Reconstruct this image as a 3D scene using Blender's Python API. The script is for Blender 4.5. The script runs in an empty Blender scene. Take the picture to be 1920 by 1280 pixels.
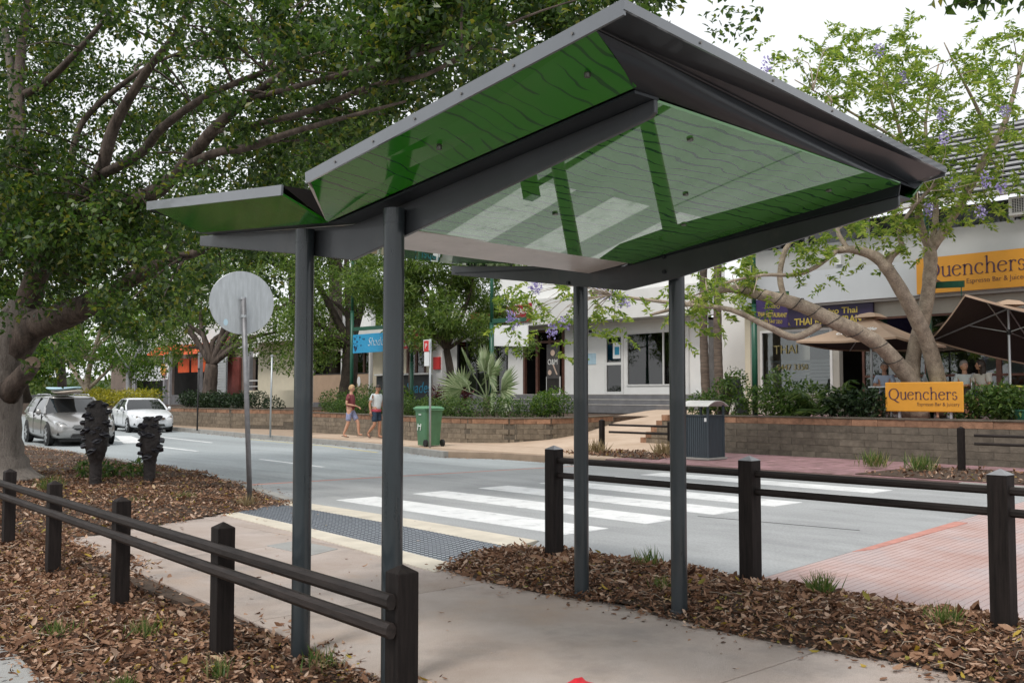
import bpy, bmesh, math, random
import numpy as np
from mathutils import Vector, Matrix, Euler

scene = bpy.context.scene
col = scene.collection
R = math.radians
rnd = random.Random(7)
nrg = np.random.default_rng(11)

# ------------------------------------------------------------------ camera
cam_d = bpy.data.cameras.new('camera')
cam_d.sensor_width = 36.0
cam_d.lens = 34.97
cam_d.clip_end = 2000
cam = bpy.data.objects.new('camera', cam_d)
col.objects.link(cam)
cam.location = (0, 0, 1.5)
cam.rotation_euler = (R(90 + 3.07), 0, R(47.5 - 90))
scene.camera = cam

# ------------------------------------------------------------------ light
SUN_EL, SUN_AZ = 58.0, 200.0        # azimuth of the sun, counter-clockwise from +X
world = bpy.data.worlds.new('World')
scene.world = world
world.use_nodes = True
wn, wl = world.node_tree.nodes, world.node_tree.links
bg = wn['Background']
sky = wn.new('ShaderNodeTexSky')
sky.sky_type = 'NISHITA'
sky.sun_disc = False
sky.sun_elevation = R(SUN_EL)
sky.sun_rotation = R(90 - SUN_AZ)
sky.dust_density = 3.0
mixs = wn.new('ShaderNodeMix'); mixs.data_type = 'RGBA'
mixs.inputs[0].default_value = 0.86          # a closed bright cloud layer over the blue
mixs.inputs[7].default_value = (11.6, 11.8, 12.0, 1)
wl.new(sky.outputs[0], mixs.inputs[6])
wl.new(mixs.outputs[2], bg.inputs[0])
bg.inputs[1].default_value = 0.08
sun_d = bpy.data.lights.new('sun', 'SUN')
sun_d.energy = 1.5
sun_d.angle = R(12)
sun_d.color = (1, 0.955, 0.89)
sun = bpy.data.objects.new('sun', sun_d)
col.objects.link(sun)
sdir = Vector((math.cos(R(SUN_AZ)) * math.cos(R(SUN_EL)), math.sin(R(SUN_AZ)) * math.cos(R(SUN_EL)), math.sin(R(SUN_EL))))
sun.rotation_euler = sdir.to_track_quat('Z', 'Y').to_euler()
sun.location = (-10, -5, 30)
scene.view_settings.view_transform = 'Standard'
scene.view_settings.look = 'None'
scene.view_settings.exposure = 0.36
scene.view_settings.gamma = 1.0
scene.view_settings.use_curve_mapping = False
scene.render.engine = 'CYCLES'
scene.cycles.max_bounces = 7
scene.cycles.transparent_max_bounces = 8
scene.cycles.caustics_reflective = False
scene.cycles.caustics_refractive = False

# ------------------------------------------------------------------ materials
MATS = {}

def mat(name, c, rough=0.7, var=0.12, scale=6.0, c2=None, metal=0.0, spec=0.5, bump=0.0, bscale=40.0,
        coat=0.0, ior=1.5, objvar=0.0, attr=None, ramp=None, trans=0.0, stretch=None, sheen=0, det=6.0, stain=None, speck=0.0, rvar=0.0, sscale=260.0):
    """procedural principled material: base colour broken up by noise, optional per-object / per-leaf variation"""
    m = bpy.data.materials.new(name)
    m.use_nodes = True
    n, l = m.node_tree.nodes, m.node_tree.links
    b = n['Principled BSDF']
    b.inputs['Roughness'].default_value = rough
    b.inputs['Metallic'].default_value = metal
    b.inputs['IOR'].default_value = ior
    b.inputs['Specular IOR Level'].default_value = spec
    b.inputs['Coat Weight'].default_value = coat
    b.inputs['Coat Roughness'].default_value = 0.03
    tc = n.new('ShaderNodeTexCoord')
    src = tc.outputs['Object']
    mp = n.new('ShaderNodeMapping')
    l.new(src, mp.inputs[0])
    if stretch:
        mp.inputs['Scale'].default_value = stretch
    src = mp.outputs[0]
    if objvar:
        oi = n.new('ShaderNodeObjectInfo')
        ad = n.new('ShaderNodeVectorMath'); ad.operation = 'ADD'
        ml = n.new('ShaderNodeVectorMath'); ml.operation = 'SCALE'
        ml.inputs['Scale'].default_value = 37.0
        cx = n.new('ShaderNodeCombineXYZ')
        for i in range(3):
            l.new(oi.outputs['Random'], cx.inputs[i])
        l.new(cx.outputs[0], ml.inputs[0]); l.new(src, ad.inputs[0]); l.new(ml.outputs[0], ad.inputs[1])
        src = ad.outputs[0]
    nz = n.new('ShaderNodeTexNoise')
    nz.inputs['Scale'].default_value = scale
    nz.inputs['Detail'].default_value = det
    nz.inputs['Roughness'].default_value = 0.62
    l.new(src, nz.inputs['Vector'])
    mx = n.new('ShaderNodeMix'); mx.data_type = 'RGBA'
    lo = tuple(max(0, v * (1 - var * 1.6)) for v in c)
    hi = tuple(min(1, v * (1 + var * 1.6)) for v in (c2 or c))
    mx.inputs[6].default_value = (*lo, 1)
    mx.inputs[7].default_value = (*hi, 1)
    mr = n.new('ShaderNodeMapRange')
    mr.inputs[1].default_value = 0.3; mr.inputs[2].default_value = 0.7
    l.new(nz.outputs['Fac'], mr.inputs[0]); l.new(mr.outputs[0], mx.inputs[0])
    out = mx.outputs[2]
    if attr or ramp:
        cr = n.new('ShaderNodeValToRGB')
        el = cr.color_ramp.elements
        while len(el) < len(ramp): el.new(0.5)
        for e, (p, q) in zip(el, ramp):
            e.position = p; e.color = (*q, 1)
        at = n.new('ShaderNodeAttribute'); at.attribute_name = attr or 'rnd'
        l.new(at.outputs['Fac'], cr.inputs[0])
        out = cr.outputs[0]
    if objvar:
        hs = n.new('ShaderNodeHueSaturation')
        mv = n.new('ShaderNodeMapRange')
        mv.inputs[3].default_value = 1 - objvar; mv.inputs[4].default_value = 1 + objvar
        l.new(oi.outputs['Random'], mv.inputs[0]); l.new(mv.outputs[0], hs.inputs['Value'])
        l.new(out, hs.inputs['Color']); out = hs.outputs[0]
    for (sc_, s_scale, s_lo, s_hi, amt) in (stain or []):
        sn = n.new('ShaderNodeTexNoise'); sn.inputs['Scale'].default_value = s_scale; sn.inputs['Detail'].default_value = 7; sn.inputs['Roughness'].default_value = 0.68
        l.new(src, sn.inputs['Vector'])
        sr = n.new('ShaderNodeMapRange'); sr.inputs[1].default_value = s_lo; sr.inputs[2].default_value = s_hi; sr.inputs[4].default_value = amt
        l.new(sn.outputs['Fac'], sr.inputs[0])
        sm = n.new('ShaderNodeMix'); sm.data_type = 'RGBA'; sm.inputs[7].default_value = (*sc_, 1)
        l.new(sr.outputs[0], sm.inputs[0]); l.new(out, sm.inputs[6]); out = sm.outputs[2]
    if speck:
        kn = n.new('ShaderNodeTexNoise'); kn.inputs['Scale'].default_value = sscale; kn.inputs['Detail'].default_value = 3
        l.new(src, kn.inputs['Vector'])
        kr = n.new('ShaderNodeMapRange'); kr.inputs[1].default_value = 0.3; kr.inputs[2].default_value = 0.7; kr.inputs[3].default_value = 1 - speck; kr.inputs[4].default_value = 1 + speck
        l.new(kn.outputs['Fac'], kr.inputs[0])
        kh = n.new('ShaderNodeHueSaturation'); l.new(kr.outputs[0], kh.inputs['Value']); l.new(out, kh.inputs['Color']); out = kh.outputs[0]
    if rvar:
        rn = n.new('ShaderNodeMapRange'); rn.inputs[1].default_value = 0.3; rn.inputs[2].default_value = 0.7; rn.inputs[3].default_value = rough - rvar; rn.inputs[4].default_value = rough + rvar
        l.new(nz.outputs['Fac'], rn.inputs[0]); l.new(rn.outputs[0], b.inputs['Roughness'])
    l.new(out, b.inputs['Base Color'])
    if trans:
        b.inputs['Transmission Weight'].default_value = 0
        tr = n.new('ShaderNodeBsdfTranslucent')
        hs2 = n.new('ShaderNodeHueSaturation'); hs2.inputs['Value'].default_value = 1.5; hs2.inputs['Saturation'].default_value = 1.1
        l.new(out, hs2.inputs['Color']); l.new(hs2.outputs[0], tr.inputs['Color'])
        ms = n.new('ShaderNodeMixShader'); ms.inputs[0].default_value = trans
        l.new(b.outputs[0], ms.inputs[1]); l.new(tr.outputs[0], ms.inputs[2])
        l.new(ms.outputs[0], n['Material Output'].inputs[0])
    if bump:
        nb = n.new('ShaderNodeTexNoise'); nb.inputs['Scale'].default_value = bscale; nb.inputs['Detail'].default_value = 5
        l.new(src, nb.inputs['Vector'])
        bp = n.new('ShaderNodeBump'); bp.inputs['Strength'].default_value = bump; bp.inputs['Distance'].default_value = 0.02
        l.new(nb.outputs['Fac'], bp.inputs['Height']); l.new(bp.outputs[0], b.inputs['Normal'])
    MATS[name] = m
    return m

def glass_mat(name, tint=(0.75, 0.8, 0.8), base=0.06):
    """thin pane: mirror by Fresnel, clear otherwise"""
    m = bpy.data.materials.new(name); m.use_nodes = True
    n, l = m.node_tree.nodes, m.node_tree.links
    n.remove(n['Principled BSDF'])
    t = n.new('ShaderNodeBsdfTransparent'); t.inputs[0].default_value = (*tint, 1)
    g = n.new('ShaderNodeBsdfGlossy'); g.inputs['Roughness'].default_value = 0.02
    fr = n.new('ShaderNodeFresnel'); fr.inputs[0].default_value = 1.6
    a = n.new('ShaderNodeMath'); a.operation = 'ADD'; a.inputs[1].default_value = base; a.use_clamp = True
    ms = n.new('ShaderNodeMixShader')
    l.new(fr.outputs[0], a.inputs[0]); l.new(a.outputs[0], ms.inputs[0])
    l.new(t.outputs[0], ms.inputs[1]); l.new(g.outputs[0], ms.inputs[2])
    l.new(ms.outputs[0], n['Material Output'].inputs[0])
    MATS[name] = m
    return m

def leafmat(name, ramp, rough=0.45, trans=0.3, spec=0.4):
    return mat(name, (0.1, 0.1, 0.1), rough, ramp=ramp, attr='rnd', trans=trans, spec=spec)

# ------------------------------------------------------------------ mesh helpers
LOC = {}

class MB:
    def __init__(s): s.v = []; s.f = []
    def add(s, vs, fs):
        o = len(s.v); s.v += [tuple(p) for p in vs]; s.f += [tuple(i + o for i in f) for f in fs]; return s
    def box(s, x0, x1, y0, y1, z0, z1):
        return s.add([(x0, y0, z0), (x1, y0, z0), (x1, y1, z0), (x0, y1, z0), (x0, y0, z1), (x1, y0, z1), (x1, y1, z1), (x0, y1, z1)],
                     [(0, 3, 2, 1), (4, 5, 6, 7), (0, 1, 5, 4), (1, 2, 6, 5), (2, 3, 7, 6), (3, 0, 4, 7)])
    def bar(s, a, b, w, h, up=(0, 0, 1)):
        a, b = Vector(a), Vector(b); d = (b - a).normalized()
        sd = d.cross(Vector(up)).normalized() * (w / 2); u = sd.cross(d).normalized() * (h / 2)
        vs = [p + q for p in (a, b) for q in (-sd - u, sd - u, sd + u, -sd + u)]
        return s.add(vs, [(0, 1, 2, 3), (7, 6, 5, 4), (0, 4, 5, 1), (1, 5, 6, 2), (2, 6, 7, 3), (3, 7, 4, 0)])
    def prism(s, poly, z0, z1):
        """poly: list of (x,y); z0,z1 numbers or functions"""
        f0 = z0 if callable(z0) else (lambda x, y: z0)
        f1 = z1 if callable(z1) else (lambda x, y: z1)
        n = len(poly)
        ar = sum(poly[i][0] * poly[(i + 1) % n][1] - poly[(i + 1) % n][0] * poly[i][1] for i in range(n))
        if ar < 0: poly = poly[::-1]
        vs = [(x, y, f0(x, y)) for x, y in poly] + [(x, y, f1(x, y)) for x, y in poly]
        return s.add(vs, [tuple(range(n - 1, -1, -1)), tuple(range(n, 2 * n))] + [(i, (i + 1) % n, n + (i + 1) % n, n + i) for i in range(n)])
    def ext(s, pts, d):
        """extrude a 3D polygon by vector d"""
        d = Vector(d); n = len(pts); vs = [Vector(p) for p in pts]; vs += [p + d for p in vs]
        return s.add(vs, [tuple(range(n - 1, -1, -1)), tuple(range(n, 2 * n))] + [(i, (i + 1) % n, n + (i + 1) % n, n + i) for i in range(n)])
    def tube(s, pts, rad, n=8, caps=True, flat=1.0):
        P = [Vector(p[:3]) for p in pts]
        if not hasattr(rad, '__len__'): rad = [rad] * len(P)
        o = len(s.v); ref = None
        for i, p in enumerate(P):
            t = (P[min(i + 1, len(P) - 1)] - P[max(i - 1, 0)]).normalized()
            if ref is None:
                ref = Vector((0, 0, 1)) if abs(t.z) < 0.9 else Vector((1, 0, 0))
            a = t.cross(ref).normalized(); b = a.cross(t).normalized(); ref = b
            for k in range(n):
                q = 2 * math.pi * k / n
                s.v.append(tuple(p + a * math.cos(q) * rad[i] + b * math.sin(q) * rad[i] * flat))
        for i in range(len(P) - 1):
            for k in range(n):
                k2 = (k + 1) % n
                s.f.append((o + i * n + k, o + i * n + k2, o + (i + 1) * n + k2, o + (i + 1) * n + k))
        if caps:
            s.f.append(tuple(o + k for k in range(n - 1, -1, -1)))
            s.f.append(tuple(o + (len(P) - 1) * n + k for k in range(n)))
        return s
    def lathe(s, prof, c=(0, 0, 0), n=24, axis='z', sx=1.0, sy=1.0):
        o = len(s.v)
        for r, z in prof:
            for k in range(n):
                q = 2 * math.pi * k / n
                a, b = r * math.cos(q) * sx, r * math.sin(q) * sy
                p = {'z': (a, b, z), 'x': (z, a, b), 'y': (b, z, a)}[axis]
                s.v.append((c[0] + p[0], c[1] + p[1], c[2] + p[2]))
        for i in range(len(prof) - 1):
            for k in range(n):
                k2 = (k + 1) % n
                s.f.append((o + i * n + k, o + i * n + k2, o + (i + 1) * n + k2, o + (i + 1) * n + k))
        s.f.append(tuple(o + k for k in range(n - 1, -1, -1)))
        s.f.append(tuple(o + (len(prof) - 1) * n + k for k in range(n)))
        return s
    def loft(s, rings, closed=True, caps=True):
        o = len(s.v); n = len(rings[0])
        for r in rings: s.v += [tuple(p) for p in r]
        for i in range(len(rings) - 1):
            for k in range(n if closed else n - 1):
                k2 = (k + 1) % n
                s.f.append((o + i * n + k, o + i * n + k2, o + (i + 1) * n + k2, o + (i + 1) * n + k))
        if caps:
            s.f.append(tuple(o + k for k in range(n - 1, -1, -1))); s.f.append(tuple(o + (len(rings) - 1) * n + k for k in range(n)))
        return s
    def mesh(s, name, m=None, off=(0, 0, 0), smooth=False):
        me = bpy.data.meshes.new(name)
        me.from_pydata([(x - off[0], y - off[1], z - off[2]) for x, y, z in s.v], [], s.f)
        bm = bmesh.new(); bm.from_mesh(me); bmesh.ops.recalc_face_normals(bm, faces=bm.faces); bm.to_mesh(me); bm.free()
        if m is not None: me.materials.append(MATS[m] if isinstance(m, str) else m)
        if smooth: me.polygons.foreach_set('use_smooth', [True] * len(me.polygons))
        return me
    def build(s, name, m, parent=None, smooth=False, bevel=0.0, subd=0):
        off = LOC.get(parent.name, (0, 0, 0)) if parent else (0, 0, 0)
        o = bpy.data.objects.new(name, s.mesh(name, m, off, smooth))
        return fin(o, parent, bevel, smooth, subd)

def fin(o, parent=None, bevel=0.0, smooth=False, subd=0):
    col.objects.link(o)
    if parent:
        o.parent = parent; LOC[o.name] = LOC.get(parent.name, (0, 0, 0))
    if bevel:
        b = o.modifiers.new('bevel', 'BEVEL'); b.width = bevel; b.segments = 2; b.limit_method = 'ANGLE'; b.angle_limit = R(40)
        b.harden_normals = False
    if subd:
        q = o.modifiers.new('sub', 'SUBSURF'); q.levels = subd; q.render_levels = subd
    if smooth and not subd:
        try:
            o.data.shade_smooth() if hasattr(o.data, 'shade_smooth') else None
        except Exception: pass
    return o

def tag(o, label, cat, group=None):
    o['label'] = label; o['category'] = cat
    if group: o['group'] = group
    return o

def struct(o): o['kind'] = 'structure'; return o
def stuff(o): o['kind'] = 'stuff'; return o

def thing(name, label, cat, loc=(0, 0, 0), group=None):
    o = bpy.data.objects.new(name, None); col.objects.link(o)
    o.empty_display_size = 0.2; o.location = loc; LOC[o.name] = tuple(loc)
    return tag(o, label, cat, group)

def inst(name, me, parent, loc, rot=(0, 0, 0), sc=(1, 1, 1)):
    o = bpy.data.objects.new(name, me); col.objects.link(o)
    o.parent = parent
    off = LOC.get(parent.name, (0, 0, 0))
    o.location = (loc[0] - off[0], loc[1] - off[1], loc[2] - off[2]); o.rotation_euler = rot; o.scale = sc
    return o

def copy_tree(o, parent=None):
    c = o.copy(); col.objects.link(c); c.parent = parent; LOC[c.name] = LOC.get(o.name, (0, 0, 0))
    for ch in list(o.children): copy_tree(ch, c)
    return c

def text(s, size, m, parent, loc, rot, name='lettering', depth=0.004, align='LEFT', sx=1.0, shear=0.0, space=1.0, off=0.0):
    cu = bpy.data.curves.new('t', 'FONT'); cu.body = s; cu.size = size; cu.extrude = depth; cu.align_x = align
    cu.shear = shear; cu.space_character = space; cu.offset = off; cu.resolution_u = 3
    t = bpy.data.objects.new('t', cu); col.objects.link(t)
    bpy.context.view_layer.update()
    me = bpy.data.meshes.new_from_object(t.evaluated_get(bpy.context.evaluated_depsgraph_get()))
    bpy.data.objects.remove(t)
    me.materials.clear(); me.materials.append(MATS[m])
    o = bpy.data.objects.new(name, me); col.objects.link(o); o.parent = parent
    offp = LOC.get(parent.name, (0, 0, 0))
    o.location = (loc[0] - offp[0], loc[1] - offp[1], loc[2] - offp[2]); o.rotation_euler = rot; o.scale = (sx, 1, 1)
    return o
FACE_STREET = (R(90), 0, R(-90))      # lettering readable from the road (faces -X)

def leaves(name, C, L, W, m, parent=None, up=0.35, fold=0.25, droop=0.0, dirs=None, spread=None):
    """C (N,3) leaf base points -> one mesh of folded rhombic leaves, face attribute rnd"""
    C = np.asarray(C, float); N = len(C)
    Lr = L * nrg.uniform(0.65, 1.25, N); Wr = W * nrg.uniform(0.7, 1.2, N)
    if dirs is None:
        d = nrg.normal(size=(N, 3)); d[:, 2] -= droop
    else:
        d = np.asarray(dirs, float) + nrg.normal(size=(N, 3)) * (0.35 if spread is None else spread)
    d /= np.linalg.norm(d, axis=1)[:, None] + 1e-9
    nm = nrg.normal(size=(N, 3)); nm[:, 2] = np.abs(nm[:, 2]) + up
    sd = np.cross(d, nm); sd /= np.linalg.norm(sd, axis=1)[:, None] + 1e-9
    u = np.cross(sd, d)
    tip = C + d * Lr[:, None]
    mid = C + d * (Lr * 0.45)[:, None] + u * (Wr * fold)[:, None]
    a = mid + sd * (Wr / 2)[:, None]; b = mid - sd * (Wr / 2)[:, None]
    V = np.stack([C, a, tip, b], 1).reshape(-1, 3)
    me = bpy.data.meshes.new(name)
    off = LOC.get(parent.name, (0, 0, 0)) if parent else (0, 0, 0)
    V = V - np.array(off)
    me.vertices.add(4 * N); me.vertices.foreach_set('co', V.ravel().astype(np.float32))
    me.loops.add(4 * N); me.loops.foreach_set('vertex_index', np.arange(4 * N, dtype=np.int32))
    me.polygons.add(N); me.polygons.foreach_set('loop_start', np.arange(0, 4 * N, 4, dtype=np.int32))
    at = me.attributes.new('rnd', 'FLOAT', 'FACE'); at.data.foreach_set('value', nrg.random(N).astype(np.float32))
    me.update(calc_edges=True)
    me.materials.append(MATS[m])
    o = bpy.data.objects.new(name, me)
    return fin(o, parent)

def blob(c, r, n, shell=0.5):
    """n points in an ellipsoid, biased to its outside"""
    d = nrg.normal(size=(n, 3)); d /= np.linalg.norm(d, axis=1)[:, None]
    k = nrg.random(n) ** (1 / 3.0); k = shell + (1 - shell) * k
    k *= nrg.uniform(0.75, 1.05, n)
    return np.asarray(c) + d * k[:, None] * np.asarray(r)
# ------------------------------------------------------------------ palette
def asphalt_mat():
    m = mat('asphalt', (0.355, 0.365, 0.37), 0.85, 0.07, 1.2, bump=0.3, bscale=220, speck=.2, sscale=110, stretch=(1, .28, 1), stain=[((0.23, 0.235, 0.24), 1.0, .5, .68, .6), ((0.16, 0.16, 0.16), 5.0, .62, .74, .5), ((0.46, 0.46, 0.45), 2.2, .58, .72, .4)])
    return m
asphalt_mat()
mat('asphalt_far', (0.33, 0.36, 0.37), 0.8, 0.08, 0.8, bump=0.2, bscale=150, speck=.16, sscale=80, stretch=(1, .09, 1), stain=[((0.22, 0.235, 0.245), .9, .5, .66, .65), ((0.17, 0.175, 0.18), 3.0, .6, .72, .5)])
mat('ground_dirt', (0.12, 0.1, 0.07), 0.95, 0.2, 1.0)
mat('white_paint', (0.76, 0.77, 0.77), 0.6, 0.06, 3.0, bump=0.15, bscale=150, stain=[((0.40, 0.41, 0.415), 4.0, .53, .70, .8), ((0.42, 0.42, 0.42), 30.0, .58, .72, .6)])
mat('yellow_paint', (0.6, 0.5, 0.2), 0.6, 0.1, 5)
mat('red_ribs', (0.50, 0.32, 0.28), 0.8, 0.08, 1.6, c2=(0.46, 0.36, 0.345), bump=0.2, bscale=120, speck=.1, stain=[((0.42, 0.38, 0.39), 1.1, .48, .68, .7)])
mat('red_edge', (0.52, 0.24, 0.195), 0.75, 0.12, 5)
mat('concrete', (0.44, 0.35, 0.295), 0.9, 0.12, 1.1, c2=(0.41, 0.355, 0.325), bump=0.4, bscale=180, objvar=0.05, det=9, speck=.17, sscale=190, stain=[((0.24, 0.215, 0.20), 0.9, .5, .68, .7), ((0.46, 0.33, 0.24), 0.7, .55, .7, .55), ((0.13, 0.12, 0.115), 4.5, .66, .76, .55)])
mat('concrete_grey', (0.33, 0.33, 0.32), 0.9, 0.08, 2.0, bump=0.3, bscale=150, speck=.14, stain=[((0.2, 0.2, 0.19), 1.5, .55, .72, .5)])
mat('cream_strip', (0.62, 0.565, 0.47), 0.8, 0.08, 3, bump=0.2, bscale=150, speck=.08, stain=[((0.4, 0.35, 0.29), 2.2, .55, .72, .6)])
mat('tactile', (0.33, 0.35, 0.38), 0.7, 0.1, 8)
mat('tactile_stud', (0.085, 0.10, 0.12), 0.6, 0.1, 8)
mat('kerb', (0.33, 0.32, 0.3), 0.9, 0.12, 3, bump=0.3, bscale=100)
mat('paving_sand', (0.52, 0.38, 0.27), 0.9, 0.1, 1.2, c2=(0.5, 0.39, 0.3), bump=0.3, bscale=60)
mat('paving_sand_joint', (0.36, 0.27, 0.2), 0.95, 0.1, 3)
mat('paving_red', (0.26, 0.16, 0.145), 0.9, 0.2, 3.5, c2=(0.3, 0.17, 0.19), bump=0.3, bscale=60, objvar=0.12)
mat('paving_red_joint', (0.16, 0.11, 0.1), 0.95, 0.1, 3)
mat('soil', (0.07, 0.045, 0.03), 0.95, 0.35, 9, bump=0.6, bscale=40)
mat('timber_dark', (0.016, 0.012, 0.011), 0.72, spec=0.22, var=0.35, scale=3, stretch=(14, 14, 1.2), bump=0.15, bscale=18, objvar=0.15)
mat('timber_rail', (0.024, 0.018, 0.016), 0.62, 0.35, 3, spec=0.3, stretch=(14, 1.2, 14), bump=0.15, bscale=18, objvar=0.15)
mat('post_cap', (0.26, 0.26, 0.27), 0.35, 0.15, 8, metal=0.3)
mat('steel_paint', (0.024, 0.033, 0.039), 0.33, 0.14, 2.5, coat=0.3, spec=0.5, stretch=(4, 4, .7), rvar=.1, stain=[((0.07, 0.068, 0.062), 3.0, .56, .74, .45)])
mat('steel_grey', (0.05, 0.054, 0.061), 0.4, 0.12, 3, coat=0.1, rvar=.1, stain=[((0.11, 0.10, 0.095), 4.0, .57, .74, .5)])
mat('steel_dark', (0.021, 0.025, 0.03), 0.36, 0.08, 3, spec=.22, coat=0.1, rvar=.08)
mat('gutter_steel', (0.62, 0.585, 0.57), 0.4, 0.06, 4, stain=[((0.28, 0.23, 0.2), 6, .58, .75, .5)])
mat('rim_steel', (0.13, 0.142, 0.158), 0.28, 0.05, 4, coat=0.7)
mat('black_void', (0.012, 0.012, 0.014), 0.6, 0.1, 3)
mat('bolt', (0.2, 0.19, 0.18), 0.4, 0.2, 20, metal=0.8)
mat('galv', (0.42, 0.45, 0.47), 0.42, 0.1, 5, metal=0.55, stretch=(5, 5, 0.7))
mat('galv_dark', (0.2, 0.2, 0.21), 0.5, 0.15, 9, metal=0.4)
mat('block', (0.195, 0.16, 0.12), 0.95, 0.22, 5, bump=0.5, bscale=50, objvar=0.16)
mat('block_cap', (0.26, 0.145, 0.09), 0.95, 0.25, 5, bump=0.5, bscale=50, objvar=0.2)
mat('block_dark', (0.13, 0.112, 0.088), 0.95, 0.22, 5, bump=0.5, bscale=50, objvar=0.14)
mat('mortar', (0.11, 0.093, 0.073), 0.95, 0.2, 8)
mat('green_paint', (0.012, 0.085, 0.05), 0.4, 0.1, 5)
mat('white_wall', (0.74, 0.74, 0.73), 0.8, 0.03, 1.2)
mat('grey_wall', (0.47, 0.475, 0.47), 0.8, 0.04, 1.2)
mat('cream_wall', (0.66, 0.6, 0.47), 0.8, 0.04, 1.5)
mat('beige_wall', (0.38, 0.36, 0.32), 0.85, 0.05, 1.5, stain=[((0.27, 0.26, 0.24), .8, .55, .72, .4)])
mat('fascia_white', (0.52, 0.55, 0.58), 0.6, 0.03, 1.0)
mat('step_grey', (0.17, 0.17, 0.18), 0.9, 0.1, 3)
mat('step_edge', (0.5, 0.48, 0.45), 0.8, 0.1, 3)
mat('frame_brown', (0.1, 0.042, 0.028), 0.55, 0.2, 5)
mat('frame_white', (0.66, 0.66, 0.65), 0.5, 0.03, 3)
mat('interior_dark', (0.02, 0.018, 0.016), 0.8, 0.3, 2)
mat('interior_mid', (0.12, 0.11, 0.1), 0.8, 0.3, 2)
mat('roof_slat', (0.30, 0.30, 0.31), 0.5, 0.1, 3)
mat('roof_dark', (0.022, 0.024, 0.03), 0.5, 0.1, 3)
mat('orange_sign', (0.70, 0.32, 0.035), 0.5, 0.04, 2)
mat('orange_awning', (0.62, 0.09, 0.02), 0.7, 0.12, 3)
mat('red_sign', (0.30, 0.016, 0.022), 0.5, 0.06, 3)
mat('blue_sign', (0.02, 0.30, 0.56), 0.45, 0.04, 3)
mat('purple_sign', (0.04, 0.022, 0.105), 0.5, 0.1, 3)
mat('gold_text', (0.46, 0.36, 0.07), 0.5, 0.1, 9)
mat('gold_faded', (0.2, 0.17, 0.07), 0.5, 0.1, 9)
mat('purple_shaded', (0.022, 0.014, 0.05), 0.5, 0.1, 3)  # sign purple darkened: the shade under the fascia is in the colour
mat('sign_white', (0.8, 0.81, 0.82), 0.4, 0.02, 3)
mat('text_white', (0.78, 0.78, 0.76), 0.5, 0.02, 3)
mat('text_purple', (0.075, 0.035, 0.07), 0.5, 0.05, 3)
mat('text_navy', (0.02, 0.03, 0.09), 0.5, 0.05, 3)
mat('text_blue', (0.03, 0.28, 0.45), 0.5, 0.05, 3)
mat('board_dark', (0.025, 0.03, 0.035), 0.5, 0.15, 3)
mat('canvas_tan', (0.44, 0.31, 0.22), 0.85, 0.05, 2)
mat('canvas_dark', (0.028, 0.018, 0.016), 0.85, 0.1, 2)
mat('alu', (0.6, 0.62, 0.64), 0.35, 0.05, 4, metal=0.7)
mat('bin_green', (0.075, 0.19, 0.095), 0.5, 0.1, 3)
mat('bin_lid_green', (0.10, 0.26, 0.13), 0.5, 0.08, 3)
mat('rubber', (0.015, 0.015, 0.016), 0.75, 0.2, 8)
mat('bin_grey', (0.045, 0.06, 0.073), 0.5, 0.08, 3, stretch=(8, 8, 1))
mat('bin_roof', (0.58, 0.57, 0.55), 0.35, 0.08, 3)
mat('bark_fig', (0.06, 0.042, 0.035), 0.95, 0.35, 2.2, c2=(0.105, 0.08, 0.066), stretch=(3, 3, 0.8), bump=1.0, bscale=12, det=9, stain=[((0.14, 0.125, 0.11), 1.6, .57, .72, .45), ((0.03, 0.023, 0.02), 5, .56, .7, .65)], speck=.25, sscale=30)
mat('bark_jac', (0.34, 0.265, 0.205), 0.92, 0.25, 5, c2=(0.33, 0.27, 0.21), bump=0.9, bscale=20, det=9, stain=[((0.16, 0.125, 0.1), 3, .55, .7, .6), ((0.42, 0.36, 0.29), 6, .58, .72, .5)], speck=.18, sscale=40)
mat('bark_dark', (0.055, 0.042, 0.032), 0.92, 0.35, 4, bump=0.7, bscale=20)
mat('bark_palm', (0.13, 0.10, 0.08), 0.92, 0.3, 3, stretch=(1, 1, 9), bump=0.7, bscale=8)
mat('cut_wood', (0.27, 0.2, 0.15), 0.9, 0.2, 12)
mat('seed_cone', (0.018, 0.013, 0.012), 0.6, 0.4, 14, bump=0.8, bscale=30)
mat('seed_valve', (0.014, 0.012, 0.012), 0.4, 0.25, 8, c2=(0.03, 0.03, 0.04))
mat('car_silver', (0.38, 0.375, 0.37), 0.28, 0.03, 2, metal=0.6, coat=0.8)
mat('car_white', (0.74, 0.76, 0.79), 0.3, 0.02, 2, coat=0.8)
mat('car_black', (0.02, 0.02, 0.024), 0.3, 0.05, 2, coat=0.8)
mat('car_glass', (0.012, 0.014, 0.016), 0.04, 0.1, 2, spec=0.9)
mat('plastic_black', (0.016, 0.016, 0.017), 0.5, 0.1, 8)
mat('chrome', (0.7, 0.7, 0.7), 0.12, 0.02, 5, metal=1.0)
mat('headlight', (0.6, 0.63, 0.66), 0.08, 0.1, 20, coat=1.0, spec=0.8)
mat('plate_white', (0.75, 0.72, 0.72), 0.5, 0.03, 8)
mat('surf_blue', (0.4, 0.62, 0.74), 0.35, 0.05, 1.0)
mat('surf_cream', (0.66, 0.56, 0.47), 0.35, 0.06, 1.0)
mat('skin', (0.56, 0.31, 0.21), 0.55, 0.06, 12)
mat('skin_tan', (0.46, 0.24, 0.155), 0.55, 0.06, 12)
mat('hair_blond', (0.46, 0.31, 0.16), 0.7, 0.25, 30)
mat('hair_dark', (0.03, 0.018, 0.013), 0.6, 0.3, 30)
mat('hair_grey', (0.25, 0.22, 0.2), 0.7, 0.3, 30)
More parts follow.
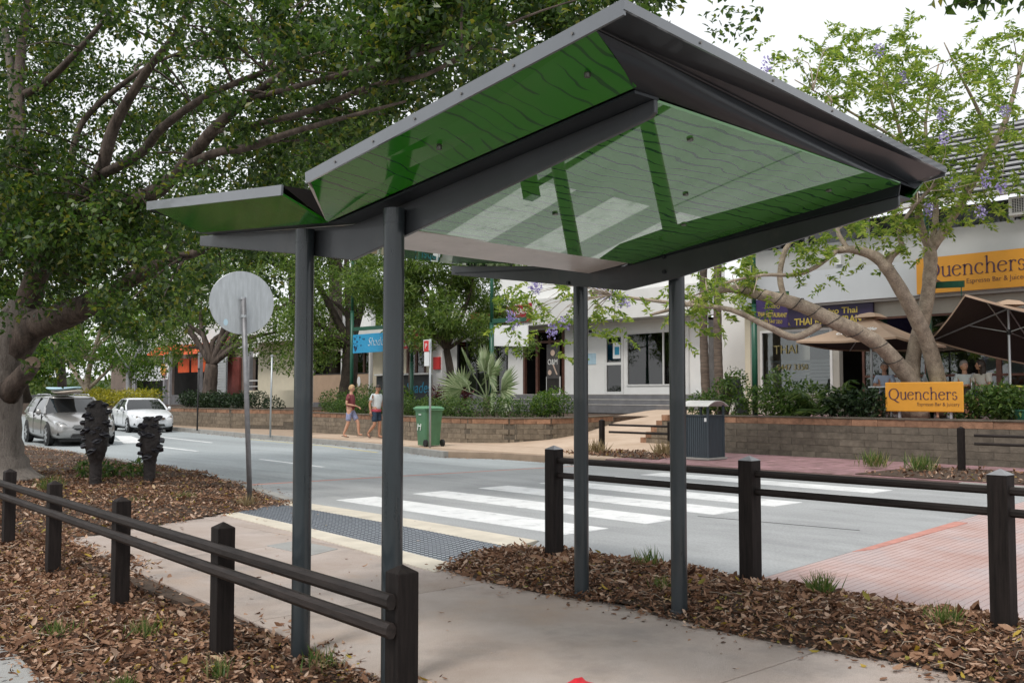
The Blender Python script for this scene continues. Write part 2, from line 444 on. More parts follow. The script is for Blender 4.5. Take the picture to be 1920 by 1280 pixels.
mat('shirt_maroon', (0.21, 0.05, 0.06), 0.9, 0.1, 9)
mat('shirt_white', (0.66, 0.69, 0.71), 0.9, 0.06, 14, c2=(0.6, 0.66, 0.68))
mat('shirt_blue', (0.46, 0.53, 0.67), 0.9, 0.06, 9)
mat('shirt_cream', (0.55, 0.52, 0.46), 0.9, 0.06, 9)
mat('shorts_blue', (0.27, 0.30, 0.46), 0.9, 0.16, 18)
mat('shorts_navy', (0.025, 0.05, 0.085), 0.9, 0.12, 12)
mat('shorts_band', (0.42, 0.06, 0.09), 0.9, 0.1, 12)
mat('sandal', (0.16, 0.10, 0.08), 0.8, 0.2, 12)
mat('table_yellow', (0.5, 0.46, 0.08), 0.5, 0.06, 5)
mat('red_cloth', (0.6, 0.015, 0.03), 0.6, 0.15, 20)
mat('lilac', (0.30, 0.22, 0.58), 0.8, 0.2, 30)
mat('brown_panel', (0.17, 0.085, 0.05), 0.7, 0.2, 3)
mat('red_brown', (0.2, 0.05, 0.04), 0.7, 0.15, 3)
mat('cladding', (0.26, 0.2, 0.17), 0.7, 0.1, 3)
mat('corrugated', (0.55, 0.57, 0.59), 0.45, 0.06, 3, metal=0.3)
mat('poster_dark', (0.07, 0.065, 0.065), 0.5, 0.25, 3)
mat('poster_skin', (0.6, 0.45, 0.36), 0.6, 0.1, 8)
mat('banner_white', (0.74, 0.76, 0.8), 0.8, 0.05, 2)
mat('post_grey', (0.30, 0.30, 0.32), 0.6, 0.1, 4)
mat('fire_red', (0.62, 0.03, 0.03), 0.45, 0.05, 4)
mat('pale_blue', (0.42, 0.58, 0.68), 0.6, 0.06, 5)
mat('hill_green', (0.05, 0.075, 0.03), 0.95, 0.3, 0.3)
glass_mat('shop_glass', (0.72, 0.76, 0.76), 0.05)
glass_mat('acrylic_edge', (0.5, 0.85, 0.65), 0.1)
leafmat('leaf_fig', [(0, (0.02, 0.044, 0.011)), (0.5, (0.05, 0.10, 0.02)), (0.85, (0.11, 0.175, 0.033)), (1, (0.21, 0.2, 0.035))], 0.32, 0.44, 0.55)
leafmat('leaf_lit', [(0, (0.05, 0.095, 0.02)), (0.5, (0.105, 0.175, 0.034)), (1, (0.2, 0.26, 0.065))], 0.45, 0.42)  # leaf colours brightened to stand for light on the far crowns
mat('bark_fig_pale', (0.15, 0.125, 0.108), 0.95, 0.3, 2.2, c2=(0.2, 0.175, 0.155), stretch=(3, 3, 0.8), bump=1.0, bscale=12, det=9, stain=[((0.06, 0.05, 0.042), 2.2, .52, .68, .7)], speck=.2, sscale=30)
leafmat('leaf_bright', [(0, (0.035, 0.085, 0.012)), (0.5, (0.075, 0.15, 0.02)), (1, (0.16, 0.22, 0.035))], 0.45, 0.4)
leafmat('leaf_mid', [(0, (0.032, 0.07, 0.017)), (0.5, (0.068, 0.125, 0.03)), (1, (0.14, 0.20, 0.05))], 0.45, 0.4)
leafmat('leaf_dark', [(0, (0.010, 0.024, 0.010)), (0.5, (0.022, 0.046, 0.018)), (1, (0.05, 0.08, 0.03))], 0.42, 0.22)
leafmat('leaf_jac', [(0, (0.08, 0.15, 0.03)), (0.5, (0.21, 0.30, 0.055)), (1, (0.38, 0.43, 0.10))], 0.5, 0.55)
leafmat('leaf_yellow', [(0, (0.15, 0.16, 0.02)), (0.5, (0.3, 0.28, 0.03)), (1, (0.45, 0.4, 0.06))], 0.5, 0.35)
leafmat('leaf_red', [(0, (0.06, 0.012, 0.02)), (0.6, (0.12, 0.03, 0.04)), (1, (0.16, 0.1, 0.06))], 0.5, 0.25)
leafmat('leaf_lilac', [(0, (0.26, 0.20, 0.48)), (0.5, (0.40, 0.34, 0.64)), (1, (0.58, 0.53, 0.78))], 0.6, 0.35)
leafmat('grass_blade', [(0, (0.05, 0.105, 0.02)), (0.55, (0.11, 0.18, 0.04)), (1, (0.32, 0.27, 0.13))], 0.5, 0.35)
leafmat('grass_dry', [(0, (0.22, 0.17, 0.09)), (1, (0.36, 0.28, 0.16))], 0.6, 0.3)
leafmat('fan_leaf', [(0, (0.14, 0.21, 0.09)), (0.5, (0.27, 0.34, 0.18)), (1, (0.42, 0.47, 0.30))], 0.4, 0.3, 0.6)
leafmat('litter', [(0, (0.045, 0.022, 0.014)), (0.25, (0.13, 0.064, 0.036)), (0.5, (0.245, 0.128, 0.075)), (0.78, (0.39, 0.235, 0.15)), (0.955, (0.58, 0.43, 0.33)), (0.975, (0.42, 0.29, 0.035)), (1, (0.22, 0.21, 0.05))], 0.75, 0.12, 0.3)

def soffit_mat(name, rough, spec, thr, base, line):
    """green polished sheet with a printed pattern of long dark wavering lines"""
    m = bpy.data.materials.new(name); m.use_nodes = True
    n, l = m.node_tree.nodes, m.node_tree.links
    b = n['Principled BSDF']
    tc = n.new('ShaderNodeTexCoord')
    mp = n.new('ShaderNodeMapping'); mp.inputs['Rotation'].default_value = (0, 0, R(0))
    l.new(tc.outputs['Object'], mp.inputs[0])
    nz = n.new('ShaderNodeTexNoise'); nz.inputs['Scale'].default_value = 3.2; nz.inputs['Detail'].default_value = 2.5
    l.new(mp.outputs[0], nz.inputs['Vector'])
    sp = n.new('ShaderNodeSeparateXYZ'); l.new(mp.outputs[0], sp.inputs[0])
    a = n.new('ShaderNodeMath'); a.operation = 'MULTIPLY_ADD'; a.inputs[1].default_value = 0.17      # wander
    l.new(nz.outputs['Fac'], a.inputs[0]); l.new(sp.outputs['Y'], a.inputs[2])
    s = n.new('ShaderNodeMath'); s.operation = 'MULTIPLY'; s.inputs[1].default_value = 12.0
    l.new(a.outputs[0], s.inputs[0])
    fr = n.new('ShaderNodeMath'); fr.operation = 'FRACT'; l.new(s.outputs[0], fr.inputs[0])
    # lines come and go
    nb = n.new('ShaderNodeTexNoise'); nb.inputs['Scale'].default_value = 1.6
    mp2 = n.new('ShaderNodeMapping'); mp2.inputs['Scale'].default_value = (1, 7, 1)
    l.new(tc.outputs['Object'], mp2.inputs[0]); l.new(mp2.outputs[0], nb.inputs['Vector'])
    th = n.new('ShaderNodeMath'); th.operation = 'MULTIPLY_ADD'; th.inputs[1].default_value = 0.9; th.inputs[2].default_value = thr
    l.new(nb.outputs['Fac'], th.inputs[0])
    lt = n.new('ShaderNodeMath'); lt.operation = 'LESS_THAN'; l.new(fr.outputs[0], lt.inputs[0]); l.new(th.outputs[0], lt.inputs[1])
    mx = n.new('ShaderNodeMix'); mx.data_type = 'RGBA'
    mx.inputs[6].default_value = base; mx.inputs[7].default_value = line
    l.new(lt.outputs[0], mx.inputs[0])
    gn = n.new('ShaderNodeTexNoise'); gn.inputs['Scale'].default_value = 2.2; gn.inputs['Detail'].default_value = 8; gn.inputs['Roughness'].default_value = .7
    l.new(tc.outputs['Object'], gn.inputs['Vector'])
    gr = n.new('ShaderNodeMapRange'); gr.inputs[1].default_value = .5; gr.inputs[2].default_value = .75; gr.inputs[4].default_value = .18
    l.new(gn.outputs['Fac'], gr.inputs[0])
    gm = n.new('ShaderNodeMix'); gm.data_type = 'RGBA'; gm.inputs[7].default_value = (.10, .17, .05, 1)
    l.new(gr.outputs[0], gm.inputs[0]); l.new(mx.outputs[2], gm.inputs[6]); l.new(gm.outputs[2], b.inputs['Base Color'])
    rr_n = n.new('ShaderNodeMapRange'); rr_n.inputs[1].default_value = .4; rr_n.inputs[2].default_value = .75; rr_n.inputs[3].default_value = rough; rr_n.inputs[4].default_value = rough + .012
    l.new(gn.outputs['Fac'], rr_n.inputs[0]); l.new(rr_n.outputs[0], b.inputs['Roughness'])
    b.inputs['Roughness'].default_value = rough; b.inputs['IOR'].default_value = 1.7; b.inputs['Specular IOR Level'].default_value = spec
    # slight unevenness of the sheet
    n2 = n.new('ShaderNodeTexNoise'); n2.inputs['Scale'].default_value = 1.2; l.new(tc.outputs['Object'], n2.inputs['Vector'])
    bp = n.new('ShaderNodeBump'); bp.inputs['Strength'].default_value = 0.003; bp.inputs['Distance'].default_value = 0.05
    l.new(n2.outputs['Fac'], bp.inputs['Height']); l.new(bp.outputs[0], b.inputs['Normal'])
    MATS[name] = m
soffit_mat('green_gloss', 0.012, 0.5, -0.31, (0.085, 0.30, 0.06, 1), (0.02, 0.12, 0.03, 1))
soffit_mat('green_panel', 0.09, 0.2, -0.37, (0.024, 0.20, 0.010, 1), (0.008, 0.085, 0.014, 1))

# ------------------------------------------------------------------ the setting: ground, road, paths
def sheet(name, poly, z, m, h=0.02):
    zf = z if callable(z) else (lambda x, y: z)
    return struct(MB().prism(poly, (lambda x, y: zf(x, y) - h), zf).build(name, m))

struct(MB().box(-400, 500, -300, 700, -0.4, -0.3).build('ground', 'ground_dirt'))
NEAR = [(6.85, -40), (6.85, 7.2), (7.22, 7.45), (7.28, 12.5), (8.0, 15.3), (8.35, 18.7), (8.95, 24), (9.3, 30.5), (10, 45), (12.5, 80), (18, 140)]
FAR = [(16.6, -40), (16.6, 18.6), (15.95, 20.0), (16.55, 22.4), (17.35, 27), (17.8, 33.3), (19.3, 45), (23.5, 80), (30, 140)]
sheet('road', NEAR + FAR[::-1], -0.10, 'asphalt_far', 0.1)
def lerpx(P, y):
    for (x0, y0), (x1, y1) in zip(P, P[1:]):
        if y0 <= y <= y1: return x0 + (x1 - x0) * (y - y0) / (y1 - y0)
    return P[-1][0]
# raised crossing table with its two ramps
ty0 = lambda x: 4.72 + (x - 7.2) * 0.108
tb = MB()
xs = [6.86, 16.6]
tb.prism([(6.86, ty0(6.86)), (16.58, ty0(16.58)), (16.58, 14.55), (15.9, 14.6), (7.95, 15.25), (7.27, 12.5), (7.21, 7.44), (6.86, 7.2)], -0.3, 0.0)
struct(tb.build('raised_crossing', 'asphalt'))
struct(MB().prism([(7.97, 15.27), (15.9, 14.62), (15.9, 15.02), (8.02, 15.72)], -0.3, lambda x, y: -0.001 if y < 15.3 - (x - 8) * 0.083 else -0.03).build('red_line', 'red_edge'))
struct(MB().prism([(8.02, 15.73), (15.9, 15.03), (16.0, 15.9), (8.1, 16.5)], -0.3, lambda x, y: -0.03 if y < 15.75 - (x - 8) * 0.083 else -0.098).build('approach_ramp', 'asphalt_far'))
# ribbed red ramp: every rib is real relief running across the road
rb = MB()
y = 0.0; k = 0
for k in range(75):
    o = -0.01 - 0.062 * k
    h = 0.0 - 0.092 * k / 75
    a0, a1 = ty0(6.9) + o, ty0(16.55) + o
    w = 0.046
    rb.add([(6.9, a0, h), (16.55, a1, h), (16.55, a1 - w, h), (6.9, a0 - w, h), (6.9, a0, h - .05), (16.55, a1, h - .05), (16.55, a1 - w, h - .05), (6.9, a0 - w, h - .05)],
           [(0, 1, 2, 3), (0, 4, 5, 1), (2, 6, 7, 3), (0, 3, 7, 4), (1, 5, 6, 2)])
ro = rb.build('ramp_ribs', 'red_ribs'); stuff(ro)
rbase = MB(); rbase.prism([(6.88, ty0(6.88) - 0.002), (16.57, ty0(16.57) - 0.002), (16.57, ty0(16.57) - 4.7), (6.88, ty0(6.88) - 4.7)], -0.3,
                          lambda x, y: -0.002 - 0.092 * max(0, (ty0(x) - y)) / 4.65)
rp = struct(rbase.build('red_ramp', 'red_ribs')); ro.parent = rp
struct(MB().prism([(8.9, ty0(8.9) - 0.01), (11.9, ty0(11.9) - 0.01), (11.9, ty0(11.9) - 0.16), (9.2, ty0(9.2) - 0.10)], -0.05, 0.004).build('red_patch', 'red_edge'))
# a thin cracked joint across the table
struct(MB().prism([(10.35, 5.6), (10.37, 5.6), (10.1, 7.6), (10.08, 7.6)], -0.02, 0.003).build('road_crack', 'black_void'))
struct(MB().prism([(12.9, 11.2), (12.93, 11.2), (12.98, 12.9), (12.96, 12.9)], -0.02, 0.003).build('road_crack', 'black_void'))
# zebra bars
for i in range(6):
    x0 = 7.83 + 1.335 * i
    jit = lambda: rnd.uniform(-0.02, 0.02)
    struct(MB().prism([(x0 - .12 + jit(), 7.56), (x0 + 0.6 + jit(), 7.58), (x0 + 0.66 + jit(), 12.26), (x0 + jit(), 12.24)], -0.02, 0.005).build('crossing_bar', 'white_paint'))
# lane lines and painted arrow further along the road
def line(pts, w, m='white_paint', z=-0.094):
    for (a, b) in zip(pts, pts[1:]):
        a, b = Vector((*a, 0)), Vector((*b, 0)); d = (b - a).normalized(); s = Vector((-d.y, d.x, 0)) * w / 2
        struct(MB().prism([tuple((a - s)[:2]), tuple((b - s)[:2]), tuple((b + s)[:2]), tuple((a + s)[:2])], z - 0.02, z).build('lane_line', m))
line([(11.9, 19.2), (12.2, 22.6)], 0.12)
line([(12.6, 27), (12.9, 31)], 0.12)
line([(13.3, 33.5), (13.8, 40)], 0.12)
line([(15.2, 31.5), (16.0, 38.5)], 0.12)
line([(16.0, 23.0), (16.9, 27.2), (17.35, 33)], 0.08, 'yellow_paint')
struct(MB().prism([(12.9, 33.2), (13.6, 32.6), (15.3, 38.6), (14.9, 39.2)], -0.12, -0.093).build('painted_chevron', 'white_paint'))

# near footpath: concrete slabs with open joints
path = struct(MB().prism([(3.0, -6), (5.48, -6), (5.48, 13.0), (3.3, 13.0)], -0.3, -0.02).build('footpath', 'soil'))
yj = [-5.7, -2.75, 0.2, 3.16, 6.1, 8.98, 12.0]
for y0, y1 in zip(yj, yj[1:]):
    inner = lambda y: 3.02 + max(0, (y - 3)) * 0.075
    o = MB().prism([(inner(y0), y0 + .006), (5.47 + .0, y0 + .006), (5.47, y1 - .006), (inner(y1), y1 - .006)], -0.12, 0.0).build('slab', 'concrete', path, bevel=0.006)
# the apron towards the crossing
ap = struct(MB().prism([(5.474, 6.75), (5.62, 9.0), (5.85, 12.2), (5.474, 12.2)], -0.2, 0.0).build('crossing_apron', 'concrete'))
lid = MB().prism([(4.95, 9.02), (5.36, 9.12), (5.36, 8.36), (4.96, 8.2)], -0.05, 0.006).build('inspection_cover', 'concrete_grey', bevel=0.004)
tag(lid, 'square concrete inspection cover set into the footpath', 'cover')
# cream kerb strips with a grey tactile grid between
curve = lambda a, b: [(a[0] + (b[0] - a[0]) * t + 0.05 * math.sin(math.pi * t), a[1] + (b[1] - a[1]) * t) for t in [i / 8 for i in range(9)]]
def strip(a, b, c, d, name, m, z):
    return struct(MB().prism(curve(a, b) + curve(c, d)[::-1], -0.2, z).build(name, m))
strip((5.27, 6.72), (5.81, 11.75), (5.63, 6.86), (6.06, 11.82), 'cream_strip', 'cream_strip', 0.008)
tacs = strip((5.634, 6.862), (6.064, 11.822), (6.66, 7.26), (6.92, 12.26), 'tactile_paving', 'tactile', 0.006)
strip((6.664, 7.262), (6.924, 12.262), (7.17, 7.44), (7.28, 12.5), 'cream_strip', 'cream_strip', 0.008)
dots = MB()
for i in range(66):
    t = (i + .5) / 66
    for j in range(14):
        u = (j + .5) / 14
        ax, ay = 5.634 + .43 * t, 6.862 + 4.96 * t; bx, by = 6.66 + .26 * t, 7.26 + 5.0 * t
        x = ax + (bx - ax) * u + 0.05 * math.sin(math.pi * t); y = ay + (by - ay) * u
        dots.lathe([(0.027, 0.004), (0.022, 0.013)], (x, y, 0), 7)
stuff(dots.build('tactile_studs', 'tactile_stud', tacs))
# path on the photographer's side
struct(MB().prism([(-3, -10), (1.72, -10), (1.84, 5.8), (1.96, 7.0), (2.3, 14), (-3, 14)], -0.3, -0.06).build('side_path', 'concrete_grey'))
# kerbs
def kerb(P, off, w, z, name='kerb', m='kerb', y0=-40, y1=140):
    L = [(x + off, y) for x, y in P if y0 <= y <= y1]
    Rr = [(x + off + w, y) for x, y in P if y0 <= y <= y1]
    return struct(MB().prism(L + Rr[::-1], -0.3, z).build(name, m))
kerb([(6.85, -40), (6.85, 6.9)], -0.16, 0.165, 0.03)
kerb(NEAR, -0.15, 0.15, 0.04, y0=12.5)
kerb(FAR, 0, 0.16, 0.055, y0=19.9)
kerb([(16.6, -40), (16.6, 7.2)], 0, 0.16, 0.055)
kerb([(16.6, 7.21), (16.6, 14.2)], 0, 0.16, 0.012)
# mulch beds
def zm(x, y):
    if x < 3.6 and y < 11.5:
        return -0.06 + 0.02 * math.sin(x * 3 + y) + 0.05 * max(0, (x - 3.0))
    if 5.3 <= x < 7 and y < 8: 
        t = (x - 5.35) / 1.45
        e = min(1, max(0, (x - 5.36) / .12))
        return 0.003 + 0.012 * e + 0.10 * max(0, math.sin(math.pi * min(max(t, 0), 1))) * min(1, max(0.25, (7.4 - y) / 1.6)) + 0.015 * e * math.sin(5 * y + 3 * x)
    e = min(1, max(0, (y - (11.05 + (x - 4.4) * .42)) / .6))
    return 0.004 + e * (0.03 + 0.06 * math.sin(x * 1.3 + 1) * math.sin(y * 0.6) + 0.02 * math.sin(4 * x + 3 * y))
def bed(name, inside, x0, x1, y0, y1, step):
    nx, ny = int((x1 - x0) / step) + 1, int((y1 - y0) / step) + 1
    m = MB(); idx = {}
    for i in range(nx):
        for j in range(ny):
            x, y = x0 + i * step, y0 + j * step
            if inside(x, y):
                idx[i, j] = len(m.v); m.v.append((x, y, zm(x, y)))
    for (i, j) in list(idx):
        q = [(i, j), (i + 1, j), (i + 1, j + 1), (i, j + 1)]
        if all(k in idx for k in q): m.f.append(tuple(idx[k] for k in q))
    return struct(m.build(name, 'soil', smooth=True))
pathin = lambda y: 3.08 + max(0, y - 3) * 0.07 + 0.05 * math.sin(2.3 * y) + 0.03 * math.sin(5.1 * y)
in_left = lambda x, y: (1.78 + max(0, (y - 5)) * 0.05) < x < pathin(y) + 0.05 and y < 11.6
def far_edge_left(y): return lerpx(NEAR, y) - 0.1
in_far = lambda x, y: y > 11.05 + (x - 4.4) * 0.42 and y >= 10.9 and (2.0 + max(0, y - 7) * 0.05) < x < far_edge_left(y) + (0.02 if y > 13 else 0)
in_right = lambda x, y: 5.33 + 0.04 * math.sin(3 * y) < x < 6.74 and y < 6.78 + (x - 5.4) * 0.36
bed('mulch_bed', in_left, 1.7, 3.9, -2, 11.6, 0.1)
bed('mulch_bed', in_far, 2.0, 10.2, 10.8, 44, 0.12)
bed('mulch_bed', in_right, 5.26, 6.8, -3, 7.4, 0.05)

def litter(inside, x0, x1, y0, y1, dens, size=0.062):
    n = int((x1 - x0) * (y1 - y0) * dens)
    p = np.stack([nrg.uniform(x0, x1, n), nrg.uniform(y0, y1, n)], 1)
    k = np.array([inside(a, b) for a, b in p]); p = p[k]
    z = np.array([zm(a, b) for a, b in p]) + nrg.uniform(0.0, 0.035, len(p))
    return np.column_stack([p, z])
grow = lambda f, e: (lambda x, y: f(x + nrg.normal() * e, y + nrg.normal() * e))
P = np.vstack([litter(grow(in_left, 0.05), 1.7, 3.9, 2.6, 11.6, 2900),
               litter(grow(in_right, 0.04), 5.25, 6.9, 0.8, 7.4, 3300),
               litter(grow(in_far, 0.05), 2.0, 9, 10.8, 20, 900), litter(grow(in_far, 0.05), 2.0, 9.6, 20, 32, 220)])
# strays on the concrete
st = np.column_stack([nrg.uniform(3.2, 5.5, 110), nrg.uniform(2.0, 11, 110), np.full(110, 0.006)])
st2 = np.column_stack([5.33 - np.abs(nrg.normal(0, 0.16, 170)), nrg.uniform(0.8, 6.6, 170), np.full(170, 0.006)])
st4 = []
for k in range(900):
    y_ = rnd.uniform(15.5, 46); st4.append((lerpx(FAR, y_) - abs(rnd.gauss(0, .16)) - .01, y_, -.093))
for k in range(350):
    y_ = rnd.uniform(12.6, 30); st4.append((lerpx(NEAR, y_) + abs(rnd.gauss(0, .15)) + .01, y_, -.093 if y_ > 16.5 else .006))
st4 = np.array(st4)
st3 = np.column_stack([nrg.uniform(5.7, 7.2, 25), nrg.uniform(7, 12, 25), np.full(25, 0.016)])
flat = np.vstack([st, st2, st3, st4])
def litter_mesh(C, tilt, name):
    N = len(C); L = np.clip(nrg.lognormal(-3.28, .42, N), .014, .1); W = L * nrg.uniform(0.28, 0.62, N)
    az = nrg.uniform(0, 2 * np.pi, N); d = np.column_stack([np.cos(az), np.sin(az), nrg.normal(0, tilt, N)])
    d /= np.linalg.norm(d, axis=1)[:, None]
    n = np.column_stack([nrg.normal(0, tilt * 1.3, N), nrg.normal(0, tilt * 1.3, N), np.ones(N)])
    s = np.cross(d, n); s /= np.linalg.norm(s, axis=1)[:, None]; u = np.cross(s, d)
    curl = nrg.uniform(-0.15, 0.5, N); cup = nrg.uniform(-0.1, 0.45, N)
    def pt(t, w, lift): return C + d * (L * t)[:, None] + s * (W * w)[:, None] + u * (L * curl * (t - .5) ** 2 * 2 + W * cup * abs(w) * 1.6 + lift)[:, None]
    V = np.stack([pt(0, 0, 0), pt(.3, -.42, 0), pt(.32, 0, 0), pt(.3, .42, 0), pt(.68, -.36, 0), pt(.68, 0, 0), pt(.68, .36, 0), pt(1, 0, 0)], 1).reshape(-1, 3)
    F = np.array([[0, 2, 1, -1], [0, 3, 2, -1], [1, 2, 5, 4], [2, 3, 6, 5], [4, 5, 7, -1], [5, 6, 7, -1]])
    me = bpy.data.meshes.new(name)
    base = np.arange(N)[:, None] * 8
    tri = np.array([[0, 2, 1], [0, 3, 2], [1, 2, 5], [1, 5, 4], [2, 3, 6], [2, 6, 5], [4, 5, 7], [5, 6, 7]])
    I = (base[:, :, None] + tri[None]).reshape(-1)
    me.vertices.add(8 * N); me.vertices.foreach_set('co', V.ravel().astype(np.float32))
    me.loops.add(len(I)); me.loops.foreach_set('vertex_index', I.astype(np.int32))
    me.polygons.add(len(I) // 3); me.polygons.foreach_set('loop_start', np.arange(0, len(I), 3, dtype=np.int32))
    at = me.attributes.new('rnd', 'FLOAT', 'FACE'); at.data.foreach_set('value', np.repeat(nrg.random(N), 8).astype(np.float32))
    me.update(calc_edges=True); me.materials.append(MATS['litter'])
    o = bpy.data.objects.new(name, me); col.objects.link(o); stuff(o)
    return tag(o, *{'leaf_litter': ('brown dry leaf litter covering the mulch beds beside the footpath', 'leaf litter'),
                    'stray_leaves': ('stray dry leaves lying on the concrete footpath and along the kerbs', 'leaves')}[name])
litter_mesh(P, 0.42, 'leaf_litter')
litter_mesh(flat, 0.12, 'stray_leaves')

# fallen twigs among the leaves
tw = MB()
for k in range(420):
    if k % 2: x, y = rnd.uniform(5.4, 6.7), rnd.uniform(1, 6.8)
    else: x, y = rnd.uniform(1.9, 3.2), rnd.uniform(3, 11)
    if not (in_left(x, y) or in_right(x, y)): continue
    a = rnd.uniform(0, 6.3); L_ = rnd.uniform(.05, .22); z = zm(x, y) + .03
    tw.tube([(x, y, z), (x + math.cos(a) * L_ * .5, y + math.sin(a) * L_ * .5, z + rnd.uniform(0, .02)), (x + math.cos(a + .3) * L_, y + math.sin(a + .3) * L_, z - .005)], [.0035, .003, .0015], 4)
two = tw.build('fallen_twigs', 'bark_jac'); stuff(two); tag(two, 'thin fallen twigs scattered through the leaf litter', 'twigs')

# grass tufts in the mulch
def tuft(x, y, n, h, label, dry=False, sp=0.10):
    n = int(n * rnd.uniform(.45, .75)); h *= rnd.uniform(.65, .9); sp = min(.22, sp * rnd.uniform(.8, 1.7))
    c = np.column_stack([x + nrg.normal(0, sp * .35, n), y + nrg.normal(0, sp * .35, n), np.full(n, zm(x, y) + 0.005)])
    d = np.column_stack([nrg.normal(0, .45, n), nrg.normal(0, .45, n), np.full(n, 1.0)])
    o = leaves('grass_tuft', c, h, h * 0.035 + 0.003, 'grass_dry' if dry else 'grass_blade', None, dirs=d, spread=0.1, fold=0.4)
    tag(o, label, 'grass', 'grass tufts in the mulch')
tuft(6.28, 5.22, 90, .21, 'tall green grass tuft behind the right-hand shelter posts')
tuft(5.72, 4.62, 110, .15, 'green grass tuft against the rightmost shelter post')
tuft(6.35, 3.72, 160, .2, 'green grass tuft beside the middle post of the roadside fence')
tuft(6.02, 2.72, 150, .16, 'green grass tuft between the two right roadside fence posts')
tuft(2.62, 6.3, 140, .15, 'green grass tuft between the two middle posts of the long fence')
tuft(2.2, 6.75, 130, .14, 'small grass tuft near the corner of the grey side path')
tuft(2.1, 5.35, 120, .14, 'grass tuft in front of the tall fence post by the shelter')
tuft(2.55, 5.15, 100, .16, 'grass tuft touching the left foot of the fence post next to the shelter pole')
tuft(2.1, 8.9, 130, .16, 'grass tuft under the lower rail near the far left fence posts')
tuft(3.02, 4.9, 110, .15, 'grass tuft at the foot of the left shelter pole')
tuft(2.45, 9.8, 90, .3, 'tall thin grass between the two leftmost fence posts', sp=.25)
tuft(6.4, 12.2, 110, .22, 'dry straw coloured tuft beside the round sign pole', True)
tuft(6.0, 13.2, 90, .14, 'low green weeds in the mulch left of the round sign', sp=.3)
tuft(5.2, 12.9, 90, .14, 'low green weeds in front of the seed cone bollards', sp=.3)
tuft(5.2, 16.2, 140, .28, 'green strappy weeds left of the tall seed cone bollard', sp=.5)
# ------------------------------------------------------------------ the shelter over the footpath
sh = thing('walkway_shelter', 'dark steel walkway shelter with glossy green folded roof over the footpath', 'shelter', (4.24, 4.7, 0))
def pole(x, y, z0, z1):
    zg = zm(x, y) + .012
    p = MB()
    p.tube([(x, y, z0), (x, y, z1)], 0.055, 28)
    o = p.build('post', 'steel_paint', sh, smooth=True)
    e = o.modifiers.new('es', 'EDGE_SPLIT'); e.split_angle = R(40)
    MB().tube([(x, y, z1 - 0.075), (x, y, z1 + 0.004)], 0.0575, 28).build('sleeve', 'steel_paint', o)
    MB().lathe([(.062, zg - .03), (.062, zg + .004), (.056, zg + .010)], (x, y, 0), 24).build('ground_collar', 'steel_grey', o)
    return o
pole(3.06, 5.16, -0.25, 2.475); pole(3.06, 4.26, -0.25, 2.475)
pole(5.44, 5.17, -0.1, 2.44); pole(5.44, 4.26, -0.1, 2.44)
def beam(x0, x1, prof):
    b = MB()
    b.ext([(x0, y, z) for y, z in prof], (x1 - x0, 0, 0))
    return b.build('beam', 'steel_grey', sh, bevel=0.004)
bn = beam(3.118, 3.142, [(6.70, 2.56), (5.33, 2.356), (4.75, 2.262), (4.22, 2.346), (2.575, 2.628), (2.547, 2.645), (2.547, 2.70), (4.75, 2.462), (6.70, 2.63)])
bf = beam(5.31, 5.334, [(6.56, 2.52), (5.07, 2.30), (4.62, 2.235), (4.16, 2.284), (2.62, 2.54), (2.60, 2.555), (2.60, 2.607), (4.62, 2.405), (6.56, 2.597)])
# top flanges of the beams
for x0, x1, ye, ze in ((3.0, 3.15, 2.55, 2.70), (5.302, 5.47, 2.61, 2.607)):
    f = MB()
    zv = 2.464 if x0 < 4 else 2.408
    f.ext([(x0, 6.5, ze - .085), (x0, 4.7, zv), (x0, ye, ze), (x0, ye, ze + .012), (x0, 4.7, zv + .012), (x0, 6.5, ze - .073)], (x1 - x0, 0, 0))
    f.build('flange', 'steel_dark', sh)
for y in (5.17, 4.26):
    for dz in (0.0, 0.10):
        MB().lathe([(0.013, -0.012), (0.013, 0.0), (0.008, 0.006)], (5.309, y, 2.335 + dz), 8, 'x').build('bolt', 'steel_dark', bf)
V = Vector
def quadslab(pts, nrm, t, name, m, parent, bevel=0):
    return MB().ext(pts, V(nrm).normalized() * t).build(name, m, parent, bevel=bevel)
# long wing
sz = lambda y, x=4.2: 2.548 - .130 * (y - 3.6) - .008 * (x - 4.2)
S = [V((3.144, 4.54, sz(4.54, 3.144))), V((3.144, 2.555, sz(2.555, 3.144))), V((5.306, 2.585, sz(2.585, 5.306))), V((5.306, 4.54, sz(4.54, 5.306)))]
MB().ext([(5.312, 4.62, 2.406), (5.312, 2.602, 2.608), (5.312, 2.59, 2.672), (5.312, 4.58, 2.42)], (.01, 0, 0)).build('upstand', 'steel_dark', sh)
so = quadslab(S, (0, 0, 1), 0.012, 'soffit', 'green_gloss', sh)
P4 = [V((2.615, 4.36, 2.575)), V((2.615, 2.41, 2.825)), V((2.985, 2.53, 2.716)), V((2.985, 4.80, 2.468))]
pa = quadslab(P4, (0.3, 0, 1), 0.012, 'side_panel', 'green_panel', sh)
P5 = [V((5.89, 4.46, 2.575)), V((5.89, 2.72, 2.79)), V((5.485, 2.60, 2.625)), V((5.485, 4.80, 2.42))]
quadslab(P5, (-0.3, 0, 1), 0.012, 'side_panel', 'green_panel', sh)
# clear edge of the near panel
MB().bar((2.607, 4.36, 2.583), (2.607, 2.405, 2.833), 0.01, 0.022).build('panel_edge', 'acrylic_edge', pa)
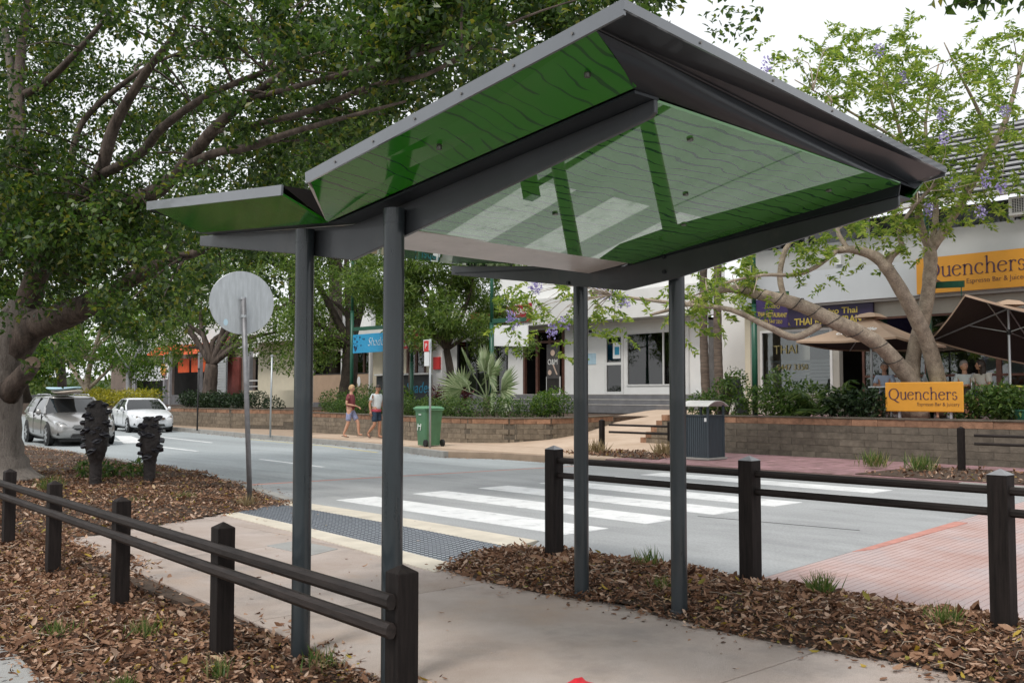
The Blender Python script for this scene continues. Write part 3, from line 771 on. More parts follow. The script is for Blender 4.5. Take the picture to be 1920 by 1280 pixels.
# folded end band and eave
B1 = MB(); a0, a1, b0, b1 = V((2.995, 2.55, 2.715)), V((5.475, 2.58, 2.668)), V((2.615, 2.41, 2.824)), V((5.63, 2.70, 2.738))
n1 = 16
rings = []
for i in range(n1 + 1):
    t = i / n1
    lo, hi = a0.lerp(a1, t), b0.lerp(b1, t)
    ring = []
    for j in range(7):
        u = j / 6
        p = lo.lerp(hi, u); p.y -= 0.02 * math.sin(math.pi * u); p.z -= 0.012 * math.sin(math.pi * u)
        ring.append(p)
    rings.append(ring)
B1.loft(rings, closed=False, caps=False)
B1.build('end_band', 'steel_dark', sh, smooth=True)
c0, c1 = V((2.60, 2.262, 2.848)), V((5.90, 2.60, 2.828))
MB().add([b0 + V((0, 0.0, .004)), b1 + V((0, 0, .004)), c1, c0], [(0, 1, 2, 3)]).build('eave', 'steel_dark', sh)
MB().add([b0.lerp(c0, .06), b1.lerp(c1, .06), b1.lerp(c1, .10), b0.lerp(c0, .10)], [(0, 1, 2, 3)]).build('eave_seam', 'steel_grey', sh).location.z = -0.003
MB().add([b1 + V((0, 0, .003)), V((5.475, 2.58, 2.67)), V((5.89, 2.72, 2.79)), c1], [(0, 1, 2), (0, 2, 3)]).build('corner_flap', 'rim_steel', sh)
# rims
def rim(pts, name='rim', h=0.058, t=0.012, m='rim_steel'):
    o = MB()
    for p, q in zip(pts, pts[1:]):
        p, q = V(p), V(q)
        o.bar(p + V((0, 0, h / 2)), q + V((0, 0, h / 2)), t, h)
    return o.build(name, m, sh)
rim([(2.6, 4.38, 2.565), (2.6, 2.256, 2.827)])
rim([(2.594, 2.256, 2.846), (5.906, 2.596, 2.826)], h=.038)
rim([(5.9, 2.596, 2.807), (5.9, 4.45, 2.565)])
# roof sheets on top and the valley ends
MB().add([(2.6, 4.38, 2.618), (2.6, 2.262, 2.88), (5.9, 2.602, 2.86), (5.9, 4.45, 2.618)], [(0, 1, 2, 3)]).build('roof_sheet', 'steel_grey', sh)
MB().add([(2.6, 4.38, 2.618), (5.9, 4.45, 2.618), (5.48, 4.82, 2.475), (2.985, 4.82, 2.475)], [(0, 1, 2, 3)]).build('valley_end', 'black_void', sh)
MB().add([(2.603, 4.375, 2.572), (2.99, 4.81, 2.470), (2.99, 4.70, 2.50), (2.603, 4.36, 2.615)], [(0, 1, 2, 3)]).build('valley_flap', 'gutter_steel', sh)
# short wing
S2 = [V((3.0, 6.42, 2.618)), V((3.0, 4.93, 2.494)), V((5.47, 4.93, 2.442)), V((5.47, 6.5, 2.600))]
quadslab(S2, (0, 0, 1), 0.012, 'soffit', 'green_gloss', sh)
P6 = [V((2.615, 6.33, 2.712)), V((2.615, 4.66, 2.556)), V((2.985, 4.79, 2.466)), V((2.985, 6.41, 2.604))]
p6 = quadslab(P6, (0.3, 0, 1), 0.012, 'side_panel', 'green_panel', sh)
MB().bar((2.607, 6.33, 2.72), (2.607, 4.655, 2.564), 0.01, 0.02).build('panel_edge', 'acrylic_edge', p6)
rim([(2.6, 6.36, 2.705), (2.6, 4.62, 2.543)], h=0.055)
rim([(2.594, 6.36, 2.705), (5.906, 6.52, 2.705)], h=0.055)
rim([(5.9, 6.52, 2.705), (5.9, 4.64, 2.543)], h=0.055)
MB().add([(2.6, 6.36, 2.757), (2.6, 4.62, 2.595), (5.9, 4.64, 2.595), (5.9, 6.52, 2.757)], [(0, 1, 2, 3)]).build('roof_sheet', 'steel_grey', sh)
MB().add([(2.6, 4.62, 2.595), (5.9, 4.64, 2.595), (5.48, 4.80, 2.475), (2.985, 4.80, 2.475)], [(0, 1, 2, 3)]).build('valley_end', 'black_void', sh)
MB().add([(2.6, 6.36, 2.706), (5.9, 6.52, 2.706), (5.47, 6.5, 2.63), (3.0, 6.42, 2.63)], [(0, 1, 2, 3)]).build('end_band', 'steel_dark', sh)
# valley gutter
MB().ext([(3.145, 4.52, 2.43), (5.306, 4.52, 2.43), (5.306, 4.96, 2.386), (3.145, 4.96, 2.40)], (0, 0, .007)).build('gutter', 'gutter_steel', sh, bevel=0.004)
# fixings
for k in range(6):
    y = 4.1 - .32 * k; z = 2.594 + (4.38 - y) * .1234
    MB().lathe([(.006, -.004), (.006, 0), (.003, .002)], (2.592, y, z), 8, 'x').build('rivet', 'bolt', sh)
for k in range(5):
    x = 3.1 + .6 * k
    MB().lathe([(.006, -.004), (.006, 0), (.003, .002)], (x, 2.249 + (x - 2.6) * .103, 2.865 - (x - 2.6) * .006), 8, 'y').build('rivet', 'bolt', sh)
for y, z in ((5.16, 2.40), (4.26, 2.41)):
    for dz in (-.04, .04): MB().lathe([(.012, -.008), (.012, .004)], (3.146, y, z + dz), 8, 'x').build('bolt', 'bolt', bn)
for p, n in (((3.62, 2.75, 2.68), 0), ((3.9, 3.9, 2.55), 0), ((5.0, 2.85, 2.645), 0), ((4.8, 3.7, 2.562), 0), ((4.3, 3.3, 2.605), 0)):
    t = (4.6 - p[1]) / 2.045
    MB().lathe([(0.016, -0.016), (0.016, -0.008), (0.011, 0.0)], (p[0], p[1], sz(p[1], p[0]) + .006), 10).build('fixing', 'bolt', so)
for y, z in ((2.62, 2.745), (3.55, 2.63)):
    MB().lathe([(0.013, -0.02), (0.013, -0.006), (0.008, 0.01)], (2.80, y, z + 0.012), 10).build('fixing', 'bolt', pa)

# ------------------------------------------------------------------ timber fences
def fence(label, posts, z0, z1, side, rails, rw, rh, ends, cap=None, group='timber fences along the footpath', railoff=0.0, sink=0.2):
    f = thing('timber_fence', label, 'fence', (posts[0][0], posts[0][1], 0), group)
    h = side / 2
    d = (V((*posts[-1], 0)) - V((*posts[0], 0))).normalized()
    ang = math.atan2(d.y, d.x) + math.pi / 2
    ca, sa = math.cos(ang), math.sin(ang)
    for i, (x, y) in enumerate(posts):
        zz0, zz1 = (z0[i], z1[i]) if hasattr(z0, '__len__') else (z0, z1)
        p = MB(); s = h
        def ring(r, z): return [(x + ca * a * r - sa * b * r, y + sa * a * r + ca * b * r, z) for a, b in ((-1, -1), (1, -1), (1, 1), (-1, 1))]
        p.loft([ring(h, zz0 - sink), ring(h, zz1 - (0.03 if cap else 0.032))] + ([] if cap else [ring(0.004, zz1)]))
        po = p.build('post', 'timber_dark', f, bevel=0.004)
        if cap:
            c = MB(); c.loft([ring(h + .002, zz1 - .0295), ring(0.004, zz1 + 0.004)]); c.build('cap', cap, po)
    a, b = V((*posts[0], 0)), V((*posts[-1], 0))
    a = a - d * ends[0]; b = b + d * ends[1]
    nrm = V((-d.y, d.x, 0)) * railoff
    for rz in rails:
        r = MB(); A, B = a + nrm + V((0, 0, rz)), b + nrm + V((0, 0, rz))
        sd = d.cross(V((0, 0, 1))).normalized()
        c = 0.28
        oct_ = [(-1, -1 + 2 * c), (-1 + 2 * c, -1), (1 - 2 * c, -1), (1, -1 + 2 * c), (1, 1 - 2 * c), (1 - 2 * c, 1), (-1 + 2 * c, 1), (-1, 1 - 2 * c)]
        r.loft([[p + sd * q[0] * rw / 2 + V((0, 0, q[1] * rh / 2)) for q in oct_] for p in (A, B)])
        r.build('rail', 'timber_rail', f)
    return f
fence('long dark timber two-rail fence passing in front of the left shelter poles', [(2.67, 3.64), (2.77, 5.57), (2.90, 7.47), (3.0, 9.26), (3.14, 11.06), (3.27, 12.95)],
      -0.07, 0.745, 0.108, (0.595, 0.47), 0.05, 0.066, (0.04, 1.5), railoff=0.079)
fence('dark timber fence with pale capped posts between the shelter and the red ramp', [(6.25, 0.62), (6.25, 2.46), (6.25, 4.24), (6.25, 6.27)],
      0.04, 1.05, 0.118, (0.925, 0.795), 0.045, 0.05, (2.5, 0.0), cap='post_cap')
fence('short dark timber fence at the foot of the sandy ramp across the road', [(19.0, 17.32), (19.0, 15.1)], 0.05, 0.88, 0.11, (0.74, 0.56), 0.05, 0.055, (-0.25, 0.1), group='timber fences across the road')
fence('dark timber fence in front of the block wall at the far right edge', [(19.1, 8.22), (19.1, 6.2), (19.1, 4.2)], 0.05, 0.9, 0.11, (0.74, 0.585), 0.05, 0.055, (-0.25, 0.1), group='timber fences across the road')

# ------------------------------------------------------------------ round traffic sign seen from behind
rs = thing('round_sign', 'round grey metal sign seen from its back on a slightly leaning pole', 'sign', (6.51, 12.35, 0.05))
MB().tube([(6.52, 12.33, -0.1), (6.36, 12.30, 2.80)], 0.034, 16).build('pole', 'galv_dark', rs, smooth=True)
nv = V((-0.30, -0.954, 0.0)); sv = V((0.954, -0.30, 0)); cc = V((6.38, 12.385, 2.745))
dm = MB(); n = 48
rg = lambda r, o: [cc + nv * o + sv * math.cos(2 * math.pi * k / n) * r + V((0, 0, 1)) * math.sin(2 * math.pi * k / n) * r for k in range(n)]
dm.loft([rg(0.425, -0.006), rg(0.43, -0.003), rg(0.43, 0.002), rg(0.426, 0.005)])
ds = dm.build('disc', 'galv', rs)
for z in (2.56, 2.80):
    q = cc + V((0, 0, z - 2.745))
    MB().tube([(6.36 + (2.8 - z) * .055, 12.31, z - .018), (6.36 + (2.8 - z) * .055, 12.31, z + .018)], 0.042, 14).build('clamp', 'galv', rs)
sk = MB(); c2 = cc + sv * -0.21 + V((0, 0, -0.27)) + nv * 0.008
sk.add([c2 + sv * math.cos(k * math.pi / 8) * .03 + V((0, 0, math.sin(k * math.pi / 8) * .045)) for k in range(16)], [tuple(range(16))])
sk.build('sticker', 'pale_blue', ds)

# ------------------------------------------------------------------ carved seed cone bollards
def valve_mesh():
    m = MB(); n = 14
    def lens(w, h, z, sgn=0):
        out = []
        for k in range(n):
            q = 2 * math.pi * k / n
            c, s_ = math.cos(q), math.sin(q)
            out.append((w * c * (1 - 0.0), 0, h * s_ * (1 - 0.45 * abs(c))))
        return [(x, z, y) for x, _, y in out]
    m.loft([lens(.105, .062, -.03), lens(.10, .06, .035), lens(.083, .045, .06), lens(.072, .034, .057), lens(.06, .02, .02)], caps=False)
    m.f.append(tuple(range(len(m.v) - n, len(m.v))))
    return m
vm = valve_mesh().mesh('valve', 'seed_valve', smooth=True)
def cone(label, x, y, H, rr, twist):
    c = thing('seed_cone_bollard', label, 'sculpture', (x, y, zm(x, y) - .02), 'carved seed cone bollards')
    z0 = zm(x, y) - .02
    prof = [(.10, -.1), (.095, .12), (.10, .28 * H), (.72 * rr, .36 * H), (.92 * rr, .46 * H), (rr, .58 * H), (1.0 * rr, .72 * H), (.92 * rr, .84 * H), (.8 * rr, .92 * H), (.66 * rr, .97 * H), (.3 * rr, H)]
    # densify
    pr = []
    for (r0, a), (r1, b) in zip(prof, prof[1:]):
        for t in range(4): pr.append((r0 + (r1 - r0) * t / 4, a + (b - a) * t / 4))
    pr.append(prof[-1])
    m = MB(); m.lathe(pr, (x, y, z0), 28)
    vv = []
    for p in m.v:
        dx, dy, dz = p[0] - x, p[1] - y, p[2] - z0
        k = 1 + (0.03 * math.sin(dz * 46 + 5 * math.atan2(dy, dx)) + rnd.uniform(-.05, .05)) * (1 if dz > .3 * H else .2)
        vv.append((x + dx * k, y + dy * k, p[2] + rnd.uniform(-.006, .006)))
    m.v = vv
    m.build('core', 'seed_cone', c, smooth=True)
    rows = 7
    for i in range(rows):
        z = H * (.44 + .50 * i / (rows - 1)); r = np.interp(z, [p[1] for p in prof], [p[0] for p in prof])
        nn = 5
        for k in range(nn):
            if rnd.random() < .3: continue
            a = 2 * math.pi * (k + .5 * (i % 2) + twist) / nn + rnd.uniform(-.2, .2)
            s = rnd.uniform(.55, 1.1)
            inst('valve', vm, c, (x + math.cos(a) * (r + .012), y + math.sin(a) * (r + .012), z0 + z + rnd.uniform(-.06, .06)),
                 (rnd.uniform(-.35, .2), rnd.uniform(-.4, .4), a - math.pi / 2), (s * .82, s * .9, s * .75))
cone('taller of the two dark carved seed cone bollards, in front of the silver car', 6.10, 16.85, 1.42, .19, .1)
cone('shorter dark carved seed cone bollard, in front of the white car', 6.84, 16.45, 1.09, .158, .3)

# a red crumpled scrap just at the bottom of the view
rc = MB(); 
for i in range(6):
    for j in range(6):
        u, v = i / 5 - .5, j / 5 - .5
        rc.v.append((3.76 + u * .15, 3.60 + v * .12, 0.008 + .052 * max(0, 1 - 2.2 * math.hypot(u, v)) + rnd.uniform(0, .012)))
rc.f = [(i * 6 + j, i * 6 + j + 1, (i + 1) * 6 + j + 1, (i + 1) * 6 + j) for i in range(5) for j in range(5)]
tag(rc.build('red_scrap', 'red_cloth', smooth=True), 'crumpled bright red scrap lying on the concrete at the bottom edge', 'litter')
# ------------------------------------------------------------------ across the road: footpath, ramp, retaining walls
BK = (0.39, 0.19, 0.14)      # block length, depth, height
def wall_poly(P, step):
    """resample a polyline at even steps -> (x,y,angle)"""
    out = []; carry = 0.0
    for a, b in zip(P, P[1:]):
        a, b = V((*a, 0)), V((*b, 0)); L = (b - a).length; d = (b - a) / L
        t = carry
        while t < L:
            p = a + d * t; out.append((p.x, p.y, math.atan2(d.y, d.x))); t += step
        carry = t - L
    return out
def block_wall(label, P, z0f, ztop, n, blk='block', hb=None, L=0.4, capped=True):
    w = thing('retaining_wall', label, 'wall', (P[0][0], P[0][1], 0), 'block retaining walls across the road')
    h = hb or BK[2] + .005
    g = 0.007
    def bm_(m): return MB().box(-L / 2 + g / 2, L / 2 - g / 2, -.1, .1, 0, h - g).mesh('block', m)
    me = bm_(blk); mc = bm_('block_cap')
    def at_s(t):
        for p, q in zip(P, P[1:]):
            p, q = V((*p, 0)), V((*q, 0)); d = (q - p).length
            if t <= d: return p.lerp(q, t / d)
            t -= d
        return None
    for r in range(n):
        z = ztop - h * (r + 1)
        i = 0
        while True:
            s0 = (i + .5 * (r % 2)) * L
            A, B = at_s(s0), at_s(s0 + L)
            i += 1
            if B is None: break
            mid, a = (A + B) / 2, math.atan2(B.y - A.y, B.x - A.x)
            zg = z0f(mid.x, mid.y)
            if z + h * .6 < zg: continue
            j = rnd.uniform(-.006, .006)
            inst('block', mc if (r == 0 and capped) else me, w, (mid.x - math.sin(a) * j, mid.y + math.cos(a) * j, z), (0, 0, a + rnd.uniform(-.008, .008)))
    # mortar core, a little narrower than the blocks
    lf, rt = [], []
    Q = wall_poly(P, 0.25) + [(P[-1][0], P[-1][1], math.atan2(P[-1][1] - P[-2][1], P[-1][0] - P[-2][0]))]
    m = MB(); o = []
    for x, y, a in Q:
        nx, ny = -math.sin(a) * .088, math.cos(a) * .088
        zb = min(z0f(x, y), ztop) - .3
        o.append([(x - nx, y - ny, zb), (x + nx, y + ny, zb), (x + nx, y + ny, ztop - .012), (x - nx, y - ny, ztop - .012)])
    m.loft(o); m.build('mortar_core', 'mortar', w)
    # coping slab
    c = MB(); o = []
    for x, y, a in Q:
        nx, ny = -math.sin(a) * .12, math.cos(a) * .12
        o.append([(x - nx, y - ny, ztop + .001), (x + nx, y + ny, ztop + .001), (x + nx, y + ny, ztop + .035), (x - nx, y - ny, ztop + .035)])
    c.loft(o); c.build('coping', 'block_dark', w)
    return w
# paved footpath slab
farp = [p for p in FAR if p[1] >= 19.9]
pv = MB().prism([(16.77, 15.2), (16.77, 18.7)] + [(x + .165, y) for x, y in farp if y < 60] + [(30, 60), (30, 15.2)], -0.3, 0.045)
struct(pv.build('footpath_far', 'paving_sand_joint'))
struct(MB().prism([(16.77, -30), (16.77, 15.19), (21.0, 15.19), (21.0, -30)], -0.3, 0.045).build('footpath_brick', 'paving_red_joint'))
# pavers as pieces, near enough to read
fpar = bpy.data.objects['footpath_far']; bpar = bpy.data.objects['footpath_brick']
pm = MB().box(-.295, .295, -.295, .295, 0, .012).mesh('paver', 'paving_sand')
MATS['paving_sand'].node_tree  # colour varies inside each paver
cnt = 0
for i in range(11):
    for j in range(27):
        x, y = 16.95 + .3 + i * .6 - (0.0), 15.6 + j * .6
        if x - .3 < lerpx(FAR, y + .3) + .17 or x - .3 < lerpx(FAR, y - .3) + .17: continue
        if x > 19.9 and 15 < y < 22.5: continue
        inst('paver', pm, fpar, (x, y, .045)); cnt += 1
pm2 = MB().box(-.195, .195, -.195, .195, 0, .012).mesh('paver', 'paving_red')
for i in range(10):
    for j in range(26):
        inst('paver', pm2, bpar, (16.98 + i * .4, 15.0 - .2 - j * .4 + .2, .045), (0, 0, 0)); cnt += 1
# mulch strips by the far fences
for poly in ([(16.9, 9.2), (19.6, 9.2), (19.6, 3), (16.9, 3)], [(17.4, 14.2), (19.4, 15.2), (19.4, 17.6), (17.8, 17.3)]):
    struct(MB().prism(poly, 0, 0.075).build('mulch_strip', 'soil'))
    n = 900
    xs = [p[0] for p in poly]; ys = [p[1] for p in poly]
    C = np.column_stack([nrg.uniform(min(xs), max(xs), n), nrg.uniform(min(ys), max(ys), n), np.full(n, .08)])
    o = leaves('leaf_litter', C, .09, .05, 'litter', None, up=2.0, fold=.3); stuff(o)
    tag(o, 'dry brown leaves on the mulch strip under the far fence ' + ('at the right edge' if poly[0][1] < 10 else 'by the grey litter bin'), 'leaf litter')
# the ramp up to the shops
rampz = lambda x, y: 0.06 + 0.90 * min(1, max(0, (x - 19.2) / 9.4)) 
rm = MB()
N = 16
for i in range(N):
    xa, xb = 19.0 + 9.8 * i / N, 19.0 + 9.8 * (i + 1) / N
    rm.add([(xa, 15.2, rampz(xa, 0)), (xb, 15.2, rampz(xb, 0)), (xb, 23.5, rampz(xb, 0)), (xa, 23.5, rampz(xa, 0))], [(0, 1, 2, 3)])
struct(rm.build('ramp', 'paving_sand'))
flat05 = lambda x, y: 0.05
wc = block_wall('curved block retaining wall of the planter with the fan palm', [(20.6, 35), (20.35, 31.5), (19.6, 28), (19.12, 25.5), (19.2, 23.0), (19.75, 21.6), (20.7, 20.9), (21.8, 20.9), (24.6, 22.0)],
                lambda x, y: rampz(x, y) if (y < 22.3 and x > 19.6) else 0.05, 0.80, 5, 'block', 0.15)
wr = block_wall('long straight block retaining wall below the restaurant terrace', [(21.0, 16.4), (21.0, 2)], flat05, 0.96, 6, 'block_dark', 0.155, 0.62)
# stepped end of that wall against the ramp
we = thing('stepped_wall_end', 'stepped stack of blocks ending the terrace wall beside the ramp', 'wall', (21, 16.6, 0))
sm = MB().box(-.2, .2, -.1, .1, 0, .15).mesh('block', 'block'); smc = MB().box(-.2, .2, -.1, .1, 0, .15).mesh('block', 'block_cap')
for r in range(6):
    for k in range(0, 6 - r):
        inst('block', smc if k == 5 - r else sm, we, (20.93 - 0.02 * r, 16.55 + .12 + .2 * k, .05 + .155 * r if True else 0), (0, 0, R(90) + rnd.uniform(-.05, .05)), (0.5, 1, 1))
wl_ = block_wall('shaded block retaining wall behind the parked white car', [(20.6, 52), (20.5, 44), (20.5, 40.5), (21.6, 36.8), (23, 35.5)],
                 lambda x, y: 0.05 + (0.45 * max(0, (40.5 - y) / 5) if y < 40.5 else 0), 0.87, 5, 'block', 0.165)
# planter soil, terraces, shop floors
struct(MB().prism([(20.65, 35), (20.4, 31.5), (19.65, 28), (19.17, 25.5), (19.25, 23.0), (19.8, 21.65), (20.75, 20.95), (21.8, 20.95), (24.6, 22.05), (28.7, 22.05), (28.7, 35)], -.1, .77).build('planter_soil', 'soil'))
struct(MB().prism([(21.0, -20), (21.0, 16.3), (28.0, 16.3), (45, 16.3), (45, -20)], -.3, .93).build('terrace', 'paving_red'))
struct(MB().prism([(20.6, 56), (20.55, 40.5), (21.65, 36.9), (23, 35.6), (28.7, 35.6), (28.7, 100), (26, 100)], -.2, .84).build('planter_soil', 'soil'))
fl = struct(MB().box(28.8 + .9, 60, 15.0, 110, -.3, 1.5).build('shop_floor', 'step_grey'))
st = thing('shop_steps', 'wide grey concrete steps leading up to the white shopfront', 'steps', (28.8, 25, .9))
for k in range(3):
    z1 = 1.1 + .2 * k * 0.985
    s_ = MB().box(28.75 + .32 * k, 29.72, 21.5, 33, .8, z1 + .03).build('step', 'step_grey', st)
    MB().box(28.74 + .32 * k, 28.80 + .32 * k, 21.5, 33, z1 + .01, z1 + .036).build('nosing', 'step_edge', s_)

# ------------------------------------------------------------------ buildings
def boxpart(name, m, par, *b, bevel=0): return MB().box(*b).build(name, m, par, bevel=bevel)
def window(par, x, y0, y1, z0, z1, fm='frame_white', fw=.07, glass='shop_glass', mull=(), trans=(), name='window'):
    """a street-facing window: frame proud of the wall plane x, glass set back"""
    f = MB()
    f.box(x - .03, x + .06, y0, y1, z0, z0 + fw); f.box(x - .03, x + .06, y0, y1, z1 - fw, z1)
    f.box(x - .03, x + .06, y0, y0 + fw, z0 + fw, z1 - fw); f.box(x - .03, x + .06, y1 - fw, y1, z0 + fw, z1 - fw)
    for y in mull: f.box(x - .028, x + .058, y - fw / 2, y + fw / 2, z0 + fw, z1 - fw)
    o = f.build(name, fm, par)
    for z in trans: MB().box(x - .026, x + .056, y0 + fw, y1 - fw, z - fw / 2, z + fw / 2).build('transom', fm, o)
    MB().box(x + .012, x + .02, y0 + fw * .5, y1 - fw * .5, z0 + fw * .5, z1 - fw * .5).build('pane', glass, o)
    return o
def wall_with_openings(par, x, y0, y1, z0, z1, ops, m, t=.2, name='wall'):
    """ops: list of (ya,yb,za,zb) sorted along y, not overlapping in y"""
    w = MB(); y = y0
    for ya, yb, za, zb in sorted(ops):
        if ya > y: w.box(x, x + t, y, ya, z0, z1)
        if za > z0: w.box(x, x + t, ya, yb, z0, za)
        if zb < z1: w.box(x, x + t, ya, yb, zb, z1)
        y = yb
    if y < y1: w.box(x, x + t, y, y1, z0, z1)
    return w.build(name, m, par)

# white shop with the steps
ws = thing('white_shop', 'white rendered shop with dark entrance and display window above the grey steps', 'building', (30, 27, 1.5))
wall_with_openings(ws, 30, 22.2, 37.2, 1.5, 4.45, [(23.4, 26.0, 1.85, 3.95), (26.15, 27.15, 1.5, 3.92), (29.45, 32.0, 1.5, 4.3), (33.0, 36.6, 1.5, 4.0)], 'white_wall')
boxpart('fascia', 'white_wall', ws, 29.2, 30.6, 22.0, 37.4, 4.46, 5.55)
boxpart('parapet', 'white_wall', ws, 30.4, 31, 22.0, 34.0, 5.56, 8.6)
boxpart('awning_underside', 'grey_wall', ws, 29.25, 30, 22.0, 37.4, 4.42, 4.455)
window(ws, 30, 23.4, 26.0, 1.85, 3.95, 'frame_white', .06, mull=(24.15,))
dr = window(ws, 29.98, 26.15, 27.15, 1.52, 3.92, 'frame_white', .11, trans=(2.75,), name='door')
boxpart('poster', 'sign_white', dr, 29.985, 29.99, 26.32, 26.72, 2.95, 3.6)
boxpart('poster_print', 'text_blue', dr, 29.978, 29.983, 26.38, 26.62, 3.1, 3.42)
# window display
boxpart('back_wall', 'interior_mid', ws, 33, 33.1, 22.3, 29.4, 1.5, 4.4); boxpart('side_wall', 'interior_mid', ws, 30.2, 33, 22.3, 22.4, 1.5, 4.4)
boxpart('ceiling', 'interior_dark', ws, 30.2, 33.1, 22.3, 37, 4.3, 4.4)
for (ya, yb, za, zb, x, m, tl) in ((24.75, 25.55, 1.9, 3.6, 30.5, 'grey_wall', .1), (24.3, 25.1, 1.9, 2.55, 30.35, 'sign_white', -.08), (23.5, 24.1, 1.9, 3.0, 30.8, 'sign_white', 0), (24.2, 24.6, 3.0, 3.6, 32.2, 'red_brown', 0)):
    MB().ext([(x, ya, za), (x, yb, za), (x + .25, yb - tl, zb), (x + .25, ya - tl, zb)], (.03, 0, 0)).build('display_board', m, ws)
boxpart('notice', 'pale_blue', ws, 29.985, 29.998, 27.65, 28.1, 2.75, 3.2)
MB().lathe([(.06, -.1), (.06, 0)], (29.98, 27.9, 4.1), 12, 'x').build('wall_lamp', 'plastic_black', ws)
boxpart('downpipe', 'frame_white', ws, 29.9, 29.99, 22.9, 23.0, 1.5, 4.4)
# dark timber entrance with transom lights and a poster stand
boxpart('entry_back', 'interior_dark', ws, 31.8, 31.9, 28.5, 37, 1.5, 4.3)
en = MB()
for y in (29.45, 30.25, 31.05, 31.85): en.box(29.96, 30.08, y, y + .13, 1.5, 4.3)
en.box(29.965, 30.075, 29.58, 31.85, 3.72, 3.82); en.box(29.965, 30.075, 29.58, 31.85, 4.2, 4.3)
eo = en.build('entrance_frame', 'frame_brown', ws)
for y in (29.58, 30.38, 31.18): boxpart('transom_pane', 'shop_glass', eo, 30.01, 30.018, y, y + .67, 3.82, 4.2)
ps = thing('poster_stand', 'tall dark salon poster board standing at the brown shop entrance', 'poster', (29.85, 29.95, 1.5))
boxpart('board', 'poster_dark', ps, 29.82, 29.86, 29.6, 30.35, 1.62, 3.65)
boxpart('frame', 'frame_white', ps, 29.83, 29.87, 29.56, 30.39, 1.5, 2.28)
boxpart('glass', 'interior_dark', ps, 29.815, 29.819, 29.63, 30.32, 1.58, 2.2)
h = MB(); h.lathe([(.0, -.005), (.13, -.004), (.13, 0)], (29.815, 29.98, 3.28), 16, 'x'); h.build('printed_head', 'poster_skin', ps)
h = MB(); h.lathe([(.0, -.005), (.11, -.004), (.11, 0)], (29.815, 30.16, 2.45), 16, 'x'); h.build('printed_disc', 'poster_skin', ps)
MB().ext([(29.812, 29.68, 2.35), (29.812, 29.76, 2.35), (29.812, 30.0, 2.8), (29.812, 29.93, 2.8)], (.005, 0, 0)).build('printed_arm', 'poster_skin', ps)
text('O&M', .34, 'text_white', ps, (29.81, 30.28, 2.78), FACE_STREET, sx=.8)
# dark glazed bay left of it
for i, y in enumerate((33.0, 33.7, 34.4, 35.1, 35.8, 36.5)):
    boxpart('bay_mullion', 'plastic_black', ws, 29.98, 30.1, y, y + .09, 1.5, 4.0)
boxpart('bay_glass', 'shop_glass', ws, 30.04, 30.05, 33.05, 36.55, 1.5, 4.0)
boxpart('inner_louvre', 'grey_wall', ws, 31.0, 31.05, 34.5, 34.85, 2.3, 3.1)
# red sign over the entrance
rsg = thing('red_shop_sign', 'red sign with white capitals on the white fascia behind the hanging blank sign', 'sign', (29.1, 31, 4.7))
MB().ext([(29.14, 34.6, 4.62), (29.14, 30.6, 4.62), (29.14, 30.6, 5.42), (29.14, 34.6, 5.2)], (.05, 0, 0)).build('board', 'red_sign', rsg)
text('NOOSA  HEADS', .36, 'text_white', rsg, (29.13, 32.9, 4.98), FACE_STREET, sx=.82)
boxpart('small_print', 'text_white', rsg, 29.125, 29.13, 31.2, 32.4, 4.72, 4.78)

# cream building with the dark counter
sb = thing('cream_building', 'cream rendered cafe building with dark red windows behind the blue sign', 'building', (30, 42, 1.5))
wall_with_openings(sb, 30.0, 37.4, 56, 1.5, 4.6, [(39.0, 40.6, 2.4, 3.8), (41.3, 41.9, 1.5, 3.8), (43.6, 45.2, 1.6, 3.9), (46.5, 50, 2.0, 3.9)], 'cream_wall')
boxpart('end_pier', 'white_wall', sb, 29.7, 29.99, 37.35, 38.1, 1.5, 4.6)
boxpart('roof_edge', 'white_wall', sb, 28.9, 31, 37.35, 56, 4.61, 4.95)
for a, b, c, d in ((39.0, 40.6, 2.4, 3.8), (43.6, 45.2, 1.6, 3.9)):
    o = window(sb, 30, a, b, c, d, 'frame_brown', .16, mull=((a + b) / 2,))
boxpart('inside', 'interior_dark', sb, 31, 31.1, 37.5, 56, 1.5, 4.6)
boxpart('doorway', 'frame_brown', sb, 29.98, 30.02, 41.3, 41.9, 1.5, 3.8)
boxpart('counter_wall', 'board_dark', sb, 28.85, 28.95, 37.2, 41.6, 1.3, 2.45)
boxpart('counter_top', 'frame_white', sb, 28.7, 29.2, 37.2, 41.6, 2.46, 2.54)
text('Shades', .75, 'text_blue', sb, (28.84, 39.1, 1.6), FACE_STREET, shear=.25, sx=.95)
for y in (42.3, 44.9, 48): boxpart('veranda_post', 'frame_white', sb, 28.95, 29.1, y, y + .14, 1.0, 4.6)
for y0, y1 in ((42.45, 44.88), (45.05, 47.9)):
    boxpart('wind_screen', 'canvas_tan', sb, 29.02, 29.03, y0, y1, 1.1, 2.6); boxpart('screen_rail', 'plastic_black', sb, 29.0, 29.05, y0, y1, 2.6, 2.65)
lg = MB(); lg.lathe([(.2, -.004), (.2, 0)], (29.0, 43.4, 2.2), 16, 'x', sx=.75, sy=1.3); lg.build('screen_emblem', 'sign_white', sb)
fb = MB().box(29.6, 29.69, 37.45, 37.95, 2.72, 3.32).build('fire_hose_box', 'fire_red', bevel=.01)
tag(fb, 'small bright red box mounted on the white end of the cream wall', 'box')
rd = thing('red_menu_sign', 'dark red board with rows of white writing behind the round-crowned tree', 'sign', (28.85, 38.3, 3.9))
MB().ext([(28.85, 39.6, 3.75), (28.85, 37.5, 3.72), (28.85, 37.5, 4.62), (28.85, 39.6, 4.7)], (.05, 0, 0)).build('board', 'red_sign', rd)
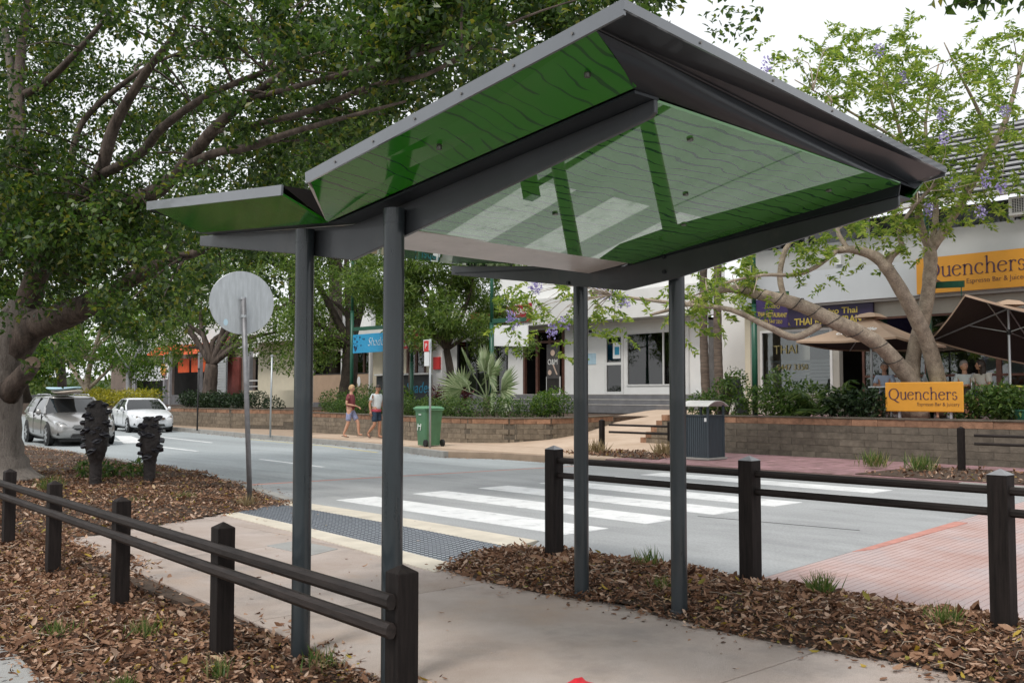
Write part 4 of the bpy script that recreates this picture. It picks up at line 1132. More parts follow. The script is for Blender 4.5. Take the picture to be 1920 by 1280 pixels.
boxpart('header', 'board_dark', rd, 28.84, 28.9, 37.5, 39.8, 4.66, 4.95)
text('OCEAN BREEZE', .22, 'text_white', rd, (28.835, 39.5, 4.72), FACE_STREET)
text('FISH & CHIPS', .2, 'text_white', rd, (28.845, 39.4, 3.85), FACE_STREET)

# restaurant building on the right
rb_ = thing('restaurant_building', 'two-storey restaurant building with white fascia and dark louvred roof', 'building', (25.5, 10, .93))
wall_with_openings(rb_, 25.5, -6, 17.2, .93, 4.0, [(-5, 6, 1.2, 3.9), (6.4, 14.3, 1.0, 3.6), (14.5, 16.85, 1.5, 3.4)], 'beige_wall', name='wall')
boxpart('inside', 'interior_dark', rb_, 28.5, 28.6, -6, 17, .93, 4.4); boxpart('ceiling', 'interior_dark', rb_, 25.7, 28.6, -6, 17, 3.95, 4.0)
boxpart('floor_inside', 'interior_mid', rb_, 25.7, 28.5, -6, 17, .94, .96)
boxpart('end_wall', 'cream_wall', rb_, 25.5, 30, 17.21, 17.4, .93, 5.4)
boxpart('shop_pier', 'white_wall', rb_, 26.6, 29.9, 17.41, 19.2, .93, 5.2)
boxpart('fascia', 'fascia_white', rb_, 25.2, 25.49, -6, 17.4, 4.08, 5.0)
boxpart('upper_wall', 'grey_wall', rb_, 25.6, 25.9, -6, 17.4, 5.0, 5.8)
boxpart('soffit_band', 'grey_wall', rb_, 25.3, 25.6, -6, 17.4, 4.01, 4.075)
window(rb_, 25.5, 14.5, 16.85, 1.5, 3.4, 'frame_white', .07, 'shop_glass')
for i in range(9):
    z = 1.62 + i * .1
    boxpart('blind_slat', 'frame_white', rb_, 25.62, 25.64, 14.6, 16.75, z, z + .085)
text('5447 3350', .24, 'gold_faded', rb_, (25.49, 16.3, 2.22), FACE_STREET, name='window_lettering')
text('THAI', .36, 'gold_faded', rb_, (25.49, 16.4, 2.7), FACE_STREET, name='window_lettering')
for y0 in (6.4, 8.2, 10.0, 11.8):
    window(rb_, 25.5, y0, y0 + 1.8, 1.0, 3.6, 'frame_brown', .06, 'shop_glass', trans=(2.0,))
boxpart('counter', 'brown_panel', rb_, 26.8, 27.2, 6.5, 11, .96, 2.0)
boxpart('back_panel', 'grey_wall', rb_, 28.3, 28.4, 9.0, 11.5, 2.0, 2.9)  # plain grey and brown boards in front of the back wall
boxpart('back_panel', 'brown_panel', rb_, 28.3, 28.4, 6.0, 8.6, 2.4, 3.6)
for y in (14.2, 12.8):
    boxpart('wall_lamp', 'frame_white', rb_, 25.5, 25.6, y, y + .16, 5.15, 5.42)
# clerestory under the louvred roof
for i in range(12):
    y = -5.5 + 1.9 * i
    boxpart('clerestory', 'car_glass', rb_, 25.7, 25.72, y, y + 1.8, 5.82, 6.36); boxpart('clerestory_post', 'grey_wall', rb_, 25.64, 25.76, y + 1.8, y + 1.9, 5.805, 6.37)
boxpart('eave_gutter', 'frame_white', rb_, 25.1, 25.3, -6, 16.9, 6.4, 6.5)
MB().ext([(25.3, -6, 6.42), (25.3, 16.8, 6.42), (27.6, 16.8, 8.75), (27.6, -6, 8.75)], (.15, 0, .1)).build('roof', 'roof_dark', rb_)
for i in range(14):
    t = (i + .3) / 14
    x, z = 25.27 + 2.3 * t, 6.46 + 2.33 * t
    MB().bar((x, -6, z), (x, 16.75, z), .11, .05, up=(-.7, 0, .72)).build('louvre', 'roof_slat', rb_)
ac = thing('air_conditioner', 'white air conditioner with square grille under the louvred roof', 'air conditioner', (25.4, 9.4, 5.9))
boxpart('case', 'frame_white', ac, 25.35, 25.69, 9.02, 9.62, 5.88, 6.34, bevel=.01)
g = MB()
for i in range(9): g.box(25.335, 25.349, 9.09 + i * .055, 9.10 + i * .055, 5.95, 6.28); g.box(25.336, 25.348, 9.09, 9.54, 5.95 + i * .04, 5.957 + i * .04)
boxpart('recess', 'plastic_black', ac, 25.345, 25.352, 9.09, 9.545, 5.945, 6.285); g.build('grille', 'frame_white', ac)
# orange sign on the fascia
os_ = thing('orange_fascia_sign', 'large orange sign board on the white fascia behind the pale tree trunk', 'sign', (25.1, 10.5, 4.1))
boxpart('board', 'orange_sign', os_, 25.1, 25.19, 8.2, 11.85, 4.1, 5.02)
def serif_word(word, s, m, parent, x, y, z, name='lettering', th=.006):
    """old-style serif letters drawn as tapered pen strokes, facing the road (-X)"""
    B = MB()
    def stroke(pts, wd):
        P_ = [V((p[0], p[1], 0)) for p in pts]; n_ = len(P_)
        if not hasattr(wd, '__len__'): wd = [wd] * n_
        L_, R_ = [], []
        for i in range(n_):
            d = (P_[min(i + 1, n_ - 1)] - P_[max(i - 1, 0)]).normalized(); nn = V((-d.y, d.x, 0)) * wd[i] / 2
            L_.append(P_[i] + nn); R_.append(P_[i] - nn)
        for i in range(n_ - 1):
            q = [L_[i], L_[i + 1], R_[i + 1], R_[i]]
            B.ext([(x, y - (adv + p.x) * s, z + p.y * s) for p in q], (th, 0, 0))
    def arc(cx, cy, rx, ry, a0, a1, thin=.05, thick=.17, n_=18):
        pts, w = [], []
        for i in range(n_ + 1):
            t = R(a0 + (a1 - a0) * i / n_); pts.append((cx + rx * math.cos(t), cy + ry * math.sin(t))); w.append(thin + (thick - thin) * abs(math.cos(t)) ** 1.5)
        stroke(pts, w)
    def stem(cx, y0, y1): stroke([(cx, y0), (cx, y1)], .15)
    def foot(cx, yy, w=.34): stroke([(cx - w / 2, yy), (cx + w / 2, yy)], .05)
    def flag(cx, yy): stroke([(cx - .2, yy - .09), (cx + .06, yy - .01)], [.04, .09])
    adv = 0.0
    for ch in word:
        if ch == 'Q':
            arc(.72, .72, .64, .72, 0, 360, .06, .2, 36); stroke([(.62, .02), (.9, -.12), (1.2, -.34), (1.5, -.42)], [.08, .15, .13, .03]); adv += 1.52
        elif ch == 'u':
            stem(.22, .3, 1.0); flag(.22, 1.0); arc(.5, .3, .28, .3, 180, 330, .07, .15); stem(.84, 0, 1.0); flag(.84, 1.0); stroke([(.84, .03), (1.02, .05)], .06); adv += 1.08
        elif ch == 'e':
            arc(.47, .5, .4, .5, 20, 325, .05, .16, 24); stroke([(.1, .58), (.84, .66)], .055); adv += .98
        elif ch in 'nh':
            top = 1.0 if ch == 'n' else 1.62
            stem(.22, 0, top); flag(.22, top); foot(.22, .02); arc(.54, .62, .31, .38, 165, 0, .06, .15); stem(.85, 0, .62); foot(.85, .02); adv += 1.14
        elif ch == 'c':
            arc(.47, .5, .4, .5, 50, 318, .06, .16, 24); stroke([(.70, .84), (.76, .76)], .14); adv += .92
        elif ch == 'r':
            stem(.22, 0, 1.0); flag(.22, 1.0); foot(.22, .02); arc(.5, .66, .24, .32, 160, 60, .06, .12); stroke([(.58, .92), (.70, .86)], .15); adv += .78
        elif ch == 's':
            arc(.36, .74, .24, .24, 40, 250, .06, .12); arc(.38, .27, .26, .26, 75, -150, .06, .13); stroke([(.56, .96), (.56, .78)], [.03, .07]); stroke([(.14, .04), (.14, .24)], [.03, .07]); adv += .72
    return B.build(name, m, parent)
def quench(par, x, y, z, s):
    serif_word('Quenchers', s * .51, 'text_purple', par, x - .004, y, z)
    return text('Espresso Bar & Juicery', s * .34, 'text_purple', par, (x, y - s * 2.0, z - s * .42), FACE_STREET, sx=.92, off=-.003)
quench(os_, 25.095, 11.62, 4.5, .52)
pb = thing('restaurant_sign_band', 'long purple sign band, shade put into its colour, with gold lettering under the white fascia', 'sign', (25.3, 14.5, 3.45))
boxpart('board', 'purple_shaded', pb, 25.35, 25.42, 13.2, 16.3, 3.45, 4.0)
text('Suriyo Thai', .24, 'gold_text', pb, (25.345, 14.9, 3.76), FACE_STREET, sx=1.15, off=.004)
text('THAI RESTAURANT', .27, 'gold_text', pb, (25.345, 15.6, 3.5), FACE_STREET, sx=.95, off=.006)
text('B.Y.O.', .14, 'gold_text', pb, (25.345, 16.1, 3.5), FACE_STREET)

# far left building with red awnings
lb = thing('red_awning_shops', 'row of shops with orange and red awnings beyond the far planter', 'building', (30, 62, 1.5))
wall_with_openings(lb, 31.5, 46, 84, 1.3, 4.6, [(47, 52, 1.5, 4), (53, 59.5, 1.5, 4), (64, 72, 1.5, 4), (73, 80, 1.5, 4)], 'cladding')
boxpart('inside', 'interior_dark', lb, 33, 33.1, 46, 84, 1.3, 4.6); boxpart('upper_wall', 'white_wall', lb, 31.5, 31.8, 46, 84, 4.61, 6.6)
for y0, y1, m, z0, z1 in ((48.6, 53.5, 'fire_red', 3.85, 4.9), (53.6, 58.2, 'white_wall', 3.9, 4.3), (61.8, 64.0, 'red_sign', 3.0, 5.4), (65.5, 69.5, 'orange_awning', 4.35, 5.1), (70, 74.5, 'orange_awning', 4.4, 5.15)):
    MB().ext([(30.4, y0, z0), (30.4, y1, z0), (31.4, y1, z1), (31.4, y0, z1)], (.04, 0, .06)).build('awning', m, lb)
for y0, y1 in ((65.2, 67.4), (67.8, 69.6)): boxpart('hanging_panel', 'orange_awning', lb, 30.9, 30.95, y0, y1, 3.1, 4.1)
cg = MB()
for i in range(14): cg.box(29.9, 30.0, 60.1, 62.1, 1.5 + i * .175, 1.5 + i * .175 + .12)
cg.box(29.94, 30.02, 60.1, 62.1, 1.4, 4.0); cg.build('corrugated_screen', 'corrugated', lb)
for y in (50, 54, 57.5, 64.6, 70.3, 76): boxpart('column', 'post_grey', lb, 30.2, 30.45, y, y + .25, .8, 4.4)
boxpart('railing', 'frame_white', lb, 30.1, 30.15, 50.3, 57.3, 2.35, 2.43); boxpart('railing', 'frame_white', lb, 30.1, 30.15, 50.3, 57.3, 2.0, 2.05)
boxpart('low_wall', 'cream_wall', lb, 27.0, 27.2, 46.5, 52.0, .8, 1.75)
boxpart('door_panel', 'red_brown', lb, 31.3, 31.45, 61.0, 63.5, 1.5, 4.0)
bn_ = thing('white_banner', 'white cloth banner with an orange emblem hung between posts', 'banner', (27.6, 71, 2.6))
b2 = MB()
for i in range(13):
    t = i / 12
    b2.v += [(28.0 + .06 * math.sin(t * 9), 70.0 - 5.6 * t, 3.6 - .12 * math.sin(math.pi * t)), (28.0 + .1 * math.sin(t * 11), 70.0 - 5.6 * t, 2.55 - .10 * math.sin(math.pi * t))]
b2.f = [(2 * i, 2 * i + 2, 2 * i + 3, 2 * i + 1) for i in range(12)]
b2.build('cloth', 'banner_white', bn_)
MB().lathe([(.42, -.01), (.42, 0)], (27.86, 65.1, 3.2), 14, 'x').build('emblem', 'orange_sign', bn_)
text('W', .6, 'red_sign', bn_, (27.85, 65.3, 2.52), FACE_STREET)
for y in (70.15, 64.3): boxpart('banner_post', 'post_grey', bn_, 27.95, 28.1, y - .1, y + .1, .8, 4.4)
# end-stop: a wooded rise closing the street
hill = MB(); 
for i in range(31):
    a = -0.6 + 2.6 * i / 30
    x, y = 150 * math.cos(a), 150 * math.sin(a)
    hill.v += [(x, y, -.4), (x * 1.05, y * 1.05, 5 + 1.5 * math.sin(i * 1.7))]
hill.f = [(2 * i, 2 * i + 2, 2 * i + 3, 2 * i + 1) for i in range(30)]
struct(hill.build('hill', 'hill_green'))
# ------------------------------------------------------------------ green sign posts and hanging signs
def green_post(label, x, y, z0, z1, bracket=None):
    g = thing('green_post', label, 'post', (x, y, z0), 'green steel sign posts in the planters')
    MB().tube([(x, y, z0), (x, y, z0 + (z1 - z0) * .55)], .075, 14).build('lower_tube', 'green_paint', g, smooth=True)
    MB().tube([(x, y, z0 + (z1 - z0) * .55 + .001), (x, y, z1)], .06, 14).build('upper_tube', 'green_paint', g, smooth=True)
    MB().lathe([(.082, -.03), (.082, .03)], (x, y, z0 + (z1 - z0) * .55), 14).build('collar', 'green_paint', g)
    if bracket:
        zb, y2 = bracket
        MB().bar((x, y, zb), (x, y2, zb - .03), .06, .15).build('bracket', 'green_paint', g)
        for yy in (y + (y2 - y) * .12, y + (y2 - y) * .92):
            MB().tube([(x, yy, zb - .05), (x, yy, zb - .3)], .012, 6).build('hanger', 'green_paint', g)
    return g
green_post('green post carrying the blue sign, left of the walking men', 23.0, 34.95, .7, 8.45, (4.22, 32.0))
green_post('green post between the blue sign and the red menu board', 23.0, 30.8, .7, 4.4)
green_post('tall green post carrying the blank white hanging sign', 23.0, 26.15, .7, 6.7, (4.08, 24.4))
green_post('green post carrying the purple restaurant sign behind the grey litter bin', 22.0, 14.72, .9, 6.2, (4.06, 13.7))
green_post('green post rising between the pale tree trunks', 22.9, 10.55, .9, 5.9, (4.06, 9.7))
bsn = thing('blue_sign', 'bright blue hanging sign with white script and dark blossoms', 'sign', (22.97, 33.4, 3.2))
boxpart('board', 'blue_sign', bsn, 22.96, 23.0, 32.05, 34.82, 3.22, 3.98)
text('Shades', .5, 'text_white', bsn, (22.955, 33.75, 3.48), FACE_STREET, shear=.3, sx=.95, off=-.012)
fm = MB()
for i in range(26):
    y, z, r = 34.75 - abs(rnd.gauss(0, .32)), 3.3 + rnd.uniform(0, .6), rnd.uniform(.012, .05)
    if y < 33.6: continue
    for k in range(5):
        a = k * 1.2566
        fm.lathe([(r * .5, -.003), (r * .5, 0)], (22.956, y + math.cos(a) * r * .6, z + math.sin(a) * r * .6), 6, 'x')
fm.build('printed_blossoms', 'text_navy', bsn)
wsn = thing('blank_hanging_sign', 'blank white rectangular sign hanging from the green bracket', 'sign', (22.97, 25.1, 3.1))
MB().ext([(22.96, 25.98, 3.92), (22.96, 24.28, 3.84), (22.96, 24.28, 3.13), (22.96, 25.98, 3.2)], (.04, 0, 0)).build('board', 'sign_white', wsn, bevel=.004)
boxpart('maker_mark', 'text_navy', wsn, 22.955, 22.959, 24.36, 24.44, 3.2, 3.26)
psn = thing('purple_sign', 'small purple sign with yellow lettering on the green post', 'sign', (22, 14.2, 3.2))
MB().ext([(21.98, 14.64, 3.95), (21.98, 13.72, 3.87), (21.98, 13.72, 3.2), (21.98, 14.64, 3.3)], (.04, 0, 0)).build('board', 'purple_sign', psn)
text('SURIYO', .13, 'gold_text', psn, (21.975, 14.38, 3.72), (R(90), R(5), R(-90)))
text('THAI RESTAURANT', .16, 'gold_text', psn, (21.975, 14.6, 3.52), (R(90), R(5), R(-90)), sx=.62, off=.003)
text('PH 5447 3350', .13, 'gold_text', psn, (21.975, 14.4, 3.34), (R(90), R(5), R(-90)), sx=.7)
qs = thing('orange_garden_sign', 'low orange sign board standing on two feet on top of the block wall', 'sign', (21.4, 10, .95))
MB().box(21.38, 21.42, 9.13, 10.88, 1.13, 1.78).build('board', 'orange_sign', qs, bevel=.02)
for y in (9.4, 10.55): MB().box(21.42, 21.47, y, y + .05, .93, 1.5).build('stake', 'post_grey', qs)
quench(qs, 21.375, 10.79, 1.40, .325)
# a-frame board by the restaurant
af = thing('sandwich_board', 'dark sandwich board among the shrubs left of the purple sign', 'sign', (22.9, 16.0, .95))
for s in (-1, 1):
    MB().ext([(22.6, 16.0 + s * .03, 1.95), (23.1, 16.0 + s * .03, 1.95), (23.1, 16.0 + s * .32, .95), (22.6, 16.0 + s * .32, .95)], (0, s * .03, 0)).build('panel', 'board_dark', af)
MB().box(22.58, 23.12, 15.97, 16.03, 1.95, 2.0).build('hinge', 'frame_brown', af)

# parking sign, thin posts
pk = thing('parking_sign', 'thin galvanised post with small red and white parking plates by the green bin', 'sign', (16.95, 21.75, .05))
MB().tube([(16.95, 21.85, 0), (16.97, 21.88, 3.05)], .032, 10).build('post', 'galv', pk, smooth=True)
boxpart('upper_plate', 'sign_white', pk, 16.90, 16.91, 21.83, 22.1, 2.72, 3.03); boxpart('red_panel', 'fire_red', pk, 16.893, 16.899, 21.86, 22.07, 2.70, 3.0)
boxpart('lower_plate', 'sign_white', pk, 16.90, 16.91, 21.84, 22.06, 2.3, 2.69)
text('P', .2, 'text_white', pk, (16.89, 22.02, 2.79), FACE_STREET)
for lab, x, y, h, m in (('thin dark pole at the kerb beside the white car', 18.55, 39.8, 2.6, 'plastic_black'), ('thin pale post at the kerb right of the round sign pole', 17.6, 31.9, 2.9, 'galv')):
    p = MB().tube([(x, y, 0), (x + .03, y, h)], .035, 8).build('kerb_pole', m, smooth=True)
    MB().lathe([(.05, 0), (.05, .05), (.02, .06)], (x + .03, y, h - .03), 8).build('pole_cap', m, p)
    tag(p, lab, 'pole', 'thin poles at the far kerb')

# ------------------------------------------------------------------ bins
wb = thing('wheelie_bin', 'green two-wheeled rubbish bin with a white H at the far kerb', 'bin', (0, 0, 0))
def rr_(w, d, z, cx=0, cy=0): return [(cx + a * w / 2, cy + b * d / 2, z) for a, b in ((-1, -.86), (-.9, -1), (.9, -1), (1, -.86), (1, .86), (.9, 1), (-.9, 1), (-1, .86))]
MB().loft([rr_(.46, .50, .03), rr_(.50, .56, .5), rr_(.56, .66, 1.0), rr_(.60, .70, 1.0), rr_(.60, .70, 1.04)]).build('body', 'bin_green', wb)
MB().loft([rr_(.63, .76, 1.041, 0, .01), rr_(.64, .78, 1.07, 0, .01), rr_(.5, .62, 1.12, 0, .02), rr_(.2, .3, 1.13, 0, .02)]).build('lid', 'bin_lid_green', wb)
MB().tube([(-.24, -.42, 1.02), (.24, -.42, 1.02)], .018, 8).build('handle', 'bin_green', wb)
for s in (-1, 1):
    w = MB().lathe([(.06, -.03), (.10, -.03), (.10, .03), (.06, .03)], (s * .27, -.30, .10), 18, 'x').build('wheel', 'rubber', wb)
    MB().lathe([(.055, -.026), (.055, .026)], (s * .27, -.30, .10), 12, 'x').build('hub', 'plastic_black', w)
text('H', .36, 'text_white', wb, (-.274, .2, .45), (R(84), 0, R(-90)), sx=.9)
MB().box(-.288, -.282, -.06, .08, .88, .91).build('label_strip', 'text_white', wb)
wb.location = (17.32, 22.38, .055); wb.rotation_euler = (0, 0, R(-8))
lb_ = thing('litter_bin', 'slate grey slatted litter bin with a pale curved roof', 'bin', (0, 0, 0))
MB().box(-.36, .36, -.36, .36, .02, .06).build('plinth', 'kerb', lb_)
MB().box(-.29, .29, -.29, .29, .06, .96).build('core', 'plastic_black', lb_)
for sx, sy in ((-1, 0), (1, 0), (0, -1), (0, 1)):
    for k in range(11):
        t = -.275 + .055 * k
        if sx: MB().box(sx * .29 if sx > 0 else -.306, .306 if sx > 0 else -.29, t - .022, t + .022, .06, .98).build('slat', 'bin_grey', lb_)
        else: MB().box(t - .022, t + .022, .29 if sy > 0 else -.306, .306 if sy > 0 else -.29, .06, .98).build('slat', 'bin_grey', lb_)
for sx in (-1, 1):
    for sy in (-1, 1):
        MB().box(sx * .30 - .022, sx * .30 + .022, sy * .30 - .022, sy * .30 + .022, .05, 1.22).build('corner_post', 'bin_grey', lb_)
MB().box(-.325, .325, -.325, .325, .98, 1.0).build('top_frame', 'bin_grey', lb_)
rf = MB(); o = []
for i in range(11):
    t = i / 10 * 2 - 1
    o.append([(t * .40, -.38, 1.31 - .12 * t * t), (t * .40, .38, 1.31 - .12 * t * t), (t * .40, .38, 1.325 - .12 * t * t), (t * .40, -.38, 1.325 - .12 * t * t)])
rf.loft(o).build('roof', 'bin_roof', lb_)
MB().box(-.312, -.307, -.27, -.21, .86, .94).build('sticker', 'sign_white', lb_)
lb_.location = (18.35, 13.62, .05); lb_.rotation_euler = (0, 0, R(2))

# ------------------------------------------------------------------ cafe umbrellas and furniture
def umbrella(label, x, y, z0, zr, za, hw, rot, top_m, txt=None, tilt=0.0):
    u = thing('cafe_umbrella', label, 'umbrella', (x, y, z0), 'square cafe umbrellas on the terrace')
    MB().tube([(x, y, z0), (x, y, za - .05)], .03, 10).build('pole', 'alu', u)
    ca, sa = math.cos(rot), math.sin(rot)
    cr = [(x + ca * a * hw - sa * b * hw, y + sa * a * hw + ca * b * hw) for a, b in ((-1, -1), (1, -1), (1, 1), (-1, 1))]
    def canopy(dz):
        m = MB()
        for i in range(4):
            (ax, ay), (bx, by) = cr[i], cr[(i + 1) % 4]
            rows = 5; g = []
            for r in range(rows + 1):
                t = r / rows
                row = []
                for c in range(7):
                    s = c / 6; ex, ey = ax + (bx - ax) * s, ay + (by - ay) * s
                    sag = .05 * math.sin(math.pi * s) * t + .05 * math.sin(math.pi * t)
                    row.append((x + (ex - x) * t, y + (ey - y) * t, za + (zr - za) * t - sag + dz - tilt * (ex - x) * t))
                g.append(row)
            for r in range(rows):
                for c in range(6): m.add([g[r][c], g[r][c + 1], g[r + 1][c + 1], g[r + 1][c]], [(0, 1, 2, 3)])
            # valance
            if dz == 0:
                for c in range(6):
                    p, q = g[rows][c], g[rows][c + 1]; m.add([p, q, (q[0], q[1], q[2] - .05), (p[0], p[1], p[2] - .05)], [(0, 1, 2, 3)])
        return m
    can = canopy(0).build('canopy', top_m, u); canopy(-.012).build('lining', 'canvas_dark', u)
    vt = MB(); vt.loft([[(x + ca * a * s - sa * b * s, y + sa * a * s + ca * b * s, z) for a, b in ((-1, -1), (1, -1), (1, 1), (-1, 1))] for s, z in ((.3, za - .03), (.18, za + .06), (.03, za + .10))]); vt.build('vent', top_m, can)
    for px, py in cr:
        rbm = MB().bar((x, y, za - .1), (x + (px - x) * .97, y + (py - y) * .97, zr - .04 - tilt * (px - x)), .02, .03).build('rib', 'alu', u)
        MB().bar((x, y, za - .62), (x + (px - x) * .5, y + (py - y) * .5, (za + zr) / 2 - .08 - tilt * (px - x) * .5), .016, .02).build('strut', 'alu', rbm)
    MB().lathe([(.05, -.06), (.05, .06)], (x, y, za - .62), 10).build('hub', 'plastic_black', u)
    MB().lathe([(.3, 0), (.3, .06), (.05, .1)], (x, y, z0), 16).build('base', 'plastic_black', u)
    if txt:
        sl = math.atan2(za - zr - tilt * hw, hw)
        text('Montville', .26, 'text_white', can, (x - hw * .72 , y + .35, zr + (za - zr) * .30 + tilt * hw * .72 + .02), (sl, 0, R(-90)), off=.004)
        text('Coffee', .2, 'text_white', can, (x - hw * .85, y + .35, zr + (za - zr) * .16 + tilt * hw * .85 + .02), (sl, 0, R(-90)), off=.004)
    return u
umbrella('tan cafe umbrella with white lettering behind the leaning pale trunk', 23.3, 12.2, .93, 2.78, 3.45, 1.3, 0, 'canvas_tan', True, tilt=.05)
umbrella('dark cafe umbrella seen from below at the right edge', 22.9, 8.75, .93, 2.88, 3.5, 1.3, R(40), 'canvas_tan', tilt=.40)
def chair_proto():
    c = thing('cafe_chair', 'x', 'chair', (0, 0, 0), 'cafe chairs on the terrace')
    MB().box(-.2, .2, -.2, .2, .43, .46).build('seat', 'alu', c, bevel=.01)
    MB().box(.17, .2, -.2, .2, .55, .85).build('backrest', 'alu', c, bevel=.008)
    for a in (-.18, .18):
        for b in (-.18, .18): MB().tube([(a, b, 0), (a, b, .43 if a < 0 else .84)], .012, 6).build('leg', 'alu', c)
    return c
ch0 = chair_proto()
def place_chair(i, x, y, rot, label):
    c = ch0 if i == 0 else copy_tree(ch0)
    c.location = (x, y, .93); c.rotation_euler = (0, 0, rot); c['label'] = label
place_chair(0, 23.0, 11.65, R(0), 'cafe chair under the man in the pale blue shirt')
place_chair(1, 23.2, 9.8, R(90), 'cafe chair under the woman in the white top')
place_chair(2, 22.9, 9.35, R(100), 'cafe chair under the dark-haired woman at the terrace table')
place_chair(3, 23.0, 10.45, R(-60), 'cafe chair behind the right pale trunk')
def table(label, x, y, m):
    t = thing('cafe_table', label, 'table', (x, y, .93), 'cafe tables on the terrace')
    MB().box(x - .38, x + .38, y - .38, y + .38, 1.66, 1.70).build('top', m, t, bevel=.01)
    MB().tube([(x, y, .95), (x, y, 1.66)], .035, 8).build('leg', 'alu', t); MB().lathe([(.25, 0), (.22, .03), (.04, .06)], (x, y, .93), 12).build('foot', 'plastic_black', t)
table('cafe table with yellow top at the right edge of the terrace', 22.55, 8.45, 'table_yellow')
table('cafe table between the seated women and the pale trunk', 22.6, 10.0, 'table_yellow')
table('cafe table in front of the man in pale blue', 22.5, 11.3, 'alu')

# ------------------------------------------------------------------ people
def skin_mesh(nodes, edges, sub=2, root=0):
    """nodes: list of (x,y,z,r1,r2) -> evaluated skin-modifier mesh"""
    me = bpy.data.meshes.new('sk'); me.from_pydata([n[:3] for n in nodes], edges, []); me.update()
    ob = bpy.data.objects.new('sk', me); col.objects.link(ob)
    ob.modifiers.new('s', 'SKIN')
    for i, n in enumerate(nodes):
        sv = me.skin_vertices[0].data[i]; sv.radius = (n[3], n[4] if len(n) > 4 else n[3]); sv.use_root = (i == root)
    s = ob.modifiers.new('d', 'SUBSURF'); s.levels = sub; s.render_levels = sub
    bpy.context.view_layer.update()
    r = bpy.data.meshes.new_from_object(ob.evaluated_get(bpy.context.evaluated_depsgraph_get()))
    bpy.data.objects.remove(ob)
    return r
def head_mb(c, yaw, s=1.0, tilt=0.0):
    """skull with brow, nose, chin and ears, facing +X before yaw"""
    m = MB(); nu, nv = 18, 14
    for j in range(nv + 1):
        v = math.pi * j / nv
        for i in range(nu):
            u = 2 * math.pi * i / nu
            x, y, z = math.sin(v) * math.cos(u), math.sin(v) * math.sin(u), math.cos(v)
            w = 1 - .22 * max(0, -z) ; fx = x * .098 * (1 if x < 0 else .94); fy = y * .076 * w; fz = z * .118
            if x > .8 and -.35 < z < .1: fx += .024 * (1 - abs(y) * 3.2 if abs(y) < .3 else 0) * (1 - abs(z + .15) * 2.5)   # nose
            if x > .5 and z < -.55: fx += .012                                                                      # chin
            if x > .75 and .05 < z < .3: fx -= .006 * (1 if .15 < abs(y) < .6 else 0)                                 # eye sockets
            m.v.append((fx, fy, fz))
    for j in range(nv):
        for i in range(nu):
            i2 = (i + 1) % nu; m.f.append((j * nu + i, (j + 1) * nu + i, (j + 1) * nu + i2, j * nu + i2))
    for sgn in (-1, 1): m.lathe([(.008, -.012), (.03, -.004), (.028, .006), (.01, .01)], (-.005, sgn * .078, -.01), 8, 'y')
    cy, sy = math.cos(yaw), math.sin(yaw); ct, st_ = math.cos(tilt), math.sin(tilt)
    def tr(p):
        x, y, z = p; x, z = x * ct + z * st_, -x * st_ + z * ct
        return (c[0] + s * (x * cy - y * sy), c[1] + s * (x * sy + y * cy), c[2] + s * z)
    m.v = [tr(p) for p in m.v]; m.tr = tr
    return m
def add_mb(me, m):
    v0 = len(me.vertices)
    vs = [tuple(v.co) for v in me.vertices] + list(m.v); fs = [tuple(p.vertices) for p in me.polygons] + [tuple(i + v0 for i in f) for f in m.f]
    n = bpy.data.meshes.new('body'); n.from_pydata(vs, [], fs); n.polygons.foreach_set('use_smooth', [True] * len(n.polygons)); n.update()
    return n
def hand_mb(w, d, up, side, s=1.0):
    """palm and five fingers from wrist point w along direction d; thumb on `side`"""
    w, d, up = V(w), V(d).normalized(), V(up).normalized(); sd = d.cross(up).normalized() * side
    m = MB()
    m.loft([[w + d * t + sd * a * wd + up * b * .013 for a, b in ((-1, -1), (1, -1), (1, 1), (-1, 1))] for t, wd in ((-.02, .022), (.03, .036), (.085, .04))])
    for k, L in enumerate((.066, .078, .082, .072)):
        a = w + d * .08 + sd * (-.03 + .02 * k); b = a + d * L * .5 - up * .012; c = b + d * L * .4 - up * .03
        m.tube([a, b, c], [.0095, .009, .007], 6)
    a = w + d * .02 + sd * .034; b = a + d * .035 + sd * .028; c = b + d * .03 + sd * .004 - up * .01
    m.tube([a, b, c], [.012, .011, .008], 6)
    return m
